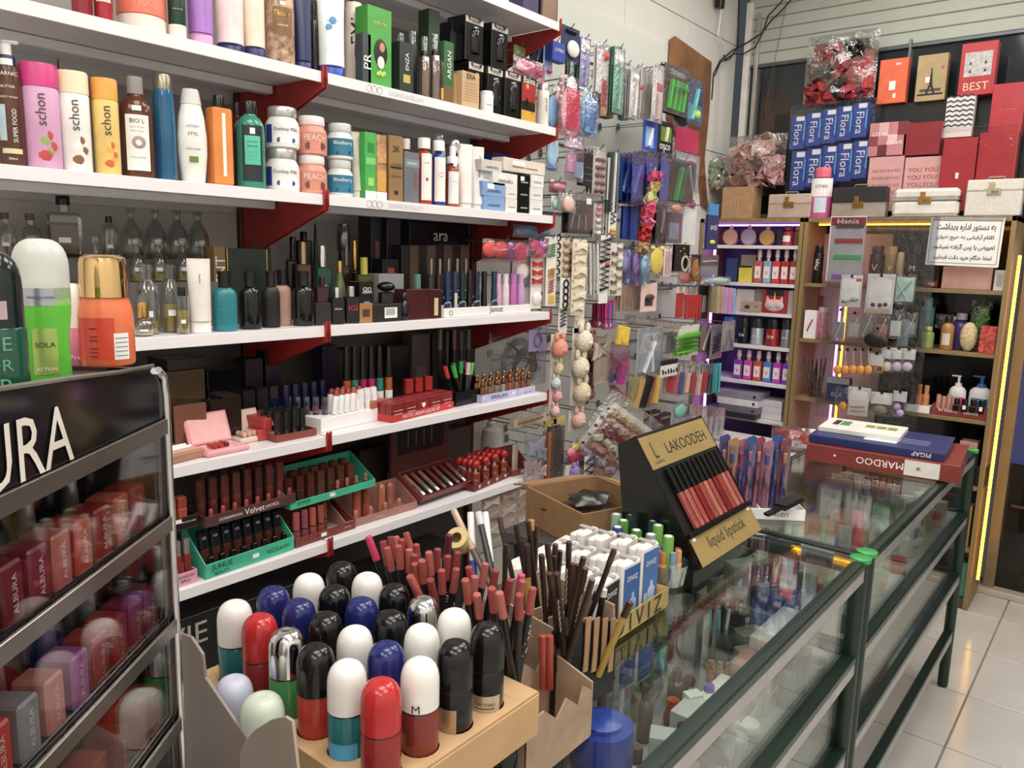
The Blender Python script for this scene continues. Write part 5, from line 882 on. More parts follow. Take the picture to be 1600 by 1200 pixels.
pk('white board with a pink bow at its top', 'pack', 1056, 1087, 312, 382, .2, [('c', '#dfe2e0', -.5, .5, 0, 1, .006), ('o', '#d88ab0', -.05, .9, .4, .1), ('b', '#c86a9a', .2, .92, .2, .08)])
pk('crumpled white paper packs under the gold strip', 'pack', 1056, 1092, 240, 300, .12, [('c', '#e4dede', -.5, .5, 0, 1), ('b', '#b84a4a', .1, .75, .2, .08), FB], 2, .02); pk('hot pink card pinned under the gold strip', 'card', 1055, 1092, 200, 238, .08, [('c', '#c8305e', -.5, .5, 0, 1)], hk=False)
# row D under the third shelf and along
pk('clear bag of pink, purple and red sponge eggs', 'sponge bag', 752, 822, 374, 410, .34, [('b', '#d84a3a', -.35, .55, .16, .34), ('b', '#e0563a', -.12, .55, .16, .36), ('b', '#9a4ac0', .1, .5, .16, .34), ('b', '#d82a7a', .32, .5, .16, .4), ('f', .05, '#f4c8d8')])
pk('smaller bag of magenta sponge eggs', 'sponge bag', 824, 856, 372, 402, .34, [('b', '#d83a80', -.22, .6, .22, .3), ('b', '#b04ac0', .2, .55, .22, .3), ('b', '#e06090', 0, .25, .22, .25), ('f', .04, '#f0d0e0')])
pk('blue bagged shower cap under the third shelf', 'shower cap', 800, 858, 352, 372, .3, [('b', '#5a90b8', 0, .5, .5, .45), ('f', .04)], hk=False)
pk('red velvet bow clips on a white card', 'clip card', 829, 846, 400, 482, .33, [('c', '#e4dcd4', -.5, .5, 0, 1)] + [('o', '#c02020', 0, .85 - .16 * i, .45, .07) for i in range(3)] + [('b', '#e8e4e0', 0, .2, .4, .12)]); pk('white card clips behind the red bows', 'clip card', 800, 828, 402, 445, .3, [('c', '#dcd4ca', -.5, .5, 0, 1), ('b', '#efe8e0', 0, .5, .4, .3), FB], 2)
pk('clear bag of white clips under the sponge eggs', 'clip bag', 812, 832, 430, 480, .28, [('b', '#e4e0dc', 0, .4, .4, .35), FB])
pk('white card with green, yellow and red snap clips', 'clip card', 853, 869, 370, 478, .34, [('c', '#e2ddd6', -.5, .5, 0, 1), ('w', '#2aa04a', 0, .72, .9, .2), ('w', '#d8a020', 0, .42, .55, .2), ('w', '#c83a4a', 0, .2, .38, .16), ('c', '#d8b020', -.2, .3, .04, .16, .004, -.002)], 2)
pk('white card with black rectangular snap clips', 'clip card', 866, 876, 366, 432, .33, [('c', '#e6e2dc', -.5, .5, 0, 1)] + [('r', '#1a1a1a', 0, .12 + .2 * i, .34) for i in range(5)])
pk('cream card of beige hair bands', 'clip card', 876, 889, 372, 440, .33, [('c', '#d8ccba', -.5, .5, 0, 1)] + [('b', '#b8a088', 0, .15 + .18 * i, .34, .07) for i in range(5)], 2)
pk('white card with four black square buckles', 'clip card', 875, 891, 434, 482, .35, [('c', '#e8e5e0', -.5, .5, 0, 1)] + [('r', '#1c1c1e', 0, .14 + .22 * i, .26) for i in range(4)]); pk('narrow white card with a black coil clip', 'clip card', 872, 886, 480, 522, .34, [('c', '#e4e1dc', -.5, .5, 0, 1), ('w', '#202022', 0, .3, .9, .2)])
pk('dusty pink flecked clip strip', 'clip card', 886, 894, 374, 470, .32, [('c', '#c8b4aa', -.5, .5, 0, 1)] + [('b', '#9a5a54', 0, .1 + .14 * i, .4, .05) for i in range(6)], 2)
pk('long cream card of folded satin bows', 'bow card', 893, 915, 374, 492, .36, [('c', '#ddd4c0', -.5, .5, 0, 1)] + [('o', '#e8dcc0', -.05 + .1 * (i % 2), .1 + .16 * i, .42, .07) for i in range(6)] + [('k', '#b8a888', -.4, .2 + .3 * i, .4, .22 + .3 * i, .02) for i in range(3)])
pk('second cream card of satin bows hanging behind', 'bow card', 897, 912, 492, 520, .33, [('c', '#ddd4c2', -.5, .5, 0, 1), ('o', '#e6dcc6', 0, .5, .4, .3)], hk=False)
pk('looped white and grey headbands', 'headband', 917, 936, 376, 470, .34, [('k', '#d8d4cc', -.4, .95, -.2, .1, .06), ('k', '#b8b4ac', -.1, .95, .1, .05, .06), ('k', '#e4e0d8', .2, .95, .4, .1, .06), ('k', '#8a8a88', -.25, .8, .0, .1, .03)], 2, .02)
pk('white card of large black wave clips with red bow', 'clip card', 937, 951, 368, 474, .35, [('c', '#e8e6e4', -.5, .5, 0, 1), ('w', '#1d1d22', 0, .62, .95, .34), ('w', '#1d1d22', 0, .2, .56, .3), ('b', '#c83a3a', .2, .58, .16, .03)])
pk('card of brown shell and pearl clips', 'clip card', 952, 972, 380, 462, .34, [('c', '#ddd8d0', -.5, .5, 0, 1)] + [('o', ('#8a7460', '#d8cfc0', '#6a5648')[i % 3], -.2 + .4 * (i % 2), .08 + .09 * i, .2, .05) for i in range(10)], 2)
pk('bundle of lilac and sky blue hair brushes in bags', 'brush bag', 969, 990, 386, 442, .3, [('b', '#8a8ab8', -.1, .6, .4, .35), ('k', '#7aa0c0', 0, .0, 0, .5, .1), ('f', .03, '#d8d8f0')], 2, .03); pk('purple paddle brush in a bag', 'brush bag', 986, 1003, 390, 446, .32, [('b', '#a88ac0', 0, .6, .45, .35), ('k', '#a88ac0', 0, .0, 0, .4, .1), ('f', .03, '#e0d0f0')])
pk('pale blue paddle brush in a bag', 'brush bag', 998, 1014, 396, 444, .34, [('b', '#9ab8d8', 0, .62, .45, .34), ('k', '#7ac0d8', 0, .0, 0, .4, .1), ('f', .03, '#d0e4f0')])
pk('yellow cartoon free hand mirror with small ears', 'mirror', 1012, 1036, 384, 432, .33, [('b', '#d8c040', 0, .5, .44, .44), ('b', '#b8a030', 0, .45, .3, .28), ('b', '#e0cc50', -.3, .92, .12, .08), ('b', '#e0cc50', .3, .92, .12, .08)])
pk('cream pink hair tie card', 'hair tie card', 1037, 1048, 388, 432, .3, [('c', '#e4d4d0', -.5, .5, 0, 1), ('k', '#c8a8a8', -.2, .1, -.2, .9, .1), ('k', '#c8a8a8', .2, .1, .2, .9, .1)], 3); pk('black card with a white dial and gold dots', 'card', 1054, 1077, 382, 424, .28, [('c', '#121212', -.5, .5, 0, 1), ('r', '#dcdcd8', .2, .3, .26), ('b', '#c8a838', -.2, .75, .06, .03), ('b', '#c8a838', .0, .85, .06, .03), ('b', '#c8a838', .1, .65, .06, .03)], 2)
pk('coral pink mesh bath puff in a bag', 'bath puff', 1057, 1084, 424, 444, .28, [('b', '#c86a70', 0, .5, .45, .42), ('f', .03)]); pk('amber orange bag clip on the corner hook', 'bag', 1077, 1097, 402, 440, .3, [('b', '#c89a5a', 0, .5, .36, .45), ('f', .03, '#f4d8a8')])
pk('navy and white plaid cloth packs', 'cloth pack', 1093, 1121, 398, 434, .32, [('c', '#2a3450', -.5, .5, .5, 1, .006), ('c', '#8a96b0', -.45, .45, .1, .5, .006), ('k', '#d8dce4', -.4, .7, .4, .75, .02), FB], 3, .02); pk('pale teal gauze bag beneath the plaid packs', 'gauze bag', 1098, 1140, 432, 446, .34, [('b', '#a8c8c8', 0, .5, .5, .4), ('f', .03)])
pk('blue socks shaped brush pack hanging at the cabinet corner', 'pack', 1103, 1122, 318, 390, .42, [('c', '#1c2f66', -.45, .45, .0, .75, .012), ('c', '#3a8ac8', -.4, .4, .72, 1, .008), ('t', 'oral', .5, .5, '#e4e8f0', 0, -.007), ('b', '#d8d83a', 0, .16, .2, .05)])
# row E
pk('beige press on nail card', 'nail card', 969, 1000, 440, 486, .3, [('c', '#c8a890', -.5, .5, 0, 1)] + [('k', '#a88870', -.35 + .14 * i, .15, -.35 + .14 * i, .85, .03) for i in range(6)] + [FB], 3)
pk('pale pink nail card with an arch window', 'nail card', 1001, 1026, 442, 487, .33, [('c', '#e0c0b4', -.5, .5, 0, 1), ('c', '#4a3a3a', -.25, .25, .2, .5, .0006, -.001), ('b', '#4a3a3a', 0, .5, .25, .12), ('c', '#f0dcd4', -.35, .35, .06, .12, .0006, -.001)])
pk('scarlet handled eyebrow razor pack', 'razor pack', 1056, 1068, 448, 496, .3, [('c', '#b02a24', -.5, .5, 0, .8), ('c', '#dcd8d4', -.5, .5, .8, 1), ('t', 'TK', .9, .5, '#2a2a2a')])
for k in range(5): pk(f'red pointed tweezer on a clear card, {ORD[k]} from the razor pack', 'tweezers', 1069 + 5 * k, 1074.5 + 5 * k, 448, 497, .3, [('c', '#dcd4d0', -.5, .5, .75, 1), ('k', '#c02a28', -.2, .75, 0, .0, .3), ('f', .01)], hk=k % 2 == 0)
pk('black nail file card beside the red tweezers', 'nail file', 1093, 1106, 446, 498, .31, [('c', '#1a191b', -.5, .5, 0, 1), ('c', '#8a8a8c', -.2, .3, .2, .7, .0008, -.001)], 2)
for k in range(6): pk(f'beaded hair string card, {("brown", "gold", "rose", "lilac", "pink", "sky")[k]}', 'bead card', 1109 + 6 * k, 1116 + 6 * k, 446 + k, 488 + k * .5, .34, [('k', ('#8a7a5a', '#b0a080', '#c09090', '#a898c8', '#d880b0', '#90a8d0')[k], 0, 1, .1 * (k % 3), 0, .3), ('f', .01)], 2, hk=k % 2 == 0)
pk('raspberry pink carded hair clip', 'clip card', 933, 945, 474, 512, .3, [('c', '#a02a58', -.5, .5, 0, 1), ('c', '#e4dcdc', -.3, .4, .1, .25, .0006, -.001)], 3); pk('violet pink carded comb with white panel', 'comb pack', 945, 962, 470, 514, .32, [('c', '#c03a7a', -.5, .5, 0, 1), ('k', '#8a4aa0', -.2, .1, -.2, .9, .08), ('k', '#3a9ab0', .2, .1, .2, .9, .06), ('c', '#e8e0e4', -.4, .1, .08, .2, .0006, -.002)], 2)
X = XW + .3; a = onX(985, 500, X); b = onX(1055, 512, X); o = E('pack', 'long clear box of false nails lying across two hooks', 'nail box', V((X, (a.y + b.y) / 2, a.z - .035)), R9, None, 0, .12)
P('tray', box(b.y - a.y, .06, .02, .002), mt('#c8b0a0', .3, v=.3), o); P('clear_cover', box((b.y - a.y) * 1.01, .062, .032, .002), film('#e8eef2', .5), o); _hlab[0] = 'the long clear nail box'; hook((a.y + b.y) / 2, a.z - .038, .3)
# row F and lower
pk('silver vinyl bag with coiled wires over the lilac tray', 'bag', 762, 852, 514, 606, .15, [('k', '#5a5c60', -.45, .3, .1, .55, .01), ('k', '#6a6c70', -.35, .6, .25, .4, .01), ('k', '#4a4c50', -.2, .8, .35, .3, .01), ('r', '#7a7c80', .0, .4, .3), ('r', '#6a6c70', .12, .35, .22), ('k', '#3a3a3c', -.3, .1, .3, .8, .012), ('k', '#4a4a4c', -.1, .05, .42, .7, .012), ('f', .09, '#eef0f2')])
pk('lilac card at the corner of the vinyl bag', 'card', 826, 853, 515, 548, .27, [('c', '#a89ac8', -.5, .5, 0, 1), ('r', '#8a7ab8', 0, .5, .25)])
def plush(label, x0, x1, y0, y1, off, cols, n, cat='plush clips'):
    X = XW + off; xm = (x0 + x1) / 2; t, u = onX(xm, y0, X), onX(xm, y1, X); a, b = onX(x0, (y0 + y1) / 2, X), onX(x1, (y0 + y1) / 2, X); w, h = b.y - a.y, t.z - u.z
    o = E('plush_string', label, cat, V((X, (a.y + b.y) / 2, u.z)), R9); P('card', box(w * .5, .0015, h), mt('#dcd6cc', .5), o)
    for k in range(n):
        z = h * (1 - (k + .5) / n); r = min(w * .42, h / n * .46); c = mt(cols[k % len(cols)], .9, s=150, v=.25, b=.4)
        q = P('plush', ball(r, .95, .7, .9, 12, 7), c, o, (w * .06 * (-1) ** k, -r * .5, z - r * .9)); 
        for s in (-1, 1): P('ear', ball(r * .38, .7, .6, 1.3, 8, 5), c, q, (s * r * .5, 0, r * 1.45))
        P('snout', ball(r * .3, 1, .7, .8, 8, 5), c, q, (0, -r * .6, r * .55))
    _hlab[0] = 'the ' + ' '.join(label.split()[:11]); hook((a.y + b.y) / 2, t.z - .004, off - .014)
plush('string of three cream plush bears', 884, 918, 512, 632, .33, ['#e0d6c2', '#dcd0ba', '#d8c8a8'], 3); plush('string of small brown plush bears', 913, 926, 520, 625, .31, ['#7a4e3a', '#8a5c44', '#3a2a26'], 5)
plush('string of pastel pompoms in yellow, pink and lilac', 851, 880, 565, 652, .33, ['#e0cf98', '#c8d4d8', '#d898a0', '#e0b8b8', '#b8a0c4'], 4); plush('single salmon pink plush octopus on a card', 854, 878, 522, 566, .35, ['#e0907a'], 1, 'plush clip')
pk('gold foil bow beneath the pastel pompoms', 'bow', 848, 880, 648, 668, .33, [('o', '#b8963a', -.2, .5, .3, .4), ('o', '#c8a84a', .2, .5, .3, .4)]); plush('pale pink plush cat below the bears', 880, 912, 640, 672, .32, ['#e0b8ac'], 1, 'plush clip')
pk('cream pleated satin headband bow', 'headband', 926, 956, 526, 598, .36, [('c', '#bfae9c', -.4, .3, 0, .55, .01), ('o', '#cbbca8', -.1, .72, .42, .26), ('k', '#a08c78', -.35, .85, .3, .6, .05), ('k', '#b8a692', -.3, .55, .3, .9, .05), ('f', .03)])
pk('magenta velvet headband bow in a clear bag', 'headband', 951, 983, 540, 600, .37, [('o', '#8a1c64', .0, .6, .42, .3), ('k', '#a02a78', 0, .0, .1, .5, .14), ('c', '#2a3a8a', -.4, -.1, .1, .3, .003), ('c', '#e4e4ea', -.2, .3, .05, .22, .003), ('k', '#c050a0', -.4, .8, .4, .4, .06), ('f', .03, '#f0e0f0')])
X = XW + .42; c_ = onX(971, 540, X); o = E('measuring_tape', 'yellow rounded square tape measure on a strap', 'tape measure', V((X, c_.y, c_.z)), R9, None, 0, .15); P('case', box(.075, .022, .075, .02), mt('#e0bc20', .35), o); P('disc', lathe(PR['cap'], .028, .003, 20), mt('#e8c830', .3), o, (0, -.011, .038), (PI / 2, 0, 0)); P('strap', tube([(-.01, 0, .07), (-.012, 0, .1), (.01, 0, .1), (.01, 0, .07)], .002, 5), mt('#b89a20'), o); _hlab[0] = 'the yellow tape measure'; hook(c_.y, c_.z + .097, .42)
pk('holographic pack with silver scissors', 'scissors pack', 995, 1034, 512, 588, .33, [('c', '#b8c8d0', -.5, .5, 0, 1), ('c', '#9ab0c0', -.4, .4, .05, .5, .0005, -.001), ('k', '#d4d8dc', -.25, .1, .15, .7, .05), ('k', '#c4c8cc', .1, .1, .0, .7, .05), ('r', '#c8ccd0', -.05, .74, .14), ('r', '#c8ccd0', .25, .74, .14), ('f', .015)])
pk('white card of small silver nail tools', 'nail tools', 1034, 1056, 520, 552, .28, [('c', '#dcdad6', -.5, .5, 0, 1), ('k', '#8a8c90', -.2, .1, -.1, .9, .05), ('k', '#a8aab0', .2, .1, .15, .9, .05), FB], 3); pk('white card with three bright green claw clips', 'clip card', 1060, 1092, 508, 556, .33, [('c', '#d4d8cc', -.5, .5, 0, 1)] + [('w', '#5ab020', -.35 + .24 * i, .15, .7, .2) for i in range(3)] + [('c', '#b8c8a0', .3, .48, .1, .8, .0006, -.001)])
pk('maroon pouch pack on the purple lit hooks', 'pack', 1094, 1112, 505, 550, .34, [('c', '#8a6a72', -.5, .5, 0, 1), ('k', '#c8b0b4', -.3, .1, .3, .9, .05), FB], 3, .02); pk('dark wire clip card at the cabinet edge', 'clip card', 1110, 1128, 508, 560, .36, [('c', '#9a90a0', -.5, .5, 0, 1), ('w', '#2a2024', 0, .2, .7, .2), FB], 2, .02); pk('grey triangle curler pack at the cabinet edge', 'curler pack', 1128, 1147, 502, 548, .4, [('c', '#a8a8a8', -.5, .5, 0, 1), ('k', '#6a6a6a', -.3, .1, 0, .7, .05), ('k', '#6a6a6a', .3, .1, 0, .7, .05), FB])
pk('white false eyelash card with black lashes', 'eyelash card', 1032, 1058, 562, 588, .36, [('c', '#e6e4e2', -.5, .5, 0, .7), ('c', '#1a191b', -.5, .5, .7, 1)] + [('k', '#15141a', -.4 + .16 * i, .45 - (.1 if i in (1, 4) else 0), -.36 + .16 * i, .2, .02) for i in range(6)])
pk('holographic pouch of gold and black eye pencils', 'pencil pouch', 981, 1028, 588, 638, .34, [('c', '#a8a49a', -.5, .5, 0, 1), ('k', '#b08a4a', -.3, .1, -.1, .95, .07), ('k', '#171617', -.1, .1, .15, .95, .09), ('k', '#8a4a44', .12, .1, .3, .95, .05), ('k', '#c8a838', .35, .1, .42, .95, .07), ('f', .02, '#f0f0d8')])
pk('lilac rose striped pencil pouch', 'pencil pouch', 952, 981, 598, 634, .33, [('c', '#b0a4b4', -.5, .5, 0, 1), ('k', '#a04a6a', -.3, .8, .35, .2, .08), ('k', '#8a5a44', -.4, .95, .2, .4, .06), ('f', .02)])
NP = ['#b83030', '#c05060', '#4a5a8a', '#d8b0a8', '#a83a3a', '#c8a0a0', '#b02828', '#3a6a5a']
for k in range(8): pk(f'nail clipper on a clear card, {("red", "rose", "blue", "nude", "brick", "blush", "ruby", "green")[k]} handled', 'nail clipper', 1040 + 9 * k, 1050 + 9 * k, 566 + (k % 2) * 4, 614 + (k % 3) * 2, .33, [('c', '#cfc8c4', -.5, .5, .6, 1), ('k', '*', -.1, .05, .1, .7, .22), ('f', .012)], 2, .015, k % 2 == 0, cols=[NP[k], NP[(k + 3) % 8]])
pk('teal marker pack before the purple cabinet', 'pen pack', 1112, 1124, 568, 612, .36, [('k', '#2a9ab0', -.2, 0, -.2, 1, .15), ('k', '#3ab0c0', .2, 0, .2, 1, .15), ('k', '#2a5a3a', 0, 0, 0, .9, .12), FB])
for k, (x0, y0, c) in enumerate(((1010, 642, '#9a2a2a'), (1026, 646, '#701c1c'))): pk(f'black and red nail glue box, {ORD[k]} from the gold pouch', 'box', x0, x0 + 16, y0, y0 + 40, .36, [('c', '#161314', -.5, .5, 0, 1, .03), ('c', c, -.5, -.36, 0, 1, .0312), ('t', 'COMODO', .86, .7, '#d8d4d0', 0, -.0162), ('c', '#2a2628', -.35, .35, .1, .6, .0312)])
pk('aqua round compact on a hook below the lashes', 'compact', 1050, 1072, 628, 656, .36, [('b', '#7ac0b8', 0, .5, .4, .4), ('c', '#c8d0d0', -.5, .5, 0, .5), FB]); pk('clear box of blue tipped swabs', 'swab box', 1052, 1080, 650, 690, .38, [('c', '#8a9ac0', -.5, .5, 0, .7, .02), ('k', '#e0e4e8', -.3, .1, -.3, .7, .06), FB])
for k in range(6): pk(f'eyebrow tweezer card, {("silver", "rose", "white", "wine", "grey", "pink")[k]}', 'tweezers', 1076 + 9 * k, 1086 + 9 * k, 634 + k, 690 - 2 * k, .38, [('c', ('#b0a8a8', '#c0909c', '#dcd8d4', '#8a4a54', '#8a8a8e', '#d0a0ac')[k], -.5, .5, .4, 1), ('k', '#a8a8ac', -.1, 0, .1, .7, .15), FB], 2, .015, k % 2 == 0)
# large tilted card of hair clips in clear bag
X = XW + .45; c_ = onX(952, 698, X); o = E('clip_card', 'large tilted white card of bows and clips in a shiny bag', 'clip card', V((X, c_.y, c_.z)), R9 - .75, None, 0, .62)
P('card', box(.215, .002, .30, .001), mt('#dcd8d4', .5), o, (0, 0, -.15)); P('tan_panel', box(.165, .0008, .26, 0), mt('#a8795c', .6), o, (.0, -.0015, -.13))
R = random.Random(4)
for i in range(26):
    c = ('#c0a878', '#d8b0a0', '#8a2030', '#d8d2b8', '#c88a80', '#b0a0b8', '#7a1c2c', '#e0dcc8')[(i // 4) % 8]; q = P('bow_clip', pillow(.04, .026, .02, 4, i, .4), mt(c, .7), o, (-.06 + .04 * (i % 4) + R.uniform(-.008, .008), -.01, .105 - .037 * (i // 4)), (0, R.uniform(-.8, .8), 0))
for i in range(7): P('edge_clip', ball(.009, 1, .6, .6, 8, 5), mt('#3a3436', .4), o, (-.095, -.004, -.13 + .04 * i))
P('clear_bag', pillow(.26, .36, .06, 8, 3, .25), film('#f4f4f6', .5, .1, .9, 40, .1), o, (0, -.012, -.17)); _hlab[0] = 'the large tilted clip card'; hook(c_.y, c_.z + .13, .44)
pk('clear bag of pastel bows beside the lowest shelf', 'bow bag', 818, 852, 668, 752, .38, [('o', '#a8a8c8', .0, .65, .4, .2), ('o', '#c8a0b0', -.15, .3, .35, .2), ('o', '#8aa8b8', .25, .45, .22, .16), ('o', '#d8b0b0', .2, .15, .3, .14), ('f', .04)])
pk('stack of pale wooden sticks in a bag above the bows', 'bag', 800, 850, 640, 668, .36, [('c', '#b8a080', -.5, .5, .2, .6, .02), ('k', '#8a7a60', -.4, .4, .4, .5, .05), FB])
pk('long black and orange incense packs', 'incense pack', 855, 880, 668, 768, .36, [('c', '#1e1a18', -.1, .5, 0, 1, .006), ('c', '#a8662a', -.5, -.3, 0, .95, .006), ('c', '#5a3a1c', -.28, -.12, .05, 1, .006), FB], 2, .02)
pk('crimson and yellow felt flowers', 'flower clip', 884, 912, 690, 725, .36, [('b', '#c02a50', 0, .35, .4, .3), ('b', '#c8a050', 0, .75, .3, .2), ('b', '#a82040', .25, .5, .25, .25), ('b', '#d87a9a', -.3, .6, .2, .2)]); plush('violet and lilac plush ponies', 874, 908, 726, 792, .38, ['#8a78b8', '#b08ac0', '#c87a98'], 3)
pk('narrow card of navy wave clips hanging low', 'clip card', 912, 926, 712, 778, .42, [('c', '#d8d2c8', -.5, .5, 0, 1), ('w', '#1f2a44', .0, .15, .95, .3)])
pk('card of plaid cream bow clips under the lowest shelf', 'clip card', 752, 830, 765, 834, .35, [('c', '#c8b4a4', -.5, .5, 0, 1)] + [('o', ('#dcccc0', '#c8a898')[i % 2], -.33 + .33 * (i % 3), .2 + .32 * (i // 3), .14, .13) for i in range(9)] + [FB]); pk('clear bag of beige claw clips beside the plaid card', 'clip bag', 826, 850, 758, 850, .36, [('b', '#8a7a5a', 0, .7, .4, .2), ('b', '#a8946a', .1, .35, .4, .2), ('b', '#c8b88a', -.1, .9, .3, .1), FB])
# copper strip, corner fittings
pts = [(3.585, 2.665), (3.63, 2.69), (4.05, 2.65), (4.06, 2.4), (4.04, 2.15), (4.10, 1.95), (4.14, 1.88), (4.05, 1.9), (4.0, 2.02), (3.93, 2.1), (3.86, 2.12), (3.6, 2.3)]
T('foil_strip', prism([(y - 3.8, z - 2.3) for y, z in pts], .004), mt('#b87c50', .28, .7, s=5, v=.35, b=.25), 'creased copper foil sheet stuck on the tiles by the corner', 'foil sheet', (XW + .012, 3.8, 2.3), R9)
a = onX(1128, 0, XW + .04); T('power_adapter', box(.05, .035, .09, .004), BLK, 'black power adapter high on the wall beside the window', 'adapter', (XW + .03, a.y, a.z - .04), R9)
CBL = mt('#15151a', .5); pt = lambda *q: [onX(x, y, XW + .03) if x < 1150 else onY(x, y, 4.36) for x, y in q]
T('cable', tube(pt((1127, 14), (1124, 40), (1122, 55), (1131, 72)), .0035, 6), WHT, 'short white cable hanging under the black adapter', 'cable', (0, 0, 0))
T('cable', tube(pt((1155, -5), (1154, 40), (1152, 75), (1140, 92), (1133, 95), (1131, 86)), .004, 6), CBL, 'black cable running down the window frame and curling', 'cable', (0, 0, 0))
T('cable', tube(pt((1240, -5), (1222, 16), (1205, 32), (1190, 52), (1165, 68), (1146, 78), (1125, 95), (1115, 115), (1112, 156)), .004, 6), CBL, 'black cable sweeping from the shutter to the corner', 'cable', (0, 0, 0))
pt = lambda *q: [onX(x, y, XW + .045) if x < 1150 else onY(x, y, 4.34) for x, y in q]
T('cable', tube(pt((1228, -5), (1200, 25), (1192, 50), (1180, 74), (1160, 85), (1147, 84), (1125, 98), (1117, 118)), .004, 6), CBL, 'second black cable with a deeper loop by the corner', 'cable', (0, 0, 0))
a, b = onY(1228, 10, 4.36), onY(1195, 172, 4.36); o = E('chain', 'thin brass chain hanging down in front of the dark window', 'chain', a)
for k in range(44): P('link', lathe([(.5, 0), (1, 0), (1, 1), (.5, 1)], .005, .0025, 6), mt('#8a7444', .3, .8), o, (b - a) * (k / 43), (PI / 2, (k % 2) * PI / 2, 0), (.7, 1, 1))
# ================================================================ goods on top of and inside the cabinets
def BK(label, cat, x0, x1, y0, y1, Y, dep, m, name='box', lab=(), rz=0., zmin=None, g=None):
    a, b = onY(x0, (y0 + y1) / 2, Y), onY(x1, (y0 + y1) / 2, Y); xm = (x0 + x1) / 2; t, u = onY(xm, y0, Y), onY(xm, y1, Y); zb = max(u.z, zmin) if zmin else u.z
    return carton(label, cat, ((a.x + b.x) / 2, Y + dep / 2, zb), rz, b.x - a.x, dep, t.z - zb, m, name=name, lab=lab, g=g)
ZT = CTOP + .001; YT = YB + .02
T('dark_board', box(1.35, .06, .56, .003), mt('#1b1c1c', .35), 'long black board standing on the cabinets against the window', 'board', (-1.02, 4.325, ZT))
ZB = ZT + .562
o = BC('brown cardboard box tied with string under the pink bag', 'box', 1128, 1176, 292, ZT, .02, .12, CARD); 
for x in (-.012, .0): P('string', tube([(x, -.0615, 0), (x + .004, -.0615, .06), (x, -.0615, .12)], .002, 5), mt('#b0a080', .8), o)
for k in range(4): lettering(o, '~~~~ ~~~~', .05, .09 - .018 * k, mt('#7a5a38'), y=-.0605, x=.03)
def bag(label, x0, x1, y0, y1, Y, blobs, seed, dep=.14, tint='#f2eff0', zb=None, cat='bag', b=.08):
    a, c = onY(x0, (y0 + y1) / 2, Y), onY(x1, (y0 + y1) / 2, Y); xm = (x0 + x1) / 2; t, u = onY(xm, y0, Y), onY(xm, y1, Y); u.z = zb or u.z; w, h = c.x - a.x, t.z - u.z
    o = E('plastic_bag', label, cat, V(((a.x + c.x) / 2, Y, u.z)))
    for i, (bx, bz, rx, rz_, colr) in enumerate(blobs): P('contents', pillow(2 * rx * w, 2 * rz_ * h, dep * .7, 10, seed + i, .35), mt(colr, .8, s=90, v=.45, b=.5), o, (bx * w, 0, (bz - rz_) * h))
    P('clear_bag', pillow(w * 1.05, h * 1.05, dep, 9, seed + 50, .3), film(tint, .5, .1, 1., 45, b), o, (0, -.004, -.01 * h)); return o
bag('big clear bag of frizzy pale pink hair puffs on cardboard box', 1140, 1226, 214, 290, YB + .085, [(-.1, .4, .42, .38, '#c89a94'), (.2, .3, .3, .3, '#b98a88'), (0, .68, .3, .25, '#d0a8a0')], 3)
bag('clear bag of lime green shredded fibre near the corner', 1106, 1136, 245, 292, YB + .1, [(0, .4, .4, .35, '#7fb060'), (0, .1, .3, .15, '#c8b8a8')], 9, .08)
bag('tall clear bag of red and black satin roses', 1262, 1368, 56, 156, 4.255, [(-.2, .7, .2, .2, '#b02830'), (.22, .75, .16, .16, '#2a2422'), (.15, .48, .32, .24, '#b83038'), (-.25, .42, .22, .18, '#2c2626'), (-.25, .15, .26, .2, '#9c2026'), (.2, .2, .3, .2, '#a82a30'), (0, .2, .14, .2, '#241e1e')], 20, .1, '#eef2f2', b=.12)
# vanity cases
def case(label, x0, x1, y0, m, m2, d=.0, dep=.066, rnd=.004, lat=GLD, lid=.4):
    Y, a, b, h = spanY(x0, x1, y0, ZT, d); w = b - a; o = E('vanity_case', label, 'case', ((a + b) / 2, Y + dep / 2, ZT))
    P('body', box(w, dep, h * (1 - lid) - .002, rnd), m2, o); P('lid', box(w * .995, dep * .99, h * lid, rnd), m, o, (0, 0, h * (1 - lid)))
    P('edge_trim', box(w * 1.006, dep * 1.01, .006, .001), mt('#c8c4bc', .3, .7), o, (0, 0, h * (1 - lid) - .003)); P('edge_trim', box(w * 1.004, dep * 1.006, .006, .001), mt('#c8c4bc', .3, .7), o, (0, 0, .0))
    q = P('latch', box(.055, .006, .028, .002), lat, o, (0, -dep / 2 - .003, h * (1 - lid) - .02)); P('hasp', box(.022, .006, .03, .002), lat, q, (-.01, -.001, .024))
    for k in range(3): P('dial', box(.005, .004, .012, .0005), mt('#6a6458', .3, .5), q, (-.006 + .01 * k, -.004, .006))
    h_ = P('handle', tube([(-.035, 0, 0), (-.03, 0, .012), (.03, 0, .012), (.035, 0, 0)], .004, 6), mt('#8a867e', .4), o, (0, 0, h)); return o
case('small beige leather vanity case with gold latch', 1200, 1266, 303, mt('#bfa999', .5), mt('#b8a090', .5), .0)
case('black and silver banded vanity case wrapped in film', 1300, 1384, 292, mt('#2a2a2c', .4), mt('#a89c90', .4, .3), .0, lid=.55)
case('white ridged vanity case with rounded ends', 1394, 1498, 294, mt('#d8d4cc', .45), mt('#dedad2', .45), .0, rnd=.025)
case('white glitter vanity case, largest and nearest the door', 1509, 1597, 280, mt('#dcd6c8', .35, s=200, v=.12), mt('#d6d2c8', .35, s=200, v=.14), .0, lat=mt('#c8bc98', .3, .7), lid=.3)
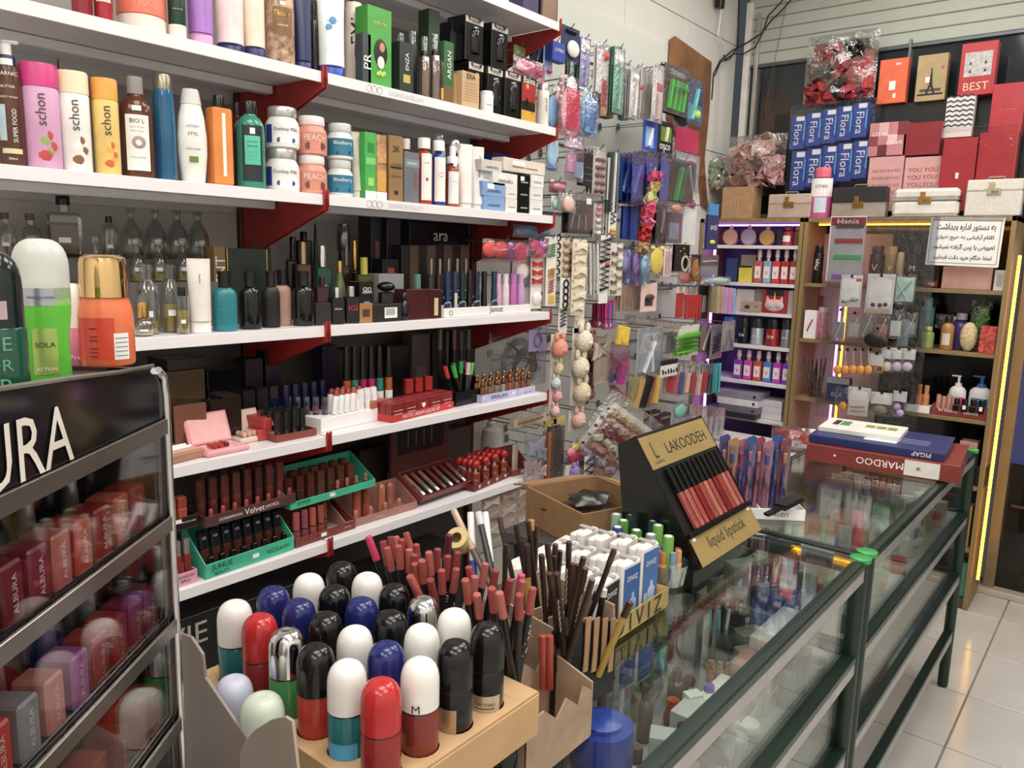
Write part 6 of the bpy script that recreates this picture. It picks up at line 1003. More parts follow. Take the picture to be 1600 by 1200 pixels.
p, r, h = rndY(1268, 1300, 262, ZT, -.01); bottle('pink and white powder bottle with rose cap', 'bottle', p, .2, r, h, 'shoulder', mt('#d85a94', .35), ('slim', .8, .75, mt('#e0607a', .35)), oval=.6, lab=[('p', .42, .78, 2.6, PAP), ('t', 'OTARI', .62, 1.2, INK), ('p', .1, .4, 1.2, mt('#c8d8ea'))])
# tissue packs
TB_ = mt('#27459a', .4, v=.08)
for j in range(2):
    for k in range(5):
        x0 = 1235 + 24.3 * k; y0 = (181 if j == 0 else 236) - 5.2 * k * (1 if j == 0 else .8); y1 = (233 if j == 0 else 297) - 4.6 * k
        o = BK(f'blue tissue pack, {ORD[k]} in the {("upper", "lower")[j]} row of the wrapped block', 'tissue pack', x0, x0 + 23.2, y0, y1, 4.16, .09, TB_, 'tissue_pack', [('p', .84, .97, .55, PAP, .12), ('t', 'Flora', .42, .62, PAP, -1), ('p', .25, .8, .1, mt('#4aa8d8'), .42)])
a, b = onY(1232, 234, 4.15), onY(1359, 228, 4.15); T('wrap', box(b.x - a.x + .015, .105, onY(1345, 154, 4.15).z - onY(1296, 298, 4.15).z, .006), film('#f4f6fa', .3, .1, .7, 40, .02), 'clear shrink wrap around the blue tissue packs', 'plastic wrap', ((a.x + b.x) / 2, 4.2055, onY(1296, 298, 4.15).z))
# gift boxes
RDG = mt('#b8222e', .35); 
o = BK('orange gift box with a small printed house', 'gift box', 1373, 1417, 92, 161, 4.27, .05, mt('#e8622e', .4), lab=[('p', .3, .5, .22, PAP), ('p', .12, .22, .1, PAP, .1), ('p', .85, .9, .18, mt('#f0d0b8'), .15)])
o = BK('kraft gift box with a black tower silhouette', 'gift box', 1432, 1479, 85, 157, 4.27, .05, mt('#b09668', .5), lab=[('p', .12, .16, .85, INK), ('p', .2, .26, .7, mt('#4a4030')), ('p', .4, .52, .14, PAP, -.12), ('p', .52, .58, .1, mt('#6ac04a'), .15)]); P('tower_print', prism([(-.022, .03), (-.007, .075), (-.002, .15), (.002, .15), (.007, .075), (.022, .03), (.012, .03), (.004, .06), (-.004, .06), (-.012, .03)], .0006), INK, o, (0, -.0258, 0)); P('heart_print', ball(.008, 1, .05, 1), mt('#c05a5a'), o, (.045, -.025, .14))
o = BK('red gift box lettered best with a silver panel', 'gift box', 1500, 1556, 66, 148, 4.22, .06, RDG, lab=[('p', .36, .82, .76, mt('#b9b4b2', .5, s=60, v=.3)), ('t', 'BEST', .17, .7, mt('#e8c8a0'))]); 
for k in range(4): P('bird_print', prism([(-.006, 0), (.006, 0), (0, .016)], .0006), INK, o, (-.03 + .06 * (k % 2), -.0309, .1 + .035 * (k // 2)))
o = BK('red wrapped gift box stacked at the far right of the board', 'gift box', 1548, 1600, 130, 212, 4.18, .07, mt('#b42232', .3), lab=[('t', '~ ~~', .5, .5, GLD)])
chev = [('p', 0, .14, 1, PAP)]
o = BK('black and white zigzag box in clear wrap', 'gift box', 1477, 1521, 150, 214, 4.2, .05, mt('#d8d8d6', .5), lab=[('p', .0, .12, .98, PAP)]); w = onY(1521, 180, 4.2).x - onY(1477, 180, 4.2).x
for k in range(7): P('zigzag', tube([((-.5 + i / 8) * w * .96, -.0255, .05 + .0215 * k + (.008 if i % 2 else 0)) for i in range(9)], .0038, 4), INK, o)
ZG = ZT + .001
MOT = mt('#c87a80', .5, s=40, v=.5)
o = BK('pink and maroon checkered box printed love', 'gift box', 1358, 1416, 191, 243, 4.15, .08, mt('#c07a80', .5), lab=[('p', .6, 1, .25, mt('#d8a8a8'), -.12), ('p', .6, 1, .25, mt('#7a2a34'), .38), ('p', .33, .63, .25, mt('#e0b8b8'), .13), ('p', 0, .33, .25, mt('#6a2430'), -.12), ('p', .3, .6, .25, mt('#8a3a44'), -.38), ('t', 'LO VE', .66, .4, PAP, 0, -.2), ('t', 'LO VE', .38, .4, PAP, 0, .2)])
BK('plain dark red square gift box beside the love box', 'gift box', 1412, 1470, 191, 242, 4.15, .08, mt('#8c1c26', .35))
for k, (x0, x1, nm, s) in enumerate(((1355, 1409, 'crossed', 'XO XO'), (1411, 1467, 'lettered', 'YOU'))):
    o = BK(f'pink and red {nm} print gift box under the upper pair', 'gift box', x0, x1, 245, 330, 4.15, .08, mt('#d09a98', .5), zmin=ZG)
    for j in range(4): lettering(o, s + ' ' + s, .125, .06 + .034 * j + .03, mt('#a82a3a'), y=-.041, x=.003 * (j % 2))
BK('scarlet gift box in clear film under the zigzag box', 'gift box', 1469, 1522, 216, 330, 4.13, .07, mt('#b02030', .25), lab=[('p', .45, .53, .1, PAP)], zmin=ZG); BK('scarlet gift box in clear film nearest the door', 'gift box', 1525, 1585, 206, 330, 4.13, .07, mt('#ac1c2a', .25), zmin=ZG)
a, b = onY(1467.5, 250, 4.13), onY(1588, 250, 4.13)
T('wrap', box(b.x - a.x, .088, .40, .006), film('#faf4f4', .25, .08, .6, 16, .02), 'shiny clear film around the two scarlet boxes', 'plastic wrap', ((a.x + b.x) / 2, 4.165, ZT + .0005))
# ---------- inside left cabinet (purple light)
d = .03
for k, (x0, x1, c) in enumerate(((1130, 1155, '#d89a90'), (1158, 1184, '#b09ac0'), (1187, 1212, '#c89a5a'))):
    p, r, h = rndY(x0, x1, 358, ZL[0], d); o = E('perfume_bottle', f'round disc perfume bottle with gold rim, {("rose", "lilac", "amber")[k]}', 'perfume', p); P('body', lathe(PR['lid'], r, .02, 22), mt(c, .2), o, (0, .01, r), (PI / 2, 0, 0)); P('rim', lathe([(.93, 0), (1.02, 0), (1.02, 1), (.93, 1)], r, .023, 22), GLD, o, (0, .0115, r), (PI / 2, 0, 0)); P('cap', box(.016, .016, .02, .002), mt('#d8c8d8', .2, .5), o, (0, 0, 2 * r))
BC('dark violet small box beside the round perfumes', 'box', 1214, 1222, 358, ZL[0], d, .04, mt('#2c2030')); BB('small red bottle with red cap in the purple cabinet', 'bottle', 1223, 1240, 353, ZL[0], d, body='shoulder', bm_=mt('#b02a3a', .2), cap=('cap', .78, .7, mt('#8a2030')), lab=[('p', .2, .5, 1.5, PAP)]); BB('small brown bottle with amber cap in the purple cabinet', 'bottle', 1241, 1252, 353, ZL[0], d, body='shoulder', bm_=mt('#7a4a2a', .2), cap=('cap', .78, .7, mt('#a87a3a')))
BC('navy box with pale border on the second purple shelf', 'box', 1134, 1152, 403, ZL[1], d, .04, mt('#1c2c58'), lab=[('p', .05, .95, .85, mt('#2a3c70'))]); BC('bright yellow box with black top on the second purple shelf', 'box', 1154, 1174, 415, ZL[1], d, .05, mt('#d8c832'), lab=[('p', .88, 1, 1, INK)]); BC('cream box behind the yellow box', 'box', 1157, 1180, 398, ZL[1], .12, .05, mt('#c8bca8'))
def spray(label, x0, x1, y, z, c, lc='#eadfe0'):
    p, r, h = rndY(x0, x1, y, z, d); o = E('spray_bottle', label, 'body spray', p); P('body', box(2 * r, 1.7 * r, h * .66, r * .25), mt(c, .18), o); P('label', box(1.5 * r, .001, h * .36, 0), mt(lc), o, (0, -.86 * r, h * .14)); lettering(o, 'V', r * .8, h * .3, mt('#6a2a3a'), y=-.88 * r)
    P('neck', lathe(PR['cap'], r * .5, h * .12, 10), mt('#d0a8b0', .25, .6), o, (0, 0, h * .66)); P('cap', lathe(PR['taper'], r * .62, h * .23, 10), mt('#e0c4c8', .25), o, (0, 0, h * .77)); return o
for k, c in enumerate(('#c8504a', '#8aa8c8', '#c83a3a', '#b83038', '#a83a34')): spray(f'pink labelled body spray on the second purple shelf, {("salmon", "pale blue", "red", "crimson", "brick")[k]}', 1180 + 13.9 * k, 1192.5 + 13.9 * k, 390, ZL[1], c)
BC('cream gift box standing on the third purple shelf', 'box', 1150, 1178, 452, ZL[2], .05, .05, mt('#dcd0cc')); BC('grey box behind the unicorn mask box', 'box', 1179, 1196, 452, ZL[2], .08, .05, mt('#c0b4b0')); o = BC('small tan box with two brown ovals', 'box', 1158, 1188, 471, ZL[2], .0, .04, mt('#b09484'), lab=[('t', 'QC', .5, .2, INK, 0, .3)]); P('oval', ball(.016, 1, .05, .7), mt('#4a3028'), o, (-.02, -.02, .015))
o = BC('red boxed unicorn shaped sleeping mask', 'box', 1191, 1230, 453, ZL[2], .02, .05, mt('#a02028'), lab=[('p', .75, 1, .7, INK)]); P('mask', ball(.052, 1, .1, .62), mt('#e0b8b8', .5), o, (0, -.028, .01)); 
for s in (-1, 1): P('eye_patch', ball(.018, 1, .2, .6), mt('#a8b0b8', .3), o, (s * .024, -.032, .026)); P('ear', prism([(-.012, 0), (.012, 0), (s * .006, .03)], .004), mt('#e0b8b8'), o, (s * .034, -.028, .062))
P('horn', lathe([(0, 0), (1, 0), (0, 1)], .007, .045, 8), GLD, o, (0, -.028, .07))
BC('pale grey box at the end of the third purple shelf', 'box', 1231, 1243, 454, ZL[2], .03, .05, mt('#b8b0b4'))
for k, (x0, x1, c, c2, nm) in enumerate(((1131, 1150, '#1c6ab8', '#2a80d0', 'blue boxed'), (1153, 1172, '#141416', '#1c1c20', 'matte black'), (1174, 1194, '#a8acb8', '#2a2a30', 'silver and black'), (1197, 1220, '#a01c20', '#141414', 'red boxed black'), (1221, 1239, '#8a8e9a', '#2c2c34', 'grey and black'))):
    BB(f'{nm} deodorant can on the fourth purple shelf', 'deodorant', x0, x1, 495 + k * .6, ZL[3], d, body='cyl', bm_=mt(c, .25, .3), cap=('slim', .62, .98, mt(c2, .3)), lab=[('t', 'ice', .35, .9, PAP)], name='deodorant_can')
for k, (c, nm) in enumerate((('#8a3ab0', 'violet'), ('#d0389a', 'magenta'), ('#c8483a', 'coral red'), ('#4a7ad0', 'sky blue'), ('#c03ab0', 'fuchsia'), ('#7a4ad0', 'purple'))): spray(f'{nm} body spray on the fifth purple shelf', 1148 + 15.2 * k, 1161 + 15.2 * k, 546 + k, ZL[4], c)
for k in range(4): 
    BK(f'flat {("grey", "white", "slate", "white edged black")[k]} box in the low stack, {ORD[k]} from the top', 'flat box', 1118 + 2 * k, 1186 - k * 2, 612 + 11 * k, 622.6 + 11 * k, YB - .04 + .0 * k, .16, mt(('#8a8496', '#d8d4dc', '#6a6478', '#28242c')[k], .4), 'flat_box', [('p', .3, .7, .06, INK, .4)], zmin=ZL[5])
for k in range(3): BC(f'white shallow carton on the lowest purple shelf, {ORD[k]} up', 'carton', 1190, 1234, 640 - 13 * k, ZL[5] + .033 * k, .05, .12, mt('#d4cfd4', .5)) if 0 else carton(f'white shallow carton on the lowest purple shelf, {ORD[k]} up', 'carton', (-1.53, YB + .1, ZL[5] + .001 + .036 * k), 0, .15, .12, .035, mt('#d4cfd4', .5))
# white chest with the red pouch
o = E('white_chest', 'white low drawer chest between wall goods and counter', 'chest', (-1.45, 3.78, 0)); P('carcass', box(.72, .3, .70, .004), mt('#d8d4d2', .45), o)
for k in range(3): q = P('drawer', box(.68, .008, .20, .003), mt('#e0dcda', .4), o, (0, -.154, .04 + .215 * k)); P('pull', box(.1, .01, .012, .003), ALG, q, (0, -.008, .1))
o = E('gift_pouch', 'red and white patterned pouch in clear film on white chest', 'pouch', (-1.22, 3.72, .7025), .15); P('pouch', pillow(.24, .1, .07, 8, 4, .15), mt('#b83a3c', .5), o, (0, 0, .003)); P('white_panel', box(.2, .002, .03, .0005), mt('#dcd8d4'), o, (0, -.034, .03)); P('clear_film', pillow(.27, .12, .09, 8, 6, .2), film(), o)
# ---------- inside right cabinet
BB('black hair spray can by the light strips, top shelf', 'spray can', 1271, 1287, 383, ZR[0], .02, body='cyl', bm_=mt('#16140f', .25), cap=('slim', .8, .85, BLK), lab=[('t', 'Maya', .5, .28, PAP, 1)], name='spray_can')
for nm, x0, x1, y, dd, c, c2, s in (('oxblood', 1358, 1381, 384, .08, '#4a141c', '#3a1218', 'V'), ('gold', 1384, 1401, 385, .08, '#b09458', '#c8b078', 'V'), ('short cream', 1400, 1412, 394, .06, '#c8b888', '#d8cca0', ''), ('glossy black', 1418, 1437, 383, .05, '#0f0f12', '#18181a', 'M')):
    BB(f'{nm} hair spray can on the top shelf', 'spray can', x0, x1, y, ZR[0], dd, body='cyl', bm_=mt(c, .2, .2), cap=('slim', .78, .8, mt(c2, .3)), lab=[('t', s, .45, .8, PAP)] if s else (), name='spray_can')
BC('black perfume box with red label under the notice', 'box', 1446, 1467, 414, ZR[0], .06, .06, mt('#1c1414', .3), lab=[('p', .05, .3, .9, mt('#8a1c1c')), ('t', 'vip', .16, .5, PAP)]); BC('pale pink long box under the notice', 'box', 1472, 1550, 417, ZR[0], .05, .1, mt('#d8a8a0', .5)); BC('white label box at the end of the top shelf', 'box', 1553, 1570, 422, ZR[0], .02, .05, mt('#d4d0c8'), lab=[('p', .2, .8, .5, mt('#b0aca4'))])
o = BC('white box with a red lipstick picture by the light strips', 'box', 1256, 1275, 485, ZR[1], .01, .05, WHT); P('lipstick_print', tube([(-.012, -.026, .04), (.012, -.026, .1)], .004, 5), mt('#b82828'), o)
BC('dark red leaflet box behind the white lipstick box', 'box', 1275, 1284, 462, ZR[1], .08, .03, mt('#6a1c28')); BB('pink decorated can beside the white lipstick box', 'bottle', 1277, 1296, 480, ZR[1], .02, body='cyl', bm_=mt('#c87a8a', .4, s=80, v=.4), cap=('cap', .85, .9, mt('#b8b0a8')))
BC('pale aqua carton on the middle shelf', 'box', 1403, 1419, 500, ZR[1], .03, .05, mt('#9ac8c8')); 
for nm, x0, x1, y, dd, c, c2, bd in (('black slim spray', 1419, 1433, 485, .05, '#1c1a1a', '#5a3a2a', 'cyl'), ('tall frosted teal', 1438, 1458, 465, .1, '#5a8a8c', '#8ab0b0', 'cyl'), ('yellow green flowered', 1440, 1459, 510, .02, '#8a9a4a', '#b0b468', 'shoulder'), ('amber oil spray', 1471, 1490, 494, .02, '#a87a3a', '#1a1614', 'shoulder'), ('violet shampoo', 1487, 1514, 489, .08, '#4a3a78', '#a89ab0', 'shoulder')):
    BB(f'{nm} bottle on the middle shelf', 'bottle', x0, x1, y, ZR[1], dd, body=bd, bm_=mt(c, .2), cap=('slim', .82, .6, mt(c2, .3)), lab=[('p', .15, .5, 1.2, mt('#d8c8c0'))] if 'amber' in nm else ())
p, r, h = rndY(1501, 1526, 503, ZR[1], .01); T('loofah', ball(r, 1, .7, h / (2 * r)), mt('#d0bc8c', .9, s=80, v=.3, b=.5), 'cream knobbly bath loofah on the middle shelf', 'loofah', (p.x, p.y, ZR[1]))
bag('bright green mesh bath puff in clear bag, middle shelf', 1516, 1546, 472, 549, YB + .1, [(0, .5, .4, .42, '#4aa83a')], 31, .06, zb=ZR[1] + .004); BC('red drawstring pouch with white flowers, middle shelf end', 'pouch', 1530, 1556, 510, ZR[1], .008, .05, mt('#b83a30', .6, s=70, v=.7), name='pouch')
bag('clear bag of pale accessories behind the amber spray', 1462, 1500, 492, 520, YB + .14, [(0, .5, .35, .35, '#b0b4a0')], 33, .05, zb=ZR[1] + .09)
for k in range(16):
    a = onY(1256 + (k * 7) % 42, 558 + (k * 5) % 18, YB + .05); b = onY(1266 + (k * 3) % 22, 618, YB + .05); b.z = ZR[2] + .005; T('brow_pencil', tube([b, a], .0035, 5), mt(('#1c1614', '#3a2218', '#5a3824', '#17130f')[k % 4], .4), f'dark eye pencil in the bundle by the light strips, {ORD[k]}', 'pencil', (0, 0, 0))
BC('blue carton with white letters beside the pencil bundle', 'box', 1291, 1326, 590, ZR[2], .005, .05, mt('#1e3a88', .4), lab=[('t', 'BLA', .3, .5, PAP), ('p', .75, 1, 1, mt('#e0e0e8'))]); BB('brown round topped jar on the third shelf', 'jar', 1388, 1406, 588, ZR[2], .06, body='cyl', bm_=mt('#4a2018', .3), cap=('round', .4, 1, mt('#3a1812', .3)), name='jar')
for k, (x0, x1, y) in enumerate(((1422, 1431, 603), (1432, 1441, 600), (1442, 1452, 602))): BB(f'small {("black", "orange", "peach")[k]} nail care bottle on the white tray', 'bottle', x0, x1, y, ZR[2] + .018, .03, body='cyl', bm_=mt(('#16141a', '#c8743a', '#d08858')[k], .2), cap=('cap', .6, .7, mt(('#16141a', '#b0683a', '#c88a5a')[k], .3)))
BC('white shallow tray at the edge of third shelf', 'tray', 1414, 1452, 634, ZR[2], .0, .08, WHT, name='tray')
def pump(label, x0, x1, y, dd, mb, mc, lm, tx):
    p, r, h = rndY(x0, x1, y, ZR[2], dd); o = E('pump_bottle', label, 'bottle', p); P('body', lathe(PR['shoulder'], r, h * .72, 18, .6), mb, o); P('collar', lathe(PR['cap'], r * .4, h * .08, 12), mc, o, (0, 0, h * .7)); q = P('pump', lathe(PR['cap'], r * .16, h * .16, 8), mc, o, (0, 0, h * .78)); P('nozzle', box(r * 1.1, r * .3, h * .035, .002), mc, q, (-r * .3, 0, h * .15)); P('printed_label', patch(r + .0006, h * .2, h * .45, 1.6, 8, .6), lm, o); lettering(o, tx, r * 1.1, h * .4, PAP, r + .001, oval=.6)
pump('white pump bottle with pink label on the third shelf', 1484, 1508, 584, .05, WHT, WHT, mt('#d0306a'), 'care'); pump('white lotion pump bottle with blue cap and label', 1516, 1548, 585, .05, WHT, mt('#2a6ab8'), mt('#2a6ab0'), 'CUMEON')
o = BC('brick red card tray of nude and black lipsticks', 'tray', 1455, 1545, 636, ZR[2], .014, .07, mt('#8a3028', .5), name='display_tray', lab=[('t', 'Be Beauty', .5, .35, PAP, 0, -.2), ('t', 'ESSENCE', .5, .25, PAP, 0, .2)])
for k in range(4): BB(f'nude lip tube in the brick red tray, {ORD[k]}', 'lipstick', 1463 + 8 * k, 1470 + 8 * k, 616 + (k % 2) * 3, ZR[2] + .03, .01, body='cyl', bm_=mt('#b07a68', .3), cap=('cap', .5, .95, mt('#b88a7a', .3)), name='lipstick')
for k in range(4): BB(f'square black lipstick in the brick red tray, {ORD[k]}', 'lipstick', 1490 + 13 * k, 1499 + 13 * k, 622 + k, ZR[2] + .03, .005, body='cyl', bm_=BLK, cap=('cap', .5, .95, BLK), name='lipstick', sq=True, lab=[('p', .2, .5, .9, PAP)] if k % 2 else ())
for k, (x0, x1, y, zz, c, nm) in enumerate(((1496, 1524, 690, 3, '#b08a78', 'tan pouch'), (1524, 1540, 730, 3, '#1a1a1a', 'black compact'), (1496, 1516, 790, 4, '#b08a2a', 'golden yellow box'), (1517, 1526, 825, 4, '#2a2a28', 'dark small box'))): BC(f'{nm} on the low shelves behind the far counter post', 'box', x0, x1, y, ZR[zz], .02, .08, mt(c, .4))
BK('teal green box low in the cabinet beside the far post', 'box', 1498, 1508, 880, 945, YB + .02, .1, mt('#3a8a70', .4), zmin=.056)
# hanging cards in front of the right cabinet
YH = YB - .045; a, b = onY(1300, 420, YH), onY(1425, 640, YH)
T('clear_sheet', box(b.x - a.x + .05, .002, 1.0, 0), film('#eef0f2', .5, .08, .6, 30, .05), 'clear plastic strip sheet hung from the cabinet top', 'plastic sheet', ((a.x + b.x) / 2, YH + .012, CTOP - 1.0))
o = BK('white hanging pad of hair swatches headed in red', 'swatch pad', 1294, 1350, 338, 440, YH + .014, .004, mt('#dcd8d8', .5), name='swatch_pad', lab=[('p', .86, .985, .96, mt('#b81c2c')), ('t', 'Hania', .92, .6, PAP)], zmin=1.3)
for k, (c, v) in enumerate((('#4a3430', .66), ('#8a2a34', .42), ('#3a8a5a', .16), ('#7a4aa0', -.16))): P('swatch', box(.13, .006, .022, .002), mt(c, .5), o, (.01, -.004, v * .3 + .06))
def hcard(label, x0, x1, y0, y1, parts, Yo=0., cat='clip card'):
    Y = YH - .015 - Yo; a, b = onY(x0, (y0 + y1) / 2, Y), onY(x1, (y0 + y1) / 2, Y); xm = (x0 + x1) / 2; t, u = onY(xm, y0, Y), onY(xm, y1, Y); o = E('hanging_card', label, cat, V(((a.x + b.x) / 2, Y, u.z)), random.uniform(-.15, .15)); w, h = b.x - a.x, t.z - u.z
    pieces(o, w, h, parts, int(x0)); P('binder_clip', prism([(-.008, 0), (.008, 0), (.003, .014), (-.003, .014)], .006), BLK, o, (0, -.002, h * .93)); return o
WCD = ('c', '#dedad6', -.5, .5, 0, 1)
hcard('white card of silver leaf hair pins in a bag', 1313, 1346, 430, 480, [WCD, ('k', '#8a8a8c', -.4, .15, .4, .25, .03), ('b', '#9a9a9c', -.2, .2, .15, .06), ('b', '#8a8a8c', .2, .25, .15, .06), ('c', '#c83030', .2, .45, .8, .9, .0006, -.001), ('f', .02)])
hcard('white card of dark star hair pins in a bag', 1353, 1397, 428, 490, [WCD, ('b', '#3a3030', -.2, .22, .08, .05), ('b', '#3a3030', .05, .22, .08, .05), ('b', '#3a3030', .25, .24, .08, .05), ('c', '#d8b8a0', -.45, .45, .0, .12, .0006, -.001), ('f', .02)], .01)
hcard('mint leaf hair pins in a crinkled bag', 1396, 1432, 428, 476, [('c', '#a8c8bc', -.4, .4, .1, .9), ('k', '#6a9a88', -.3, .2, .3, .8, .03), ('k', '#c8d8d0', -.3, .7, .2, .1, .03), ('f', .03)])
for k in range(6): hcard(f'clear bagged hair accessory on the plastic sheet, {ORD[k]}', 1300 + 22 * k, 1324 + 22 * k, 482 + (k % 2) * 6, 534 - (k % 3) * 4, [('c', ('#8a8a8c', '#a8a4a0', '#7a7672', '#b0706a', '#c8c4c0', '#8a9094')[k], -.35, .35, .1, .6), ('k', '#c8ccd0', -.2, .1, .25, .8, .03), ('f', .02)], .005 * (k % 2))
hcard('large black glossy hair claw on the plastic sheet', 1350, 1390, 513, 546, [('b', '#17110f', -.1, .45, .4, .35), ('b', '#221814', .2, .4, .3, .3), ('k', '#0f0b0a', -.4, .3, .45, .55, .06)], .03, 'hair claw')
for k in range(5): hcard(f'orange daisy hair tie card, {ORD[k]} in the flower row', 1303 + 12 * k, 1318 + 12 * k, 545, 586, [('k', '#b0a090', -.2, .95, .0, .4, .06), ('b', '#d8902a', 0, .2, .45, .18), ('b', '#8a5a1c', 0, .2, .15, .06)], .004 * k)
hcard('orange round flower glasses on a card', 1354, 1384, 552, 584, [WCD[:1] + ('#e0dcd8', -.4, .4, .4, 1), ('r', '#d8902a', -.2, .25, .2), ('r', '#d8902a', .22, .25, .2), FB], .012)
for k in range(3): hcard(f'white topped card of small pale clips, {ORD[k]} beside the flower glasses', 1376 + 16 * k, 1398 + 16 * k, 543 + k, 582, [('c', '#dcd8d6', -.5, .5, .55, 1), ('b', ('#c8b8a8', '#b0a8b8', '#c0b0c0')[k], 0, .25, .4, .2), FB], .004 * k)
hcard('clear bag with a yellow star clip', 1305, 1328, 604, 642, [('b', '#c8882a', .1, .2, .3, .2), ('k', '#d89a3a', -.3, .15, .4, .3, .08), FB]); o = hcard('white card with a large cream wavy hair tie', 1324, 1359, 605, 650, [('c', '#d8d0c8', -.45, .45, 0, .55), ('c', '#e6e2de', -.5, .5, .55, 1), ('k', '#a88a70', -.35, .3, .3, .35, .03), ('k', '#a88a70', -.3, .15, .35, .2, .03), FB], .01); hcard('white topped card with brown round clip', 1360, 1393, 613, 650, [('c', '#e0dcd8', -.5, .5, .5, 1), ('b', '#7a6a5a', 0, .25, .36, .22), FB], .006); hcard('white topped card with lilac bow clips', 1394, 1416, 611, 652, [('c', '#e0dcd8', -.5, .5, .6, 1), ('b', '#a890c0', -.1, .4, .3, .14), ('b', '#b8a0cc', .15, .18, .3, .14), FB])
# ---------- the notice
_F = {}
for s in 'ا:FE8D FE8E|آ:FE81 FE82|ب:FE8F FE90 FE91 FE92|پ:FB56 FB57 FB58 FB59|ت:FE95 FE96 FE97 FE98|چ:FB7A FB7B FB7C FB7D|ج:FE9D FE9E FE9F FEA0|خ:FEA5 FEA6 FEA7 FEA8|د:FEA9 FEAA|ر:FEAD FEAE|س:FEB1 FEB2 FEB3 FEB4|ش:FEB5 FEB6 FEB7 FEB8|ض:FEBD FEBE FEBF FEC0|ط:FEC1 FEC2 FEC3 FEC4|ظ:FEC5 FEC6 FEC7 FEC8|ع:FEC9 FECA FECB FECC|ف:FED1 FED2 FED3 FED4|ق:FED5 FED6 FED7 FED8|گ:FB92 FB93 FB94 FB95|ل:FEDD FEDE FEDF FEE0|م:FEE1 FEE2 FEE3 FEE4|ن:FEE5 FEE6 FEE7 FEE8|و:FEED FEEE|ه:FEE9 FEEA FEEB FEEC|ی:FBFC FBFD FBFE FBFF'.split('|'):
    k, v = s.split(':'); _F[k] = [chr(int(x, 16)) for x in v.split()]
def shape(t):
    out = ''
    for i, c in enumerate(t):
        if c not in _F: out += c; continue
        pv = i > 0 and len(_F.get(t[i - 1], ())) == 4; nx = i + 1 < len(t) and t[i + 1] in _F; f = _F[c]
        out += f[3] if pv and nx and len(f) == 4 else f[2] if nx and not pv and len(f) == 4 else f[1] if pv else f[0]
    return out[::-1]
YS = YB - .03; a, b = onY(1453, 340, YS), onY(1573, 342, YS); c_ = onY(1510, 416, YS)
o = E('notice', 'white framed paper notice with four lines of Persian text', 'notice', V(((a.x + b.x) / 2 - .004, YS, c_.z)), 0, None, 0, .02); w, h = b.x - a.x - .01, a.z - c_.z
P('paper', box(w, .001, h, 0), PAP, o)
for x in (-1, 1): P('border_line', box(.002, .0006, h * .88, 0), INK, o, (x * w * .465, -.0008, h * .05))
for z in (.05, .925): P('border_line', box(w * .93, .0006, .002, 0), INK, o, (0, -.0008, z * h))
for s, z, ww, hh in (('به دستور اداره بهداشت', .79, .80, .17), ('اقلام آرایشی به هیچ عنوان', .585, .78, .13), ('تعویض یا پس گرفته نمیشود', .385, .84, .14), ('لطفا هنگام خرید دقت فرمایید', .165, .80, .14)):
    q = lettering(o, shape(s), ww * w, z * h, INK, y=-.0004, h=hh * h); 
P('tape', box(w * .98, .0008, h * .1, 0), film('#f0f0ee', .5, .1, .4, 30, .1), o, (0, -.0012, h * .93))
# banner beside the door
a, c_ = onY(1597, 375, 4.385), onY(1573, 722, 4.385); zc = onY(1577, 520, 4.385).z
o = E('poster', 'white and blue printed poster hung on the dark door glass', 'poster', (c_.x + .2, 4.385, c_.z)); hp = a.z - c_.z; P('sheet', box(.40, .003, hp, 0), mt('#dcdce0', .4), o); P('blue_print', box(.40, .0008, (zc - c_.z) * .93, 0), mt('#1c3c86', .4), o, (0, -.0022, 0)); P('cyan_wave', box(.40, .0008, .045, 0), mt('#3aa0d8', .4), o, (0, -.0023, zc - c_.z - .03))
# ================================================================ goods inside the glass counters
ZI, ZJ = .6968, .4588
def ci(label, cat, x0, x1, y0, y1, kind, c, c2=None, z=ZI, rz=R9 - .5, ob=.8, lab=(), name=None, rough=.3, capf=.7):
    p = onZ((x0 + x1) / 2, y1, z); D = proj(p)[2]; r = (x1 - x0) / 2 * D / FPX; yq = proj(p + V((0, 0, .1)))[1]; h = .1 * (y1 - y0) / (y1 - yq); p.y = min(p.y, 1.795 - r) if p.y < 1.86 else min(max(p.y, 1.905 + r), 3.17 - r - .03 * (len(label) % 3) * (p.y > 3.15)); p.x = max(min(p.x, CX1 - .03 - r), CX0 + .03 + r); h = min(h, CT - .012 - z)
    m = mt(c, rough) if isinstance(c, str) else c; m2 = mt(c2, .3) if isinstance(c2, str) else c2
    if kind == 'box': return carton(label, cat, p, rz, 1.6 * r, 1.6 * r * ob, h, m, lab=lab, name=name or 'box')
    return bottle(label, cat, p, RT - .3, r, h, kind, m, ('cap', capf, .7, m2) if c2 else None, lab=lab, name=name or 'bottle')
p = V((-.545, .905, ZI)); o = E('tub', 'turquoise wet wipe tub with big royal blue lid', 'tub', p); P('body', lathe(PR['cyl'], .044, .17, 24), mt('#3fb4bc', .3), o); q = P('lid', lathe(PR['lid'], .047, .06, 24), mt('#1c3a9c', .3), o, (0, 0, .168)); P('flip_cap', lathe(PR['lid'], .03, .008, 20), mt('#2244ac', .3), q, (0, 0, .0595))
ci('tall grey carton standing in the near counter', 'box', 1060, 1092, 972, 1040, 'box', '#6e7470', ob=.5)
o = ci('dark glass tumbler holding teal pens', 'tumbler', 1098, 1146, 985, 1040, 'cyl', '#23302f', name='tumbler', rough=.1)
for k in range(5): P('pen', tube([(.004 * k - .01, .003 * (k % 2), .02), (.012 * k - .025, .01, .13 - .01 * (k % 2))], .0038, 6), mt(('#3a9aa8', '#16181a', '#4ab0b8', '#1c1e20', '#d0d0cc')[k], .3), o)
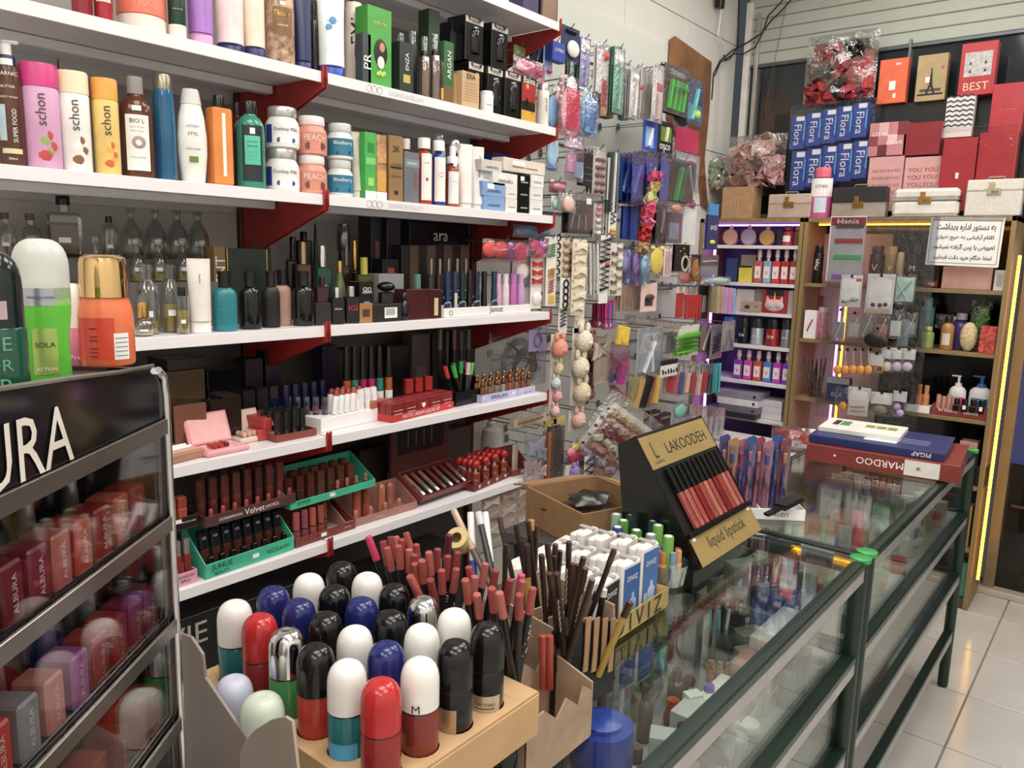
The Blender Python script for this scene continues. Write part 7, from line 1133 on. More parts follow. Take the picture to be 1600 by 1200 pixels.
ci('taupe flat carton with small print in the near counter', 'box', 1140, 1196, 985, 1015, 'box', '#7d756a', ob=.7, lab=[('t', '23', .5, .2, PAP)]); ci('beige carton under the taupe one', 'box', 1142, 1184, 1012, 1052, 'box', '#a0947e', ob=.6)
ci('black and white striped tube in the near counter', 'tube', 1131, 1143, 1015, 1046, 'box', '#e0dcd8', lab=[('p', 0, 1, .2, INK, -.25), ('p', 0, 1, .2, INK, .25)], ob=1)
for k in range(3): ci(f'rose gold capped lip gloss, {ORD[k]} by the striped tube', 'lip gloss', 1103 + 13 * k, 1116 + 13 * k, 1032 + 2 * k, 1075, 'cyl', '#c89a8a', '#c88a68', rough=.1)
ci('peach powder puff by the rose gold glosses', 'puff', 1102, 1120, 1030, 1048, 'round', '#d8a070', name='powder_puff')
p = onZ(1065, 1062, ZI + .05); o = E('sunglasses', 'pair of round rose gold rimmed sunglasses in the near counter', 'sunglasses', p, .5)
for s in (-1, 1): P('rim', lathe([(.85, 0), (1, 0), (1, 1), (.85, 1)], .014, .003, 18), mt('#c89070', .2, .9), o, (s * .016, 0, 0), (1.2, 0, 0)); P('lens', lathe(PR['cap'], .0118, .0015, 18), mt('#5a4438', .1), o, (s * .016, 0, 0), (1.2, 0, 0))
P('case_stand', lathe(PR['cyl'], .016, .045, 14), mt('#4e5450', .4), o, (0, .01, -.05))
ci('narrow white carton standing at the counter front', 'box', 1062, 1096, 1082, 1145, 'box', '#d6d6d2', ob=.7); ci('violet capped bottle beside the narrow white carton', 'bottle', 1093, 1117, 1070, 1120, 'cyl', '#6a58a0', '#7a68b0')
ci('plum and red heart shaped bottle in the near counter', 'bottle', 1035, 1063, 1092, 1135, 'round', '#8a2a4a', '#b04a2a'); ci('tan carton with peach label, nearest the blue lid tub', 'box', 985, 1014, 1085, 1122, 'box', '#8a6a58', lab=[('p', .4, .9, .8, mt('#d88a58'))])
o = E('bowl', 'clear glass bowl leaning at the near end of the counter', 'bowl', onZ(1000, 1105, ZI)); P('bowl', lathe([(0, 0), (.5, 0), (.6, .05), (1, .9), (1, 1), (.95, 1), (.55, .1), (0, .08)], .045, .06, 20), CLR, o)
ci('clear plastic cone cup near the blue lid tub', 'cup', 955, 985, 1060, 1110, 'flare', CLR, name='cup')
ci('black carton with white oval label near the counter junction', 'box', 1168, 1206, 878, 930, 'box', '#161418', lab=[('p', .3, .45, .7, PAP), ('p', .7, .9, .4, mt('#b8305a'))], ob=.5); ci('plum box with red flower by the junction post', 'box', 1224, 1252, 882, 950, 'box', '#5a3a40', lab=[('p', .1, .4, .7, mt('#c85a4a')), ('t', 'PERFUME', .9, .7, PAP)], ob=.5)
for k in range(8): ci(f'navy round powder compact with white sticker, {ORD[k]} in the dark cluster', 'compact', 1168 + 17 * (k % 4), 1192 + 17 * (k % 4), 918 + 22 * (k // 4) + 4 * (k % 2), 946 + 22 * (k // 4) + 4 * (k % 2), 'box', ('#181c2c', '#222a44', '#141418', '#2a3050')[k % 4], lab=[('p', .6, .85, .4, STK)], name='compact', ob=.9)
for k in range(5): ci(f'black mascara carton beside the dark cluster, {ORD[k]}', 'box', 1112 + 13 * k, 1124 + 13 * k, 940 - 4 * k, 985 - 5 * k, 'box', ('#1a1a1c', '#26262a', '#1c2024', '#302c2c', '#18181a')[k], lab=[('p', .8, .92, .6, STK)])
for k in range(4): ci(f'clear plastic blister of lashes, {ORD[k]} from the gold strip', 'blister', 1050 + 20 * k, 1074 + 20 * k, 930 - 8 * k, 955 - 8 * k, 'box', mt('#8a8c8c', .15, v=.4, b=.3), name='blister_pack')
for k in range(5): ci(f'silver wrapped sachet under the glass by the junction, {ORD[k]}', 'sachet', 1258 + 14 * (k % 3), 1276 + 14 * (k % 3), 880 + 18 * (k // 3), 905 + 20 * (k // 3), 'box', mt('#b8bcba', .15, .6, b=.4), name='sachet')
ci('green capped bottle under the far glass edge', 'bottle', 1226, 1242, 850, 885, 'cyl', '#5a7a5a', '#3a9a4a'); ci('white long carton lying under the far glass edge', 'box', 1100, 1160, 870, 900, 'box', '#a8aca8', ob=.6)
# lower shelf of the near counter, seen through its front
def cl(label, cat, x0, x1, y0, y1, c, lab=(), ob=.5, X=-.50):
    a, b = onX(x0, (y0 + y1) / 2, X), onX(x1, (y0 + y1) / 2, X); z = ZJ if a.z < .72 else ZI; t = onX((x0 + x1) / 2, y0, X).z; b.y = min(b.y, 1.80) if (a.y + b.y) / 2 < 1.85 else b.y; a.y = max(a.y, 1.91) if b.y > 1.85 else a.y; return carton(label, cat, (X - .05, (a.y + b.y) / 2, z), R9, abs(b.y - a.y), .09, max(.04, min(t, .68 if z == ZJ else .92) - z), mt(c, .4), lab=lab)
o = cl('white carton with a square icon seen through the near counter front', 'box', 1146, 1190, 1108, 1200, '#d4d2cc', lab=[('p', .6, .8, .5, mt('#6a6a68'))]); cl('tall white stacked cartons with dark edge print by the post', 'box', 1236, 1318, 975, 1090, '#d0ccc4', lab=[('t', 'INIDIONY', .94, .9, INK)]); cl('pink carton row behind the near counter front', 'box', 1206, 1228, 1050, 1100, '#c08a8a', lab=[('p', .3, .4, .6, PAP)]); cl('pale grey bottle box behind the near counter front', 'box', 1120, 1146, 1130, 1200, '#b4b4b2')
for k, (y, c) in enumerate(((.3, '#a8a49c'), (.5, '#6a5a50'), (.72, '#c0b8b0'), (.95, '#8a6a64'), (1.2, '#b0aca8'), (1.45, '#9a8a80'))): carton(f'{("grey", "brown", "ivory", "rust", "silver grey", "taupe")[k]} storage carton on the lower level of the near counter', 'box', (-.73, y, ZJ), R9 + .1 * (k % 2), .16, .12, .16, mt(c, .5))
# far counter
def cf(label, cat, x0, x1, y0, y1, kind, c, c2=None, **k): return ci(label, cat, x0, x1, y0, y1, kind, c, c2, **k)
for k in range(7): cf(f'clear jar of white sticks in the far counter, {ORD[k]}', 'jar', 1225 + 17 * k, 1244 + 17 * k, 742 + (k % 2) * 8, 785 + (k % 2) * 8, 'cyl', mt('#c4c2ba', .15, v=.25, s=60), None, name='jar')
for k in range(6): cf(f'white small carton in the far counter back row, {ORD[k]}', 'box', 1292 + 22 * k, 1313 + 22 * k, 735 + k, 772 + k, 'box', ('#d4d0c8', '#b84a3a', '#2c3a4c', '#33405c', '#c0803a', '#d0ccc4')[k], ob=.7)
for k in range(3): cf(f'navy bottle with white cap in the far counter, {ORD[k]}', 'bottle', 1330 + 15 * k, 1344 + 15 * k, 752, 790, 'cyl', '#1f2a44', '#e0dedc')
cf('light green soap carton in the far counter', 'box', 1362, 1396, 785, 815, 'box', '#7ab088', lab=[('t', '~~~', .5, .6, PAP)]); cf('white long carton beside the green soap', 'box', 1396, 1425, 775, 805, 'box', '#d8d4cc'); cf('white carton behind the green soap', 'box', 1330, 1362, 778, 808, 'box', '#cfccc4')
for k in range(6): cf(f'orange wrapped soap heap piece, {ORD[k]} in the far counter', 'soap', 1245 + 17 * (k % 4), 1268 + 17 * (k % 4), 812 - 8 * (k // 4), 832 - 10 * (k // 4), 'box', ('#d88a4a', '#c87840', '#e0a060', '#b86a38', '#d09050', '#c08048')[k], name='soap', ob=1.2, rz=.3 * k)
for k in range(4): cf(f'pale green wrapped soap in the far counter, {ORD[k]}', 'soap', 1205 + 12 * k, 1226 + 12 * k, 812 + 4 * (k % 2), 830 + 4 * (k % 2), 'box', ('#b0c0a0', '#c8ccb8', '#98b090', '#d0d4c4')[k], name='soap', rz=.5 * k)
o = cf('hot pink figurine bottle in the far counter', 'bottle', 1322, 1348, 800, 856, 'taper', '#d0205a', '#e05a80', capf=.6, rough=.15); cf('blue glass bottle beside the pink figurine', 'bottle', 1303, 1323, 822, 856, 'round', '#7a8aa8', '#98a4b8'); cf('amber donut shaped soap pot in the far counter', 'pot', 1298, 1324, 795, 820, 'round', '#c08a50', None, name='pot'); cf('brown gold small box in the far counter', 'box', 1290, 1315, 783, 808, 'box', '#8a6034')
cf('yellow green small tub in the far counter', 'tub', 1292, 1312, 805, 822, 'cyl', '#b8b050', None, name='tub'); cf('clear boxed blue figure beside pink figurine', 'box', 1345, 1372, 815, 850, 'box', mt('#a8a4a0', .15, v=.3)); cf('white carton near the far counter front rail', 'box', 1376, 1400, 815, 845, 'box', '#d8d4ce')
for k in range(5): cf(f'cream soap carton along the front of the far counter, {ORD[k]}', 'box', 1398 + 14 * k, 1418 + 14 * k, 800 - 14 * k, 838 - 15 * k, 'box', ('#d0ccc2', '#b8844a', '#c8c4ba', '#a85a44', '#d4d0c8')[k])
for k, (y, c, nm) in enumerate(((2.01, '#c0b8b0', 'ivory'), (2.15, '#9ab09a', 'sage'), (2.35, '#b08a80', 'dusty rose'), (2.6, '#a8a8a8', 'grey'), (2.85, '#a85a50', 'brick'), (3.05, '#c8b8a0', 'sand'))): carton(f'{nm} carton on the lower level of the far counter', 'box', (-.73, y, ZJ), R9, .17, .14, .15, mt(c, .5)) if k != 1 else bottle('sage green bottle on the lower level of the far counter', 'bottle', (-.55, y, ZJ), 0, .04, .16, 'shoulder', mt(c, .3), ('cap', .8, .5, WHT))
cl('pink round edged box seen through the far counter front', 'box', 1372, 1400, 900, 965, '#d8a0a0', X=-.5); cl('white slotted card box seen through the far counter front', 'box', 1402, 1424, 850, 905, '#d4d4d0', X=-.62)

# smaller goods packed between them, row by row
R = random.Random(5); _occ = [(o.location.x, o.location.y) for o in COL.objects if o.parent is None and o.get('category') and abs(o.location.z - ZI) < .002]
CN = [('black', '#151518'), ('navy', '#1c2440'), ('taupe', '#7a6e64'), ('grey', '#6c6e70'), ('brown', '#5a4234'), ('rose', '#b08078'), ('silver', '#a8aaac'), ('white', '#d4d2ce'), ('plum', '#4a2a3a')]
CFR = [('white', '#d6d4ce'), ('cream', '#cdc4b0'), ('pale green', '#a8bc9c'), ('orange', '#c88448'), ('grey', '#a4a6a4'), ('red', '#a83a34'), ('tan', '#b09a78'), ('blue', '#5a7090'), ('ivory', '#dcd8c8')]
for nm, ya, nr, pal, hmax in (('near', .72, 13, CN, .13), ('far', 1.96, 13, CFR, .12)):
    for i in range(nr):
        for j in range(5):
            x, y = CX1 - .055 - j * .078 + R.uniform(-.012, .012), ya + i * (.081 if nm == 'near' else .096) + R.uniform(-.015, .015)
            if any((x - a) ** 2 + (y - b) ** 2 < .0022 for a, b in _occ) or (nm == 'near' and (x + .545) ** 2 + (y - .905) ** 2 < .006) or (nm == 'near' and y > 1.78): continue
            cn, ch = pal[R.randrange(9)]; kd = R.randrange(5); h = R.uniform(.04, hmax); lb = f'in {nm} counter, {ORD[nr - 1 - i]} row from far end, {ORD[j]} from front glass'
            if kd < 2: carton(f'{cn} carton {lb}', 'box', (x, y, ZI), R9 + R.uniform(-.5, .5), R.uniform(.03, .05), R.uniform(.025, .045), h, mt(ch, .4), lab=[('p', .55, .85, .7, mt(pal[R.randrange(9)][1], .4)), ('t', ('LINE', 'CARE', 'NUDE', '~~~')[R.randrange(4)], .3, .7, PAP if cn in ('black', 'navy', 'plum', 'brown') else INK)])
            elif kd == 2: bottle(f'{cn} bottle {lb}', 'bottle', (x, y, ZI), 0, R.uniform(.012, .018), max(h, .06), 'shoulder', mt(ch, .15), ('cap', .75, .6, mt(pal[R.randrange(9)][1], .3)), n=12)
            elif kd == 3: bottle(f'{cn} round jar {lb}', 'jar', (x, y, ZI), 0, R.uniform(.018, .024), R.uniform(.03, .05), 'cyl', mt(ch, .2), ('lid', .6, 1.04, mt(pal[R.randrange(9)][1], .3)), n=14, name='jar')
            else:
                o = E('lipstick', f'{cn} capped lipstick {lb}', 'lipstick', (x, y, ZI), R.uniform(0, 3)); P('body', lathe(PR['cyl'], .009, .035, 10), mt(ch, .3), o); P('cap', lathe(PR['cap'], .0088, .04, 10), mt(pal[R.randrange(9)][1], .2, .3), o, (0, 0, .035))
# ================================================================ things standing on the counters
ZC = CT + .0003
# ---- binder and books on the far counter
o = E('binder', 'thick dark red binder lying on the far counter, lettered upside down', 'binder', (-.628, 2.83, ZC), .095); w, d, h = .455, .36, .055; BR = mt('#7e2620', .4)
P('lower_cover', box(w, d, .005, .001), BR, o); P('upper_cover', box(w, d, .005, .001), BR, o, (0, 0, h - .005)); P('spine', box(w, .005, h - .011, .001), BR, o, (0, -d / 2 + .0025, .0055)); P('pages', box(w - .02, d - .02, h - .02, .001), mt('#c8bca4', .7, s=200, v=.1), o, (0, .005, .01))
P('spine_label', box(w * .22, .0008, h * .9, 0), mt('#dcd8d4', .5), o, (w * .27, -d / 2 - .0005, h * .05)); P('ring_hole', lathe(PR['cap'], .006, .001, 12), CHR, o, (w * .25, -d / 2 - .0012, h * .5), (PI / 2, 0, 0)); P('rivet', lathe(PR['cap'], .004, .001, 10), PAP, o, (-w * .3, -d / 2 - .0005, h * .55), (PI / 2, 0, 0)); lettering(o, 'MARDOO', .14, h * .5, PAP, y=-d / 2 - .0004, vert=2, x=.0)
A, B, rz, w = frontline((1263, 690), (1475, 722), ZC + .056); o = E('binder', 'flat navy blue catalogue on the red binder, lettered upside down', 'binder', V(((A.x + B.x) / 2, (A.y + B.y) / 2, ZC + .056)), rz); NV = mt('#1c2a66', .4)
P('lower_cover', box(w, .3, .004, .001), NV, o, (0, .15, 0)); P('upper_cover', box(w, .3, .004, .001), NV, o, (0, .15, .022)); P('spine', box(w, .004, .018, .001), NV, o, (0, .002, .004)); P('pages', box(w - .014, .285, .018, .0005), mt('#e0dcd4', .6), o, (0, .153, .004)); lettering(o, 'PIGAP', .055, .013, PAP, y=-.0003, vert=2, x=w * .34)
for k in range(3): P('printed_line', box(.1, .004, .0005, 0), mt('#a8b0c8'), o, (w * .24, .09 + .03 * k, .0261))
P('white_panel', box(.1, .14, .0006, 0), PAP, o, (w * .02, .12, .0261))
A, B, rz, w = frontline((1286, 674), (1415, 692), ZC + .085); o = carton('white brochure pack with green plant pictures on the navy catalogue', 'brochure', V(((A.x + B.x) / 2 - .03, (A.y + B.y) / 2 + .11, ZC + .0825)), rz, w, .2, .016, mt('#dcdcd6', .5), name='brochure')
for k in range(3): P('plant_print', box(.03, .05, .0005, 0), mt('#8a8a3a', .6), o, (.02 + .035 * k, .02, .0161))
P('title_print', box(.03, .08, .0005, 0), mt('#4a8a4a'), o, (-.06, .02, .0161)); P('title_print', box(.02, .09, .0005, 0), INK, o, (-.09, .02, .0161))
# ---- toothbrush caddy
o = E('caddy', 'white plastic caddy of carded toothbrushes lettered Rudy', 'caddy', (-.735, 1.955, ZC), R9 - .95); P('bottom', box(.22, .09, .003, .001), WHT, o)
for s in (-1, 1): P('wall', box(.22, .003, .026, .0008), WHT, o, (0, s * .0435, .003)); P('wall', box(.003, .084, .026, .0008), WHT, o, (s * .1085, 0, .003))
for k in range(3): P('divider', box(.003, .083, .02, .0005), WHT, o, (-.055 + .055 * k, 0, .0035))
lettering(o, 'RUDY', .04, .015, INK, y=-.0455, x=.05); P('logo', lathe([(.5, 0), (1, 0), (1, 1), (.5, 1)], .007, .0006, 10), mt('#b03a5a'), o, (.015, -.0457, .015), (PI / 2, 0, 0))
TC = ['#38407a', '#a07a48', '#a85a72', '#2c4a8a', '#8a3a48', '#a06478', '#2a4890', '#7a3448', '#94606e', '#b07a88', '#284a94']
for k in range(8):
    px = 1122 + 13.6 * k; q = E('toothbrush_pack', f'carded toothbrush in the white caddy, {ORD[k]} from the shelf side', 'toothbrush', onZ(px, 796 + (k % 2) * 3, ZC + .005) + V((0, .0, 0)), .5, None, -.05, .03); w, h = .027, .2 - .006 * (k % 3)
    P('backing_card', prism([(-w / 2, 0), (w / 2, 0), (w / 2, h), (w * .2, h * 1.03), (-w / 2, h * .98)], .001), mt(TC[k], .3), q); P('handle', tube([(0, -.006, .01), (0, -.008, h * .35), (0, -.007, h * .62)], .005, 8, [1, 1.2, .7]), mt(TC[(k * 3 + 4) % 11], .25), q); P('grip', lathe(PR['cyl'], .0065, h * .14, 10), film('#e0e0ea', .5), q, (0, -.008, h * .36)); P('brush_head', box(.01, .008, .028, .003), mt(TC[(k + 5) % 11], .4), q, (0, -.007, h * .68)); P('blister', pillow(w, h * .9, .022, 5, k, .02), film('#f6f0f6', .5, .06, .2, 20, .02), q, (0, -.004, .004))
A = onZ(1222, 803, ZC + .045); B = onZ(1275, 772, ZC + .05); dd = B - A; o = E('hair_brush', 'flat black comb brush resting across the caddy edge', 'comb', A + V((-.02, -.01, 0)), math.atan2(dd.y, dd.x)); P('handle', box(.07, .02, .008, .003), BLK, o, (.0, 0, 0)); P('head', box(.12, .04, .008, .003), BLK, o, (.095, 0, 0))
for k in range(9): P('tooth', box(.008, .034, .006, .001), mt('#1a1a1c', .4), o, (.045 + .012 * k, 0, .008))
# ---- tilted lipstick display
TH = -.60; w, h = .315, .31; o = E('lipstick_display', 'black tilted stand of liquid lipsticks with gold header Lakoodeh', 'display', (-.645, 1.612, ZC + .014), R9, None, TH)
P('panel', box(w, .03, h, .001), mt('#0d0d0f', .35), o, (0, .018, .012)); GF = foil('#f4d590', .16, 7)
P('header', box(w * .995, .0015, h * .245, 0), GF, o, (0, .0018, h * .77)); lettering(o, 'LAKOODEH', w * .62, h * .885, INK, y=.0012, x=.03, h=h * .085); lettering(o, 'L', w * .05, h * .9, INK, y=.0012, x=-w * .37, h=h * .12); lettering(o, 'LUCRETIA', w * .13, h * .81, INK, y=.0012, x=-w * .37)
P('lower_strip', box(w * 1.0, .0015, h * .235, 0), GF, o, (0, -.001, .014)); lettering(o, 'liquid lipstick', w * .6, h * .155, INK, y=-.0015, h=h * .11); 
for s in (-1, 1): P('side_wing', prism([(0, .004), (.14, .102), (.14, .13), (.05, h), (0, h)], .004), BLK, o, (s * (w / 2 + .0025), .002, .012), (0, 0, PI / 2))
P('ledge', box(w, .012, .012, .001), BLK, o, (0, -.004, h * .245)); P('window', box(w * .8, .001, h * .5, 0), mt('#050506', .3), o, (0.01, .0023, h * .262))
for k in range(2): P('price_sticker', box(.014, .0006, .01, 0), STK, o, (-w * .45 + k * w * .9, -.0022, h * .22))
LCC = ['#a04a44', '#a85a4e', '#a84640', '#80181c', '#984038', '#b06a5a', '#a0463c', '#761619', '#9c3030', '#b06858', '#a04c44']
for k in range(11):
    loc = o.location + MX.Rotation(R9, 3, 'Z') @ MX.Rotation(TH, 3, 'X') @ V((-w * .36 + w * .075 * k, -.0052, h * .288)); q = E('lip_gloss', f'liquid lipstick in the gold headed stand, {ORD[k]} along', 'lipstick', loc, R9, None, TH)
    P('tube', box(.0135, .009, h * .27, .001), mt(LCC[k], .25), q); P('cap', box(.0135, .009, h * .19, .001), BLK, q, (0, 0, h * .271)); lettering(q, '~~~~~', h * .16, h * .13, mt('#4a1c1c'), y=-.0045, vert=-1)
# ---- gold box of white packs
GB = foil('#f4d590', .18, 6); A, B = V((-.646, 1.072, ZC)), V((-.646, 1.292, ZC)); o = tray('gold card tray lettered Diviz full of white packs', A, B, ZC, .2, .038, .04, GB, txt=[('D I V I Z', .75, .5, INK, 0)]); BXW = mt('#dedad6', .5)
FC = [('#1c1d22', '#5a5e66'), ('#2a5aa0', '#8ab0d8'), ('#3a6ab0', '#a8c8e8')]
for j in range(4):
    for k in range(3):
        h = .105 + .012 * k - .003 * j; q = E('white_pack', f'white slide pack in the gold tray, row {ORD[j]} from front, {("black", "mid blue", "pale blue")[k]} fronted column', 'pack', at(o, -.072 + .068 * k + .006 * (j % 2), .016 + .046 * j, .003), o.rotation_euler.z + (.06 if (j + k) % 3 == 0 else -.03))
        P('case', box(.058, .018, h, .007), BXW, q, (0, .01, 0)); P('case_back', box(.056, .016, h * .96, .006), BXW, q, (0, .0275, 0)); P('strap', box(.012, .036, .002, .0005), mt('#a8a4a0', .4), q, (.01, .018, h))
        if j == 0:
            P('printed_front', box(.052, .0008, h * .86, 0), mt(FC[k][0], .35), q, (0, .0006, h * .06)); lettering(q, 'DIVIZ', .034, h * .74, PAP, y=.0002); P('bottle_print', prism([(-.012, 0), (.012, 0), (.012, .03), (.004, .036), (.004, .045), (-.004, .045), (-.004, .036), (-.012, .03)], .0006), mt(FC[k][1], .3), q, (.004, -.0002, h * .1)); P('bottle_print', prism([(-.006, 0), (.006, 0), (.006, .025), (-.006, .025)], .0006), mt(FC[k][1], .3), q, (-.016, -.0002, h * .1))
for k in range(3): T('white_pack', box(.06, .036, .09, .007), BXW, f'loose white slide pack behind the gold tray, {ORD[k]}', 'pack', (-.875 + .012, 1.10 + .075 * k, ZC), R9 + .05 * k)
# ---- roll-ons and nail bottles behind it
GC = [('#6a7478', 905 + 0, 838), ('#5a9a3a', 955, 822), ('#4a8a30', 975, 838), ('#38424c', 1003, 822), ('#2a4a38', 985, 812), ('#6ab048', 1010, 830), ('#1c2a60', 1018, 815), ('#8a98a0', 998, 845), ('#1e4030', 968, 812), ('#8ab8a0', 944, 812), ('#3a4a90', 945, 833), ('#60a040', 1000, 805), ('#20304a', 965, 802), ('#5aa038', 935, 842), ('#6aa83c', 1026, 848)]
for k, (c, x, y) in enumerate(GC):
    q = onZ(x, y, ZC + .1); q.z = ZC; q.y += .05; q.x = min(q.x, -.70); bottle(f'slim capped nail care bottle with pale sticker top, {ORD[k]} of the cluster', 'bottle', q, RT, .0115, .1, 'cyl', mt(c, .3), ('cap', .6, 1, mt(c, .35)), n=12); P('sticker_top', lathe(PR['cap'], .0075, .0008, 12), STK, bpy.data.objects[-1] if 0 else list(COL.objects)[-1].parent, (0, 0, .1002))
o = E('tub', 'clear plastic tub of small pastel glitter bottles', 'tub', (-.705, 1.395, ZC), R9); P('tub', lathe([(0, 0), (.82, 0), (1, 1), (.95, 1), (.78, .06), (0, .05)], .045, .045, 20), film('#e8eaee', .55, .1, .2, 10, .25), o)
for k in range(9): bottle(f'tiny pastel glitter bottle in the clear tub, {ORD[k]}', 'bottle', V((-.705, 1.395, ZC + .005)) + V((.022 * math.cos(k * 2.4) * (k > 0), .022 * math.sin(k * 2.4) * (k > 0), 0)), 0, .0075, .065, 'cyl', mt(('#c86a8a', '#8a9ad0', '#d8a050', '#a86a4a', '#d090b0', '#9ab0c8', '#c85a5a', '#b08ac0', '#e0b080')[k], .2), ('cap', .6, .9, mt(('#8a4a5a', '#6a7ab0', '#b07a30', '#8a4a34', '#b0708a', '#7a90a8', '#a83a3a', '#8a6aa0', '#c89060')[k], .3)), n=10)
# ---- open carton behind
o = E('carton_box', 'open brown cardboard carton of dark sachets behind the white packs', 'carton', (-1.0, 1.55, ZC + .0005), -.35); KB = mt('#9a7448', .8, s=30, b=.1)
P('bottom', box(.24, .22, .004, 0), KB, o)
for s in (-1, 1): P('wall', box(.24, .004, .085, 0), KB, o, (0, s * .108, .004)); P('wall', box(.004, .212, .085, 0), KB, o, (s * .118, 0, .004))
P('flap', box(.22, .004, .09, 0), KB, o, (0, .113, .089), (-1.9, 0, 0)); P('flap', box(.004, .2, .08, 0), KB, o, (-.122, 0, .089), (0, -1.8, 0)); P('filling', box(.228, .205, .03, .001), mt('#3a2a20', .6), o, (0, 0, .005))
for k in range(7): T('sachet', pillow(.07, .05, .012, 5, k, .2), mt('#17130f', .25), f'dark sachet in the open carton, {ORD[k]}', 'sachet', (-1.05 + .03 * (k % 4), 1.5 + .03 * (k % 3) + .03 * (k // 4), .98 + .014 * (k // 3)), .7 * k, None, 1.2)
o = E('stool', 'low grey stand behind the counter under the carton', 'stand', (-1.035, 1.55, 0)); P('seat', box(.24, .3, .03, .004), mt('#4a4846', .5), o, (0, 0, .9115))
for s in (-1, 1):
    for t in (-1, 1): P('leg', box(.03, .03, .91, .002), mt('#4a4846', .5), o, (s * .1, t * .13, 0))
# ---- kraft pencil holders
KR = mt('#a88d72', .75, s=35, v=.12); BKP = mt('#111214', .3)
o = E('pencil_holder', 'black fronted kraft holder with curved top full of brow pencils', 'holder', (-.655, .918, ZC), R9 - .2); hw = .13
P('front_panel', prism([(-hw / 2, 0), (hw / 2, 0), (hw / 2, .11), (hw * .3, .125), (0, .13), (-hw * .3, .15), (-hw / 2, .135)], .004), BKP, o, (0, -.075, 0)); P('back_panel', box(hw, .004, .15, .0005), KR, o, (0, .073, 0))
for s in (-1, 1): P('side_panel', box(.004, .146, .14, .0005), KR, o, (s * (hw / 2 - .002), 0, 0))
for k in range(3): P('divider', box(hw - .01, .003, .11, .0005), KR, o, (0, -.035 + .035 * k, 0))
for k in range(4): P('wooden_tongue', prism([(-.006, 0), (.004, 0), (.005, .03), (.007, .085), (-.004, .085), (-.004, .03)], .002), mt('#a8825a', .6, k='wood'), o, (.0 + .018 * k, -.0795, .055 - .006 * k))
P('tab_slot', prism([(-.01, 0), (.01, 0), (.014, .05), (0, .07), (-.014, .05)], .001), mt('#5a3c26'), o, (-.045, -.0775, .05))
o = E('pencil_holder', 'pale kraft stepped holder full of lip liners behind the roll-ons', 'holder', (-.65, .775, ZC), R9); 
for k in range(4): P('step_panel', prism([(-.075, 0), (.07, 0), (.07, .07 + .022 * k), (.05, .085 + .022 * k), (.04, .06 + .022 * k), (.01, .085 + .022 * k), (-.01, .065 + .022 * k), (-.04, .09 + .022 * k), (-.075, .085 + .022 * k)], .003), KR, o, (0, -.12 + .072 * k, 0))
for s in (-1, 1): P('side_panel', prism([(-.12, 0), (.12, 0), (.12, .15), (-.12, .08)], .003), KR, o, (s * .0735, 0, 0), (0, 0, PI / 2))
P('bottom', box(.14, .23, .003, 0), KR, o)
def pencil(label, tx, ty, zt, bx, L, r, mb, mc, cf, tip=None, cat='pencil', name='lip_liner', clampb=None):
    t = onZ(tx, ty, zt); D = proj(t)[2]; s = CR.xy.to_3d(); b = t + s * (bx * D / FPX) - V((0, 0, L)); b.z = max(b.z, ZC + .0045)
    if clampb: b.x = min(max(b.x, clampb[0]), clampb[1]); b.y = min(max(b.y, clampb[2]), clampb[3]); b.x += .008 * math.sin(tx * 1.7); b.y += .007 * math.sin(ty * 2.3 + tx)
    dv = t - b; l = dv.length; o = E(name, label, cat, b); o.rotation_euler = dv.to_track_quat('Z', 'Y').to_euler()
    P('body', lathe(PR['cyl'], r, l * (1 - cf), 10), mb, o); P('cap', lathe([(0, 0), (1.06, 0), (1, .97), (.8, 1), (0, 1)], r * 1.05, l * cf, 10), mc, o, (0, 0, l * (1 - cf)))
    if tip: lettering(o, tip, l * .3, l * (1 - cf) * .72, mt('#d8c8b8'), r * 1.02, vert=1)
    return o
LLC = ['#9c4038', '#943636', '#a44c44', '#ac5a52', '#903430', '#a0443c', '#b06058', '#842e2e', '#9e4a44']; LB_ = mt('#14131a', .3)
TIPS = [(575, 838, -2, '#c8245a'), (598, 845, 3), (604, 855, 0), (618, 838, 2), (627, 842, -4), (634, 832, -8), (639, 858, -6), (610, 838, 4), (622, 852, 2), (650, 850, -8), (647, 866, 2), (659, 875, 12), (670, 862, 2), (684, 857, 2), (648, 880, 4), (702, 835, 8, '#5a1c24'), (715, 862, 10), (713, 888, 10), (690, 890, -2), (732, 885, -18), (727, 905, 0), (759, 880, 14), (775, 890, 14), (768, 918, 0), (780, 925, -5), (797, 905, 10), (817, 907, 16), (833, 918, 18), (812, 928, 2), (815, 897, 10, '#c83a6a'), (742, 900, 4), (700, 868, 4), (640, 900, 4), (745, 928, 3), (672, 905, 4)]
for k, tp in enumerate(TIPS): pencil(f'lip liner with {("brick", "red", "coral", "pale coral", "rust", "scarlet", "salmon", "dark red", "dusty red")[k % 9]} cap in the pale kraft holder, {ORD[k // 9]} such', tp[0], tp[1], 1.205 - .02 * ((k * 7) % 4) / 3, -tp[2] * 2.2, .17, .0049, LB_, mt(tp[3] if len(tp) > 3 else LLC[k % 9], .4), .2, 'Lipliner' if k % 2 else None, clampb=(-.755, -.55, .715, .835))
for k in range(2): pencil(f'red lip liner standing in the front slot, {ORD[k]}', 848 + 11 * k, 992, 1.09, 3, .08, .0052, mt('#a03a2a', .35), mt('#a8402e', .35), .3)
BRT = [(825, 814, -14), (838, 820, -12), (806, 820, 14), (855, 848, -20), (868, 850, 6), (875, 860, 2), (889, 846, 0), (895, 880, 4), (902, 882, 4), (915, 887, 12), (960, 858, 44), (865, 868, -12), (846, 866, -14), (780, 808, 20), (818, 845, -8), (912, 870, 8), (858, 895, -8), (790, 850, 10), (870, 895, -6), (926, 905, 14)]
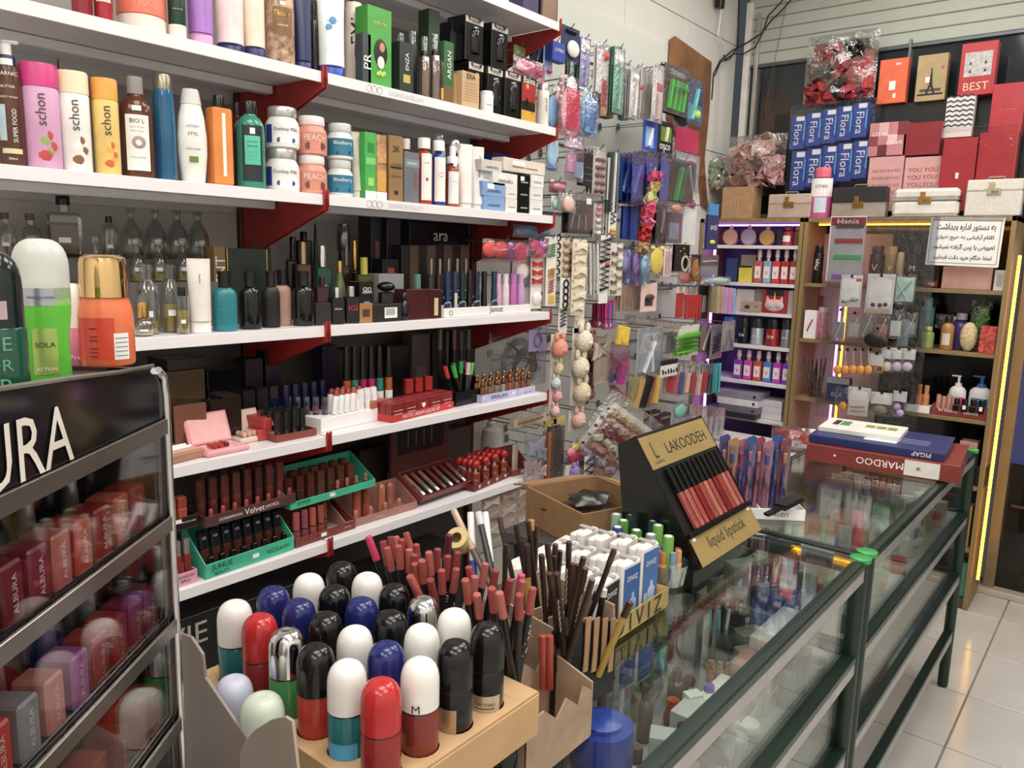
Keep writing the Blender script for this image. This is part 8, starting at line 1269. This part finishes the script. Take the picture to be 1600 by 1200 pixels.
for k, tp in enumerate(BRT): pencil(f'dark brown brow pencil in the black fronted holder, {ORD[k]}', tp[0], tp[1], 1.185 - .015 * (k % 3), -tp[2] * 1.1, .19, .0042, mt(('#2c1a14', '#352019', '#241611', '#3c261c')[k % 4], .35), mt(('#3a241a', '#452c20', '#2c1c16')[k % 3], .35), .12, '~~~~~~' if k % 3 == 0 else None, name='brow_pencil', clampb=(-.715, -.595, .868, .965))
for ip, (nm, x, y, bx, c, c2, cf_) in enumerate((('white capped blue marker pen', 735, 800, -28, '#2050b0', '#dcdcdc', .4), ('second white capped blue marker pen', 758, 800, -16, '#1c4cb8', '#d8dcdc', .4), ('dark barrelled pen between the blue markers', 747, 800, -14, '#2c2a30', '#c8c8c8', .1), ('silver nibbed sharpener pencil', 708, 796, -10, '#5a4a44', '#b89a80', .3), ('gold lettered brown pencil', 823, 850, -12, '#b8902a', '#2c1c16', .3), ('gold tipped black pencil', 830, 812, 30, '#1a1614', '#c08a3a', .1), ('gold barrelled brow pencil leaning over the gold tray', 985, 940, 45, '#a8862c', '#3a241a', .2), ('white lettered black eyeliner pen', 944, 920, 16, '#16161a', '#d8d8dc', .1), ('white eyeliner pen with black letters', 933, 925, 18, '#dadadc', '#2a2a30', .12))):
    pencil(f'{nm} in the kraft holders', x, y, 1.2 if x < 800 else 1.18 if x < 900 else 1.1, -bx, .17 if x < 900 else .12, .0052, mt(c, .3), mt(c2, .3), cf_, name='pen', cat='pen', clampb=None if x > 900 else (-.715, -.6, .868, .965) if x > 800 else (-.72 + .026 * ip, -.715 + .026 * ip, .80 + .012 * (ip % 2), .835))
T('tape_roll', lathe([(.5, 0), (1, 0), (1, 1), (.5, 1)], .017, .03, 18), mt('#d0b878', .5), 'small cream roll with hole among the lip liners', 'roll', onZ(723, 850, 1.15), .3, None, .9)
# ---- roll-on tray
TRY = mt('#c09a6a', .7, s=30, v=.06); o = E('roll_on_tray', 'tan cardboard tray with round holes holding coloured roll-ons', 'tray', (-.672, .5625, .945)); x0, x1, y0, y1 = -.838, -.505, .437, .688
bm = bmesh.new(); NX, NY = 6, 4
hw = .0525; hl = .0535
vs, fs = [], []
def quad_hole(cx, cy, sx, sy, r, z, n=16):
    b = len(vs); out = []
    for i in range(n):
        a = 2 * PI * i / n; c, s = math.cos(a), math.sin(a); k = 1 / max(abs(c), abs(s)); vs.append((cx + c * k * sx / 2, cy + s * k * sy / 2, z)); vs.append((cx + c * r, cy + s * r, z)); vs.append((cx + c * r, cy + s * r, z - .045))
    for i in range(n):
        j = (i + 1) % n; fs.append((b + 3 * i, b + 3 * j, b + 3 * j + 1, b + 3 * i + 1)); fs.append((b + 3 * i + 1, b + 3 * j + 1, b + 3 * j + 2, b + 3 * i + 2))
PX = [-.536 - .052 * i for i in range(6)]; PYs = [.470 + .053 * j for j in range(4)]
for X in PX:
    for Y in PYs: quad_hole(X + .672, Y - .5625, .052, .053, .0213, .145)
P('hole_board', mesh('holes', vs, fs, 30), TRY, o)
ex0, ex1, ey0, ey1 = PX[-1] - .026, PX[0] + .026, PYs[0] - .0265, PYs[-1] + .0265
for nm, a, b in (('rim', (x0, y0, x1, ey0), 0), ('rim', (x0, ey1, x1, y1), 0), ('rim', (x0, ey0, ex0, ey1), 0), ('rim', (ex1, ey0, x1, ey1), 0)): P('rim', box(a[2] - a[0], a[3] - a[1], .0025, 0), TRY, o, ((a[0] + a[2]) / 2 + .672, (a[1] + a[3]) / 2 - .5625, .1428))
for s, yy in ((-1, y0), (1, y1)): P('wall', box(x1 - x0, .003, .052, .0005), TRY, o, (0, yy - .5625 + .002, .09))
for xx in (x0, x1): P('wall', box(.003, y1 - y0, .052, .0005), TRY, o, (xx + .672, 0, .09))
P('floor', box(x1 - x0 - .008, y1 - y0 - .008, .003, 0), TRY, o, (0, 0, .091)); P('lower_tray', box(x1 - x0 - .03, y1 - y0, .004, 0), TRY, o, (-.01, 0, 0))
for sx in (-1, 1): P('side_wall', box(.004, y1 - y0 - .03, .088, 0), mt('#2a2420', .6), o, (sx * .08 - .03, 0, .003))
BAS = dict(r='#8a1a1a', t='#1a6a72', k='#121214', g='#3a8a4a', b='#1a3a6a', n='#7a2a20', w='#c8c4c0', d='#b02a1c')
CAPC = dict(r='#b81418', w='#e4e1dc', k='#0e0e10', b='#1c2468', c='CHR')
GRID = [('r', 'r'), ('w', 't'), ('k', 'd'), ('c', 'g'), ('r', 'r'), ('w', 't'), ('w', 'n'), ('b', 'b'), ('w', 'w'), ('k', 'k'), ('b', 'b'), ('b', 'b'), ('k', 'k'), ('w', 'n'), ('k', 'k'), ('b', 'b'), ('k', 'k'), ('w', 'w'), ('k', 'k'), ('w', 'w'), ('c', 'k'), ('k', 'k'), ('w', 'w'), ('k', 'k')]
NMC = dict(r='red', w='white', k='black', b='navy', c='chrome')
def rollon(label, loc, capm, bodym, rz=.6, h=.114, r=.0204, tx=None):
    q = E('roll_on', label, 'roll-on', loc, rz); hb = h * .545
    P('bottle', lathe([(0, 0), (.94, 0), (1, .03), (1, .97), (.94, 1), (0, 1)], r * .985, hb, 22), bodym, q); P('collar', lathe([(.9, 0), (1, .2), (1, .8), (.9, 1)], r * .99, .003, 22), mt('#3a3a3c', .2, .6), q, (0, 0, hb)); P('cap', lathe(PR['dome'], r, h - hb - .002, 24), capm, q, (0, 0, hb + .002))
    return q
ROWN = ['aisle row', 'second row', 'third row', 'fourth row', 'fifth row', 'shelf side row']
for j in range(4):
    for i in range(6):
        c, b = GRID[j * 6 + i]; cm = CHR if c == 'c' else mt(CAPC[c], .16, v=.02)
        q = rollon(f'{NMC[c]} domed roll-on in the tan tray, {ROWN[i]}, {ORD[j]} from the nail polish stand', V((PX[i], PYs[j], 1.0735)), cm, mt(BAS[b], .12, v=.1))
        if (i, j) == (0, 0): lettering(q, 'Zen', .02, .02, PAP, .0206); 
        if (i, j) == (1, 0): P('wave_label', patch(.0207, .004, .034, 1.6), mt('#3aa0d0'), q)
        if (i, j) == (0, 3): P('foil_label', patch(.0207, .01, .036, 1.9), mt('#c8b8a4', .25, .6), q); lettering(q, 'TOM FORD', .026, .026, INK, .0209); lettering(q, 'FABULOUS', .024, .015, INK, .0209); P('label_line', patch(.0210, .0205, .0215, 1.2), INK, q)
        if (i, j) == (0, 2): P('foil_label', patch(.0207, .006, .044, 1.5), mt('#b8987a', .25, .6), q, (0, 0, 0), (0, 0, -.5))
        if (i, j) == (2, 1): lettering(q, 'GUL', .014, .075, mt('#8a8a8c'), .0210)
        if c == 'w' and (i, j) == (0, 1): lettering(q, 'M', .008, .07, INK, .0210)
for k, (c, X, Y) in enumerate((('k', -.532, .655), ('r', -.536, .60))): rollon(f'{NMC[c]} capped roll-on on the lower level under the tan tray', V((X + .0, Y, .951)), mt(CAPC[c], .16), mt('#b8b4b0' if c == 'k' else '#8a1a1a', .2), h=.078)
# grey printed wing of the carton, with two pale roll-ons
GW = mt('#8a7a74', .45, v=.05); ED = mt('#4a3a30', .6)
o = E('carton_wing', 'grey printed card side of the roll-on carton with sloping cut edge', 'carton', (0, 0, 0)); Yw = .392
def pw(x, y): q = onY(x, y, Yw); return (q.x, q.z)
P('sloping_side', prism([pw(272, 985), pw(300, 995), pw(318, 1022), pw(322, 1058), pw(385, 1150), pw(380, 1260), pw(276, 1260)], .003), GW, o, (0, Yw, 0))
Yw = .375; P('rounded_flap', prism([pw(378, 1230), pw(377, 1178), pw(384, 1158), pw(400, 1140), pw(425, 1124), pw(447, 1119), pw(458, 1126), pw(470, 1230)], .003), mt('#a8988c', .45, v=.05), o, (0, Yw, 0))
P('bottom_card', box(.26, .06, .003, 0), GW, o, (-.72, .405, .943))
rollon('translucent pale green roll-on between the grey wing and tray', V((-.655, .414, 1.035)), milk('#cfdccb'), mt('#a8c8a8', .2), r=.0225); rollon('translucent pale blue roll-on between the grey wing and tray', V((-.715, .418, 1.03)), milk('#cdd3ea'), mt('#a8b0d0', .2), r=.0205)
T('carton_stand', box(.13, .042, .085, .001), mt('#3a322e', .6), 'dark card block under the two pale roll-ons', 'card block', (-.69, .418, .9435))
# ---- nail polish stand with roll-ons on top
RS_ = MX.Rotation(math.radians(129), 3, 'Z'); SO = V((-.511, .1385, ZC)); o = E('polish_stand', 'black nail polish display stand with clear front and steel rails', 'display stand', SO, math.radians(129)); SW, HT = .5, .556; BS = mt('#0b0b0d', .08)
def sp(x, y, z): return SO + RS_ @ V((x, y, z))
P('back_panel', box(SW, .004, HT - .01, .001), BS, o, (0, .10, 0)); P('base', box(SW, .104, .02, .002), BS, o, (0, .05, 0))
for s in (-1, 1): P('side_panel', prism([(-.104, 0), (0, 0), (0, HT - .018), (-.012, HT - .004), (-.104, HT - .004)], .006), BS, o, (s * (SW / 2 - .003), 0, 0), (0, 0, -PI / 2))
P('chrome_edge', tube([(SW / 2 - .003, -.003, 0), (SW / 2 - .003, -.003, HT - .03), (SW / 2 - .006, -.003, HT - .012), (SW / 2 - .016, -.003, HT - .004)], .004, 8), CHR, o)
P('header', prism([(-SW / 2, HT - .054), (SW / 2 - .006, HT - .054), (SW / 2 - .006, HT - .022), (SW / 2 - .02, HT), (.17, HT + .003), (.1, HT + .009), (.0, HT + .016), (-.12, HT + .02), (-SW / 2, HT + .016)], .004), BS, o); lettering(o, 'ALBURA', .185, HT - .027, mt('#d8d0c4', .5), y=-.0025, x=.008, h=.041); P('top_board', box(SW - .012, .095, .006, .001), BS, o, (0, .052, HT - .012)); P('header_trim', tube([(-SW / 2, -.002, HT + .017), (-.12, -.002, HT + .021), (.0, -.002, HT + .017), (.1, -.002, HT + .01), (.17, -.002, HT + .004), (SW / 2 - .022, -.002, HT + .001)], .002, 6), mt('#a8a4a0', .2, .9), o)
P('clear_front', box(SW - .014, .002, HT - .06, 0), mt('#f0f0f2', .03, 0, 'glass', 0, 1, 0, .03, .1), o, (0, -.001, .0))
SHL = [.502, .412, .313, .214, .108, .02]
for k, z in enumerate(SHL[:5]):
    r = P('rail', box(SW - .014, .003, .014, .0005), mt('#8a8680', .25, .9), o, (0, -.0045, z - .008))
    if k: P('shelf', box(SW - .016, .094, .004, .0005), mt('#1a1a1c', .2), o, (0, .05, z - .004))
RDP = ['#a01c1c', '#8e1c2c', '#c02a20', '#7a1420', '#8a1a38', '#c86a5a', '#c8452a', '#a02020', '#d0603a', '#b02028']
ROWS = [(SHL[1], [-.05, -.018, .014, .044, .073, .1, .128, .156, .186, .215], 'first'), (SHL[2], [.02, .05, .08, .112, .142, .172, .2, .228], 'second'), (SHL[3], [.06, .095, .13, .165, .2, .228], 'third'), (SHL[4], [.12, .155, .19, .222], 'fourth')]
for rj, (z, xs, nm) in enumerate(ROWS):
    for k, x in enumerate(xs):
        c = ['#c83a2a', '#8a9090', '#d08070', '#b05a9a', '#b83a30', '#c02a24', '#a82030', '#98242c'][k] if rj == 1 else RDP[(k + rj * 3) % 10] if rj < 2 else ('#c8402c', '#a83428', '#b84030', '#8a2c20', '#b03a2a', '#9c3024')[k]
        q = E('nail_polish', f'boxed nail polish on the {nm} rail of the stand, {("red", "wine", "orange", "dark", "plum", "rose", "coral", "brick", "apricot", "crimson")[k]} one', 'nail polish', sp(x, .022, z + .0005), math.radians(129) + .0)
        P('carton', box(.022, .026, .042, .002), mt(c, .3), q); lettering(q, 'ALBURA', .028, .021, mt('#e0d0c8'), y=-.013, vert=1); P('bottle', lathe(PR['round'], .011, .026, 12), mt(c, .12), q, (0, .03, 0)); P('bottle_cap', lathe(PR['taper'], .007, .036, 10), BLK if k % 2 else mt('#b8b4ae', .15, .5), q, (0, .03, .026))
def topb(label, px0, px1, yt, back, fn):
    z = SO.z + HT - .0055; D = None; c = sp(0, back, 0); n = RS_ @ V((0, -1, 0)); u = RS_ @ V((1, 0, 0)); d = ray((px0 + px1) / 2, yt + 60); t = (c - CAM).xy.dot(n.xy) / d.xy.dot(n.xy); p = CAM + d * t; Dp = proj(p)[2]; r = (px1 - px0) / 2 * Dp / FPX * .93; d2 = ray((px0 + px1) / 2, yt); t2 = (c - CAM).xy.dot(n.xy) / d2.xy.dot(n.xy); h = (CAM + d2 * t2).z - z; return fn(label, V((p.x, p.y, z)), r, h)
def f1(l, p, r, h):
    o = E('roll_on', l, 'roll-on', p, .9); P('bottle', lathe([(0, 0), (.84, 0), (.88, .06), (.86, .6), (.98, .9), (1, 1), (0, 1)], r, h * .54, 26), mt('#5ac81e', .15), o); P('collar', lathe([(.97, 0), (1.0, .1), (1., 1), (.9, 1)], r, h * .12, 26), mt('#9ad870', .2), o, (0, 0, h * .54)); P('ball', ball(r * .72), mt('#cfe0b8', .2), o, (0, 0, h * .56)); P('cap', lathe(PR['dome'], r, h * .42, 26), milk('#dcdfd8', .7), o, (0, 0, h * .58))
    P('foil_sticker', patch(r * 1.01, h * .54, h * .66, 1.1, 8), mt('#b8bcc4', .25, .7), o, (0, 0, 0), (0, 0, .2)); lettering(o, 'Antibacterial', r * .95, h * .6, mt('#2a3a8a'), r * 1.012, x=r * .25); P('gold_label', patch(r * .9, h * .06, h * .4, 1., 8), mt('#a8c85a', .25, .4), o, (0, 0, 0), (0, 0, .3)); lettering(o, 'SOLA', r * .7, h * .27, INK, r * .905, x=r * .28); lettering(o, 'ACTION', r * .7, h * .1, PAP, r * .91, x=r * .28); return o
topb('large lime green roll-on with frosted dome on the stand', 22, 106, 372, .06, f1)
def f2(l, p, r, h):
    o = E('roll_on', l, 'roll-on', p, .7); P('bottle', lathe([(0, 0), (.95, 0), (1, .04), (1, .72), (.94, .86), (.82, 1), (0, 1)], r, h * .62, 26), mt('#e8703a', .15, v=.06), o); P('gold_cap', lathe([(0, 0), (.9, 0), (.9, .04), (.86, .8), (.8, .93), (.6, 1), (0, 1)], r, h * .38, 26), mt('#e0b878', .08, 1.), o, (0, 0, h * .62)); 
    P('front_print', patch(r * 1.004, h * .06, h * .44, 1.5, 10), mt('#d83c1c', .25), o); lettering(o, '||| || |', h * .26, h * .22, mt('#5a2a14'), r * 1.01, vert=1, h=r * .3); P('text_label', patch(r * 1.008, h * .06, h * .3, .6, 6), STK, o, (0, 0, 0), (0, 0, 1.0))
    for k in range(5): P('label_line', patch(r * 1.011, h * (.09 + .04 * k), h * (.1 + .04 * k), .5, 5), mt('#8a8a88'), o, (0, 0, 0), (0, 0, 1.0))
    return o
topb('orange roll-on with mirror gold cap on the stand', 120, 206, 398, .062, f2)
def f3(l, p, r, h):
    o = E('roll_on', l, 'roll-on', p, .8); P('bottle', lathe(PR['cyl'], r, h * .46, 22), mt('#e87a94', .25), o); P('cap', lathe(PR['dome'], r * .98, h * .54, 22), mt('#efe4dc', .2), o, (0, 0, h * .46)); lettering(o, 'Fre', r * .8, h * .1, PAP, r * 1.01, x=r * .3); return o
topb('slim pink roll-on with white dome behind the lime one', 100, 133, 442, .085, f3)
def f4(l, p, r, h):
    o = E('roll_on', l, 'roll-on', p, .9); P('bottle', lathe(PR['cyl'], r, h * .5, 26), mt('#0f4a38', .12), o); P('cap', lathe(PR['dome'], r * .95, h * .5, 26), mt('#10201f', .12), o, (0, 0, h * .5)); 
    for k, s in enumerate(('ME', 'OR', 'ER')): lettering(o, s, r * .9, h * (.4 - .14 * k), mt('#5aa888'), r * 1.01, x=r * .35)
    P('foil_sticker', patch(r * .965, h * .56, h * .68, .7, 6), mt('#c8b0b8', .25, .6), o, (0, 0, 0), (0, 0, .4)); return o
topb('dark green roll-on at the near end of the stand top', -52, 34, 392, .04, f4)
# deep shade goods below the lowest shelf
for k, (x0, x1, y) in enumerate(((275, 300, 965), (380, 430, 930), (560, 620, 900), (640, 720, 862))):
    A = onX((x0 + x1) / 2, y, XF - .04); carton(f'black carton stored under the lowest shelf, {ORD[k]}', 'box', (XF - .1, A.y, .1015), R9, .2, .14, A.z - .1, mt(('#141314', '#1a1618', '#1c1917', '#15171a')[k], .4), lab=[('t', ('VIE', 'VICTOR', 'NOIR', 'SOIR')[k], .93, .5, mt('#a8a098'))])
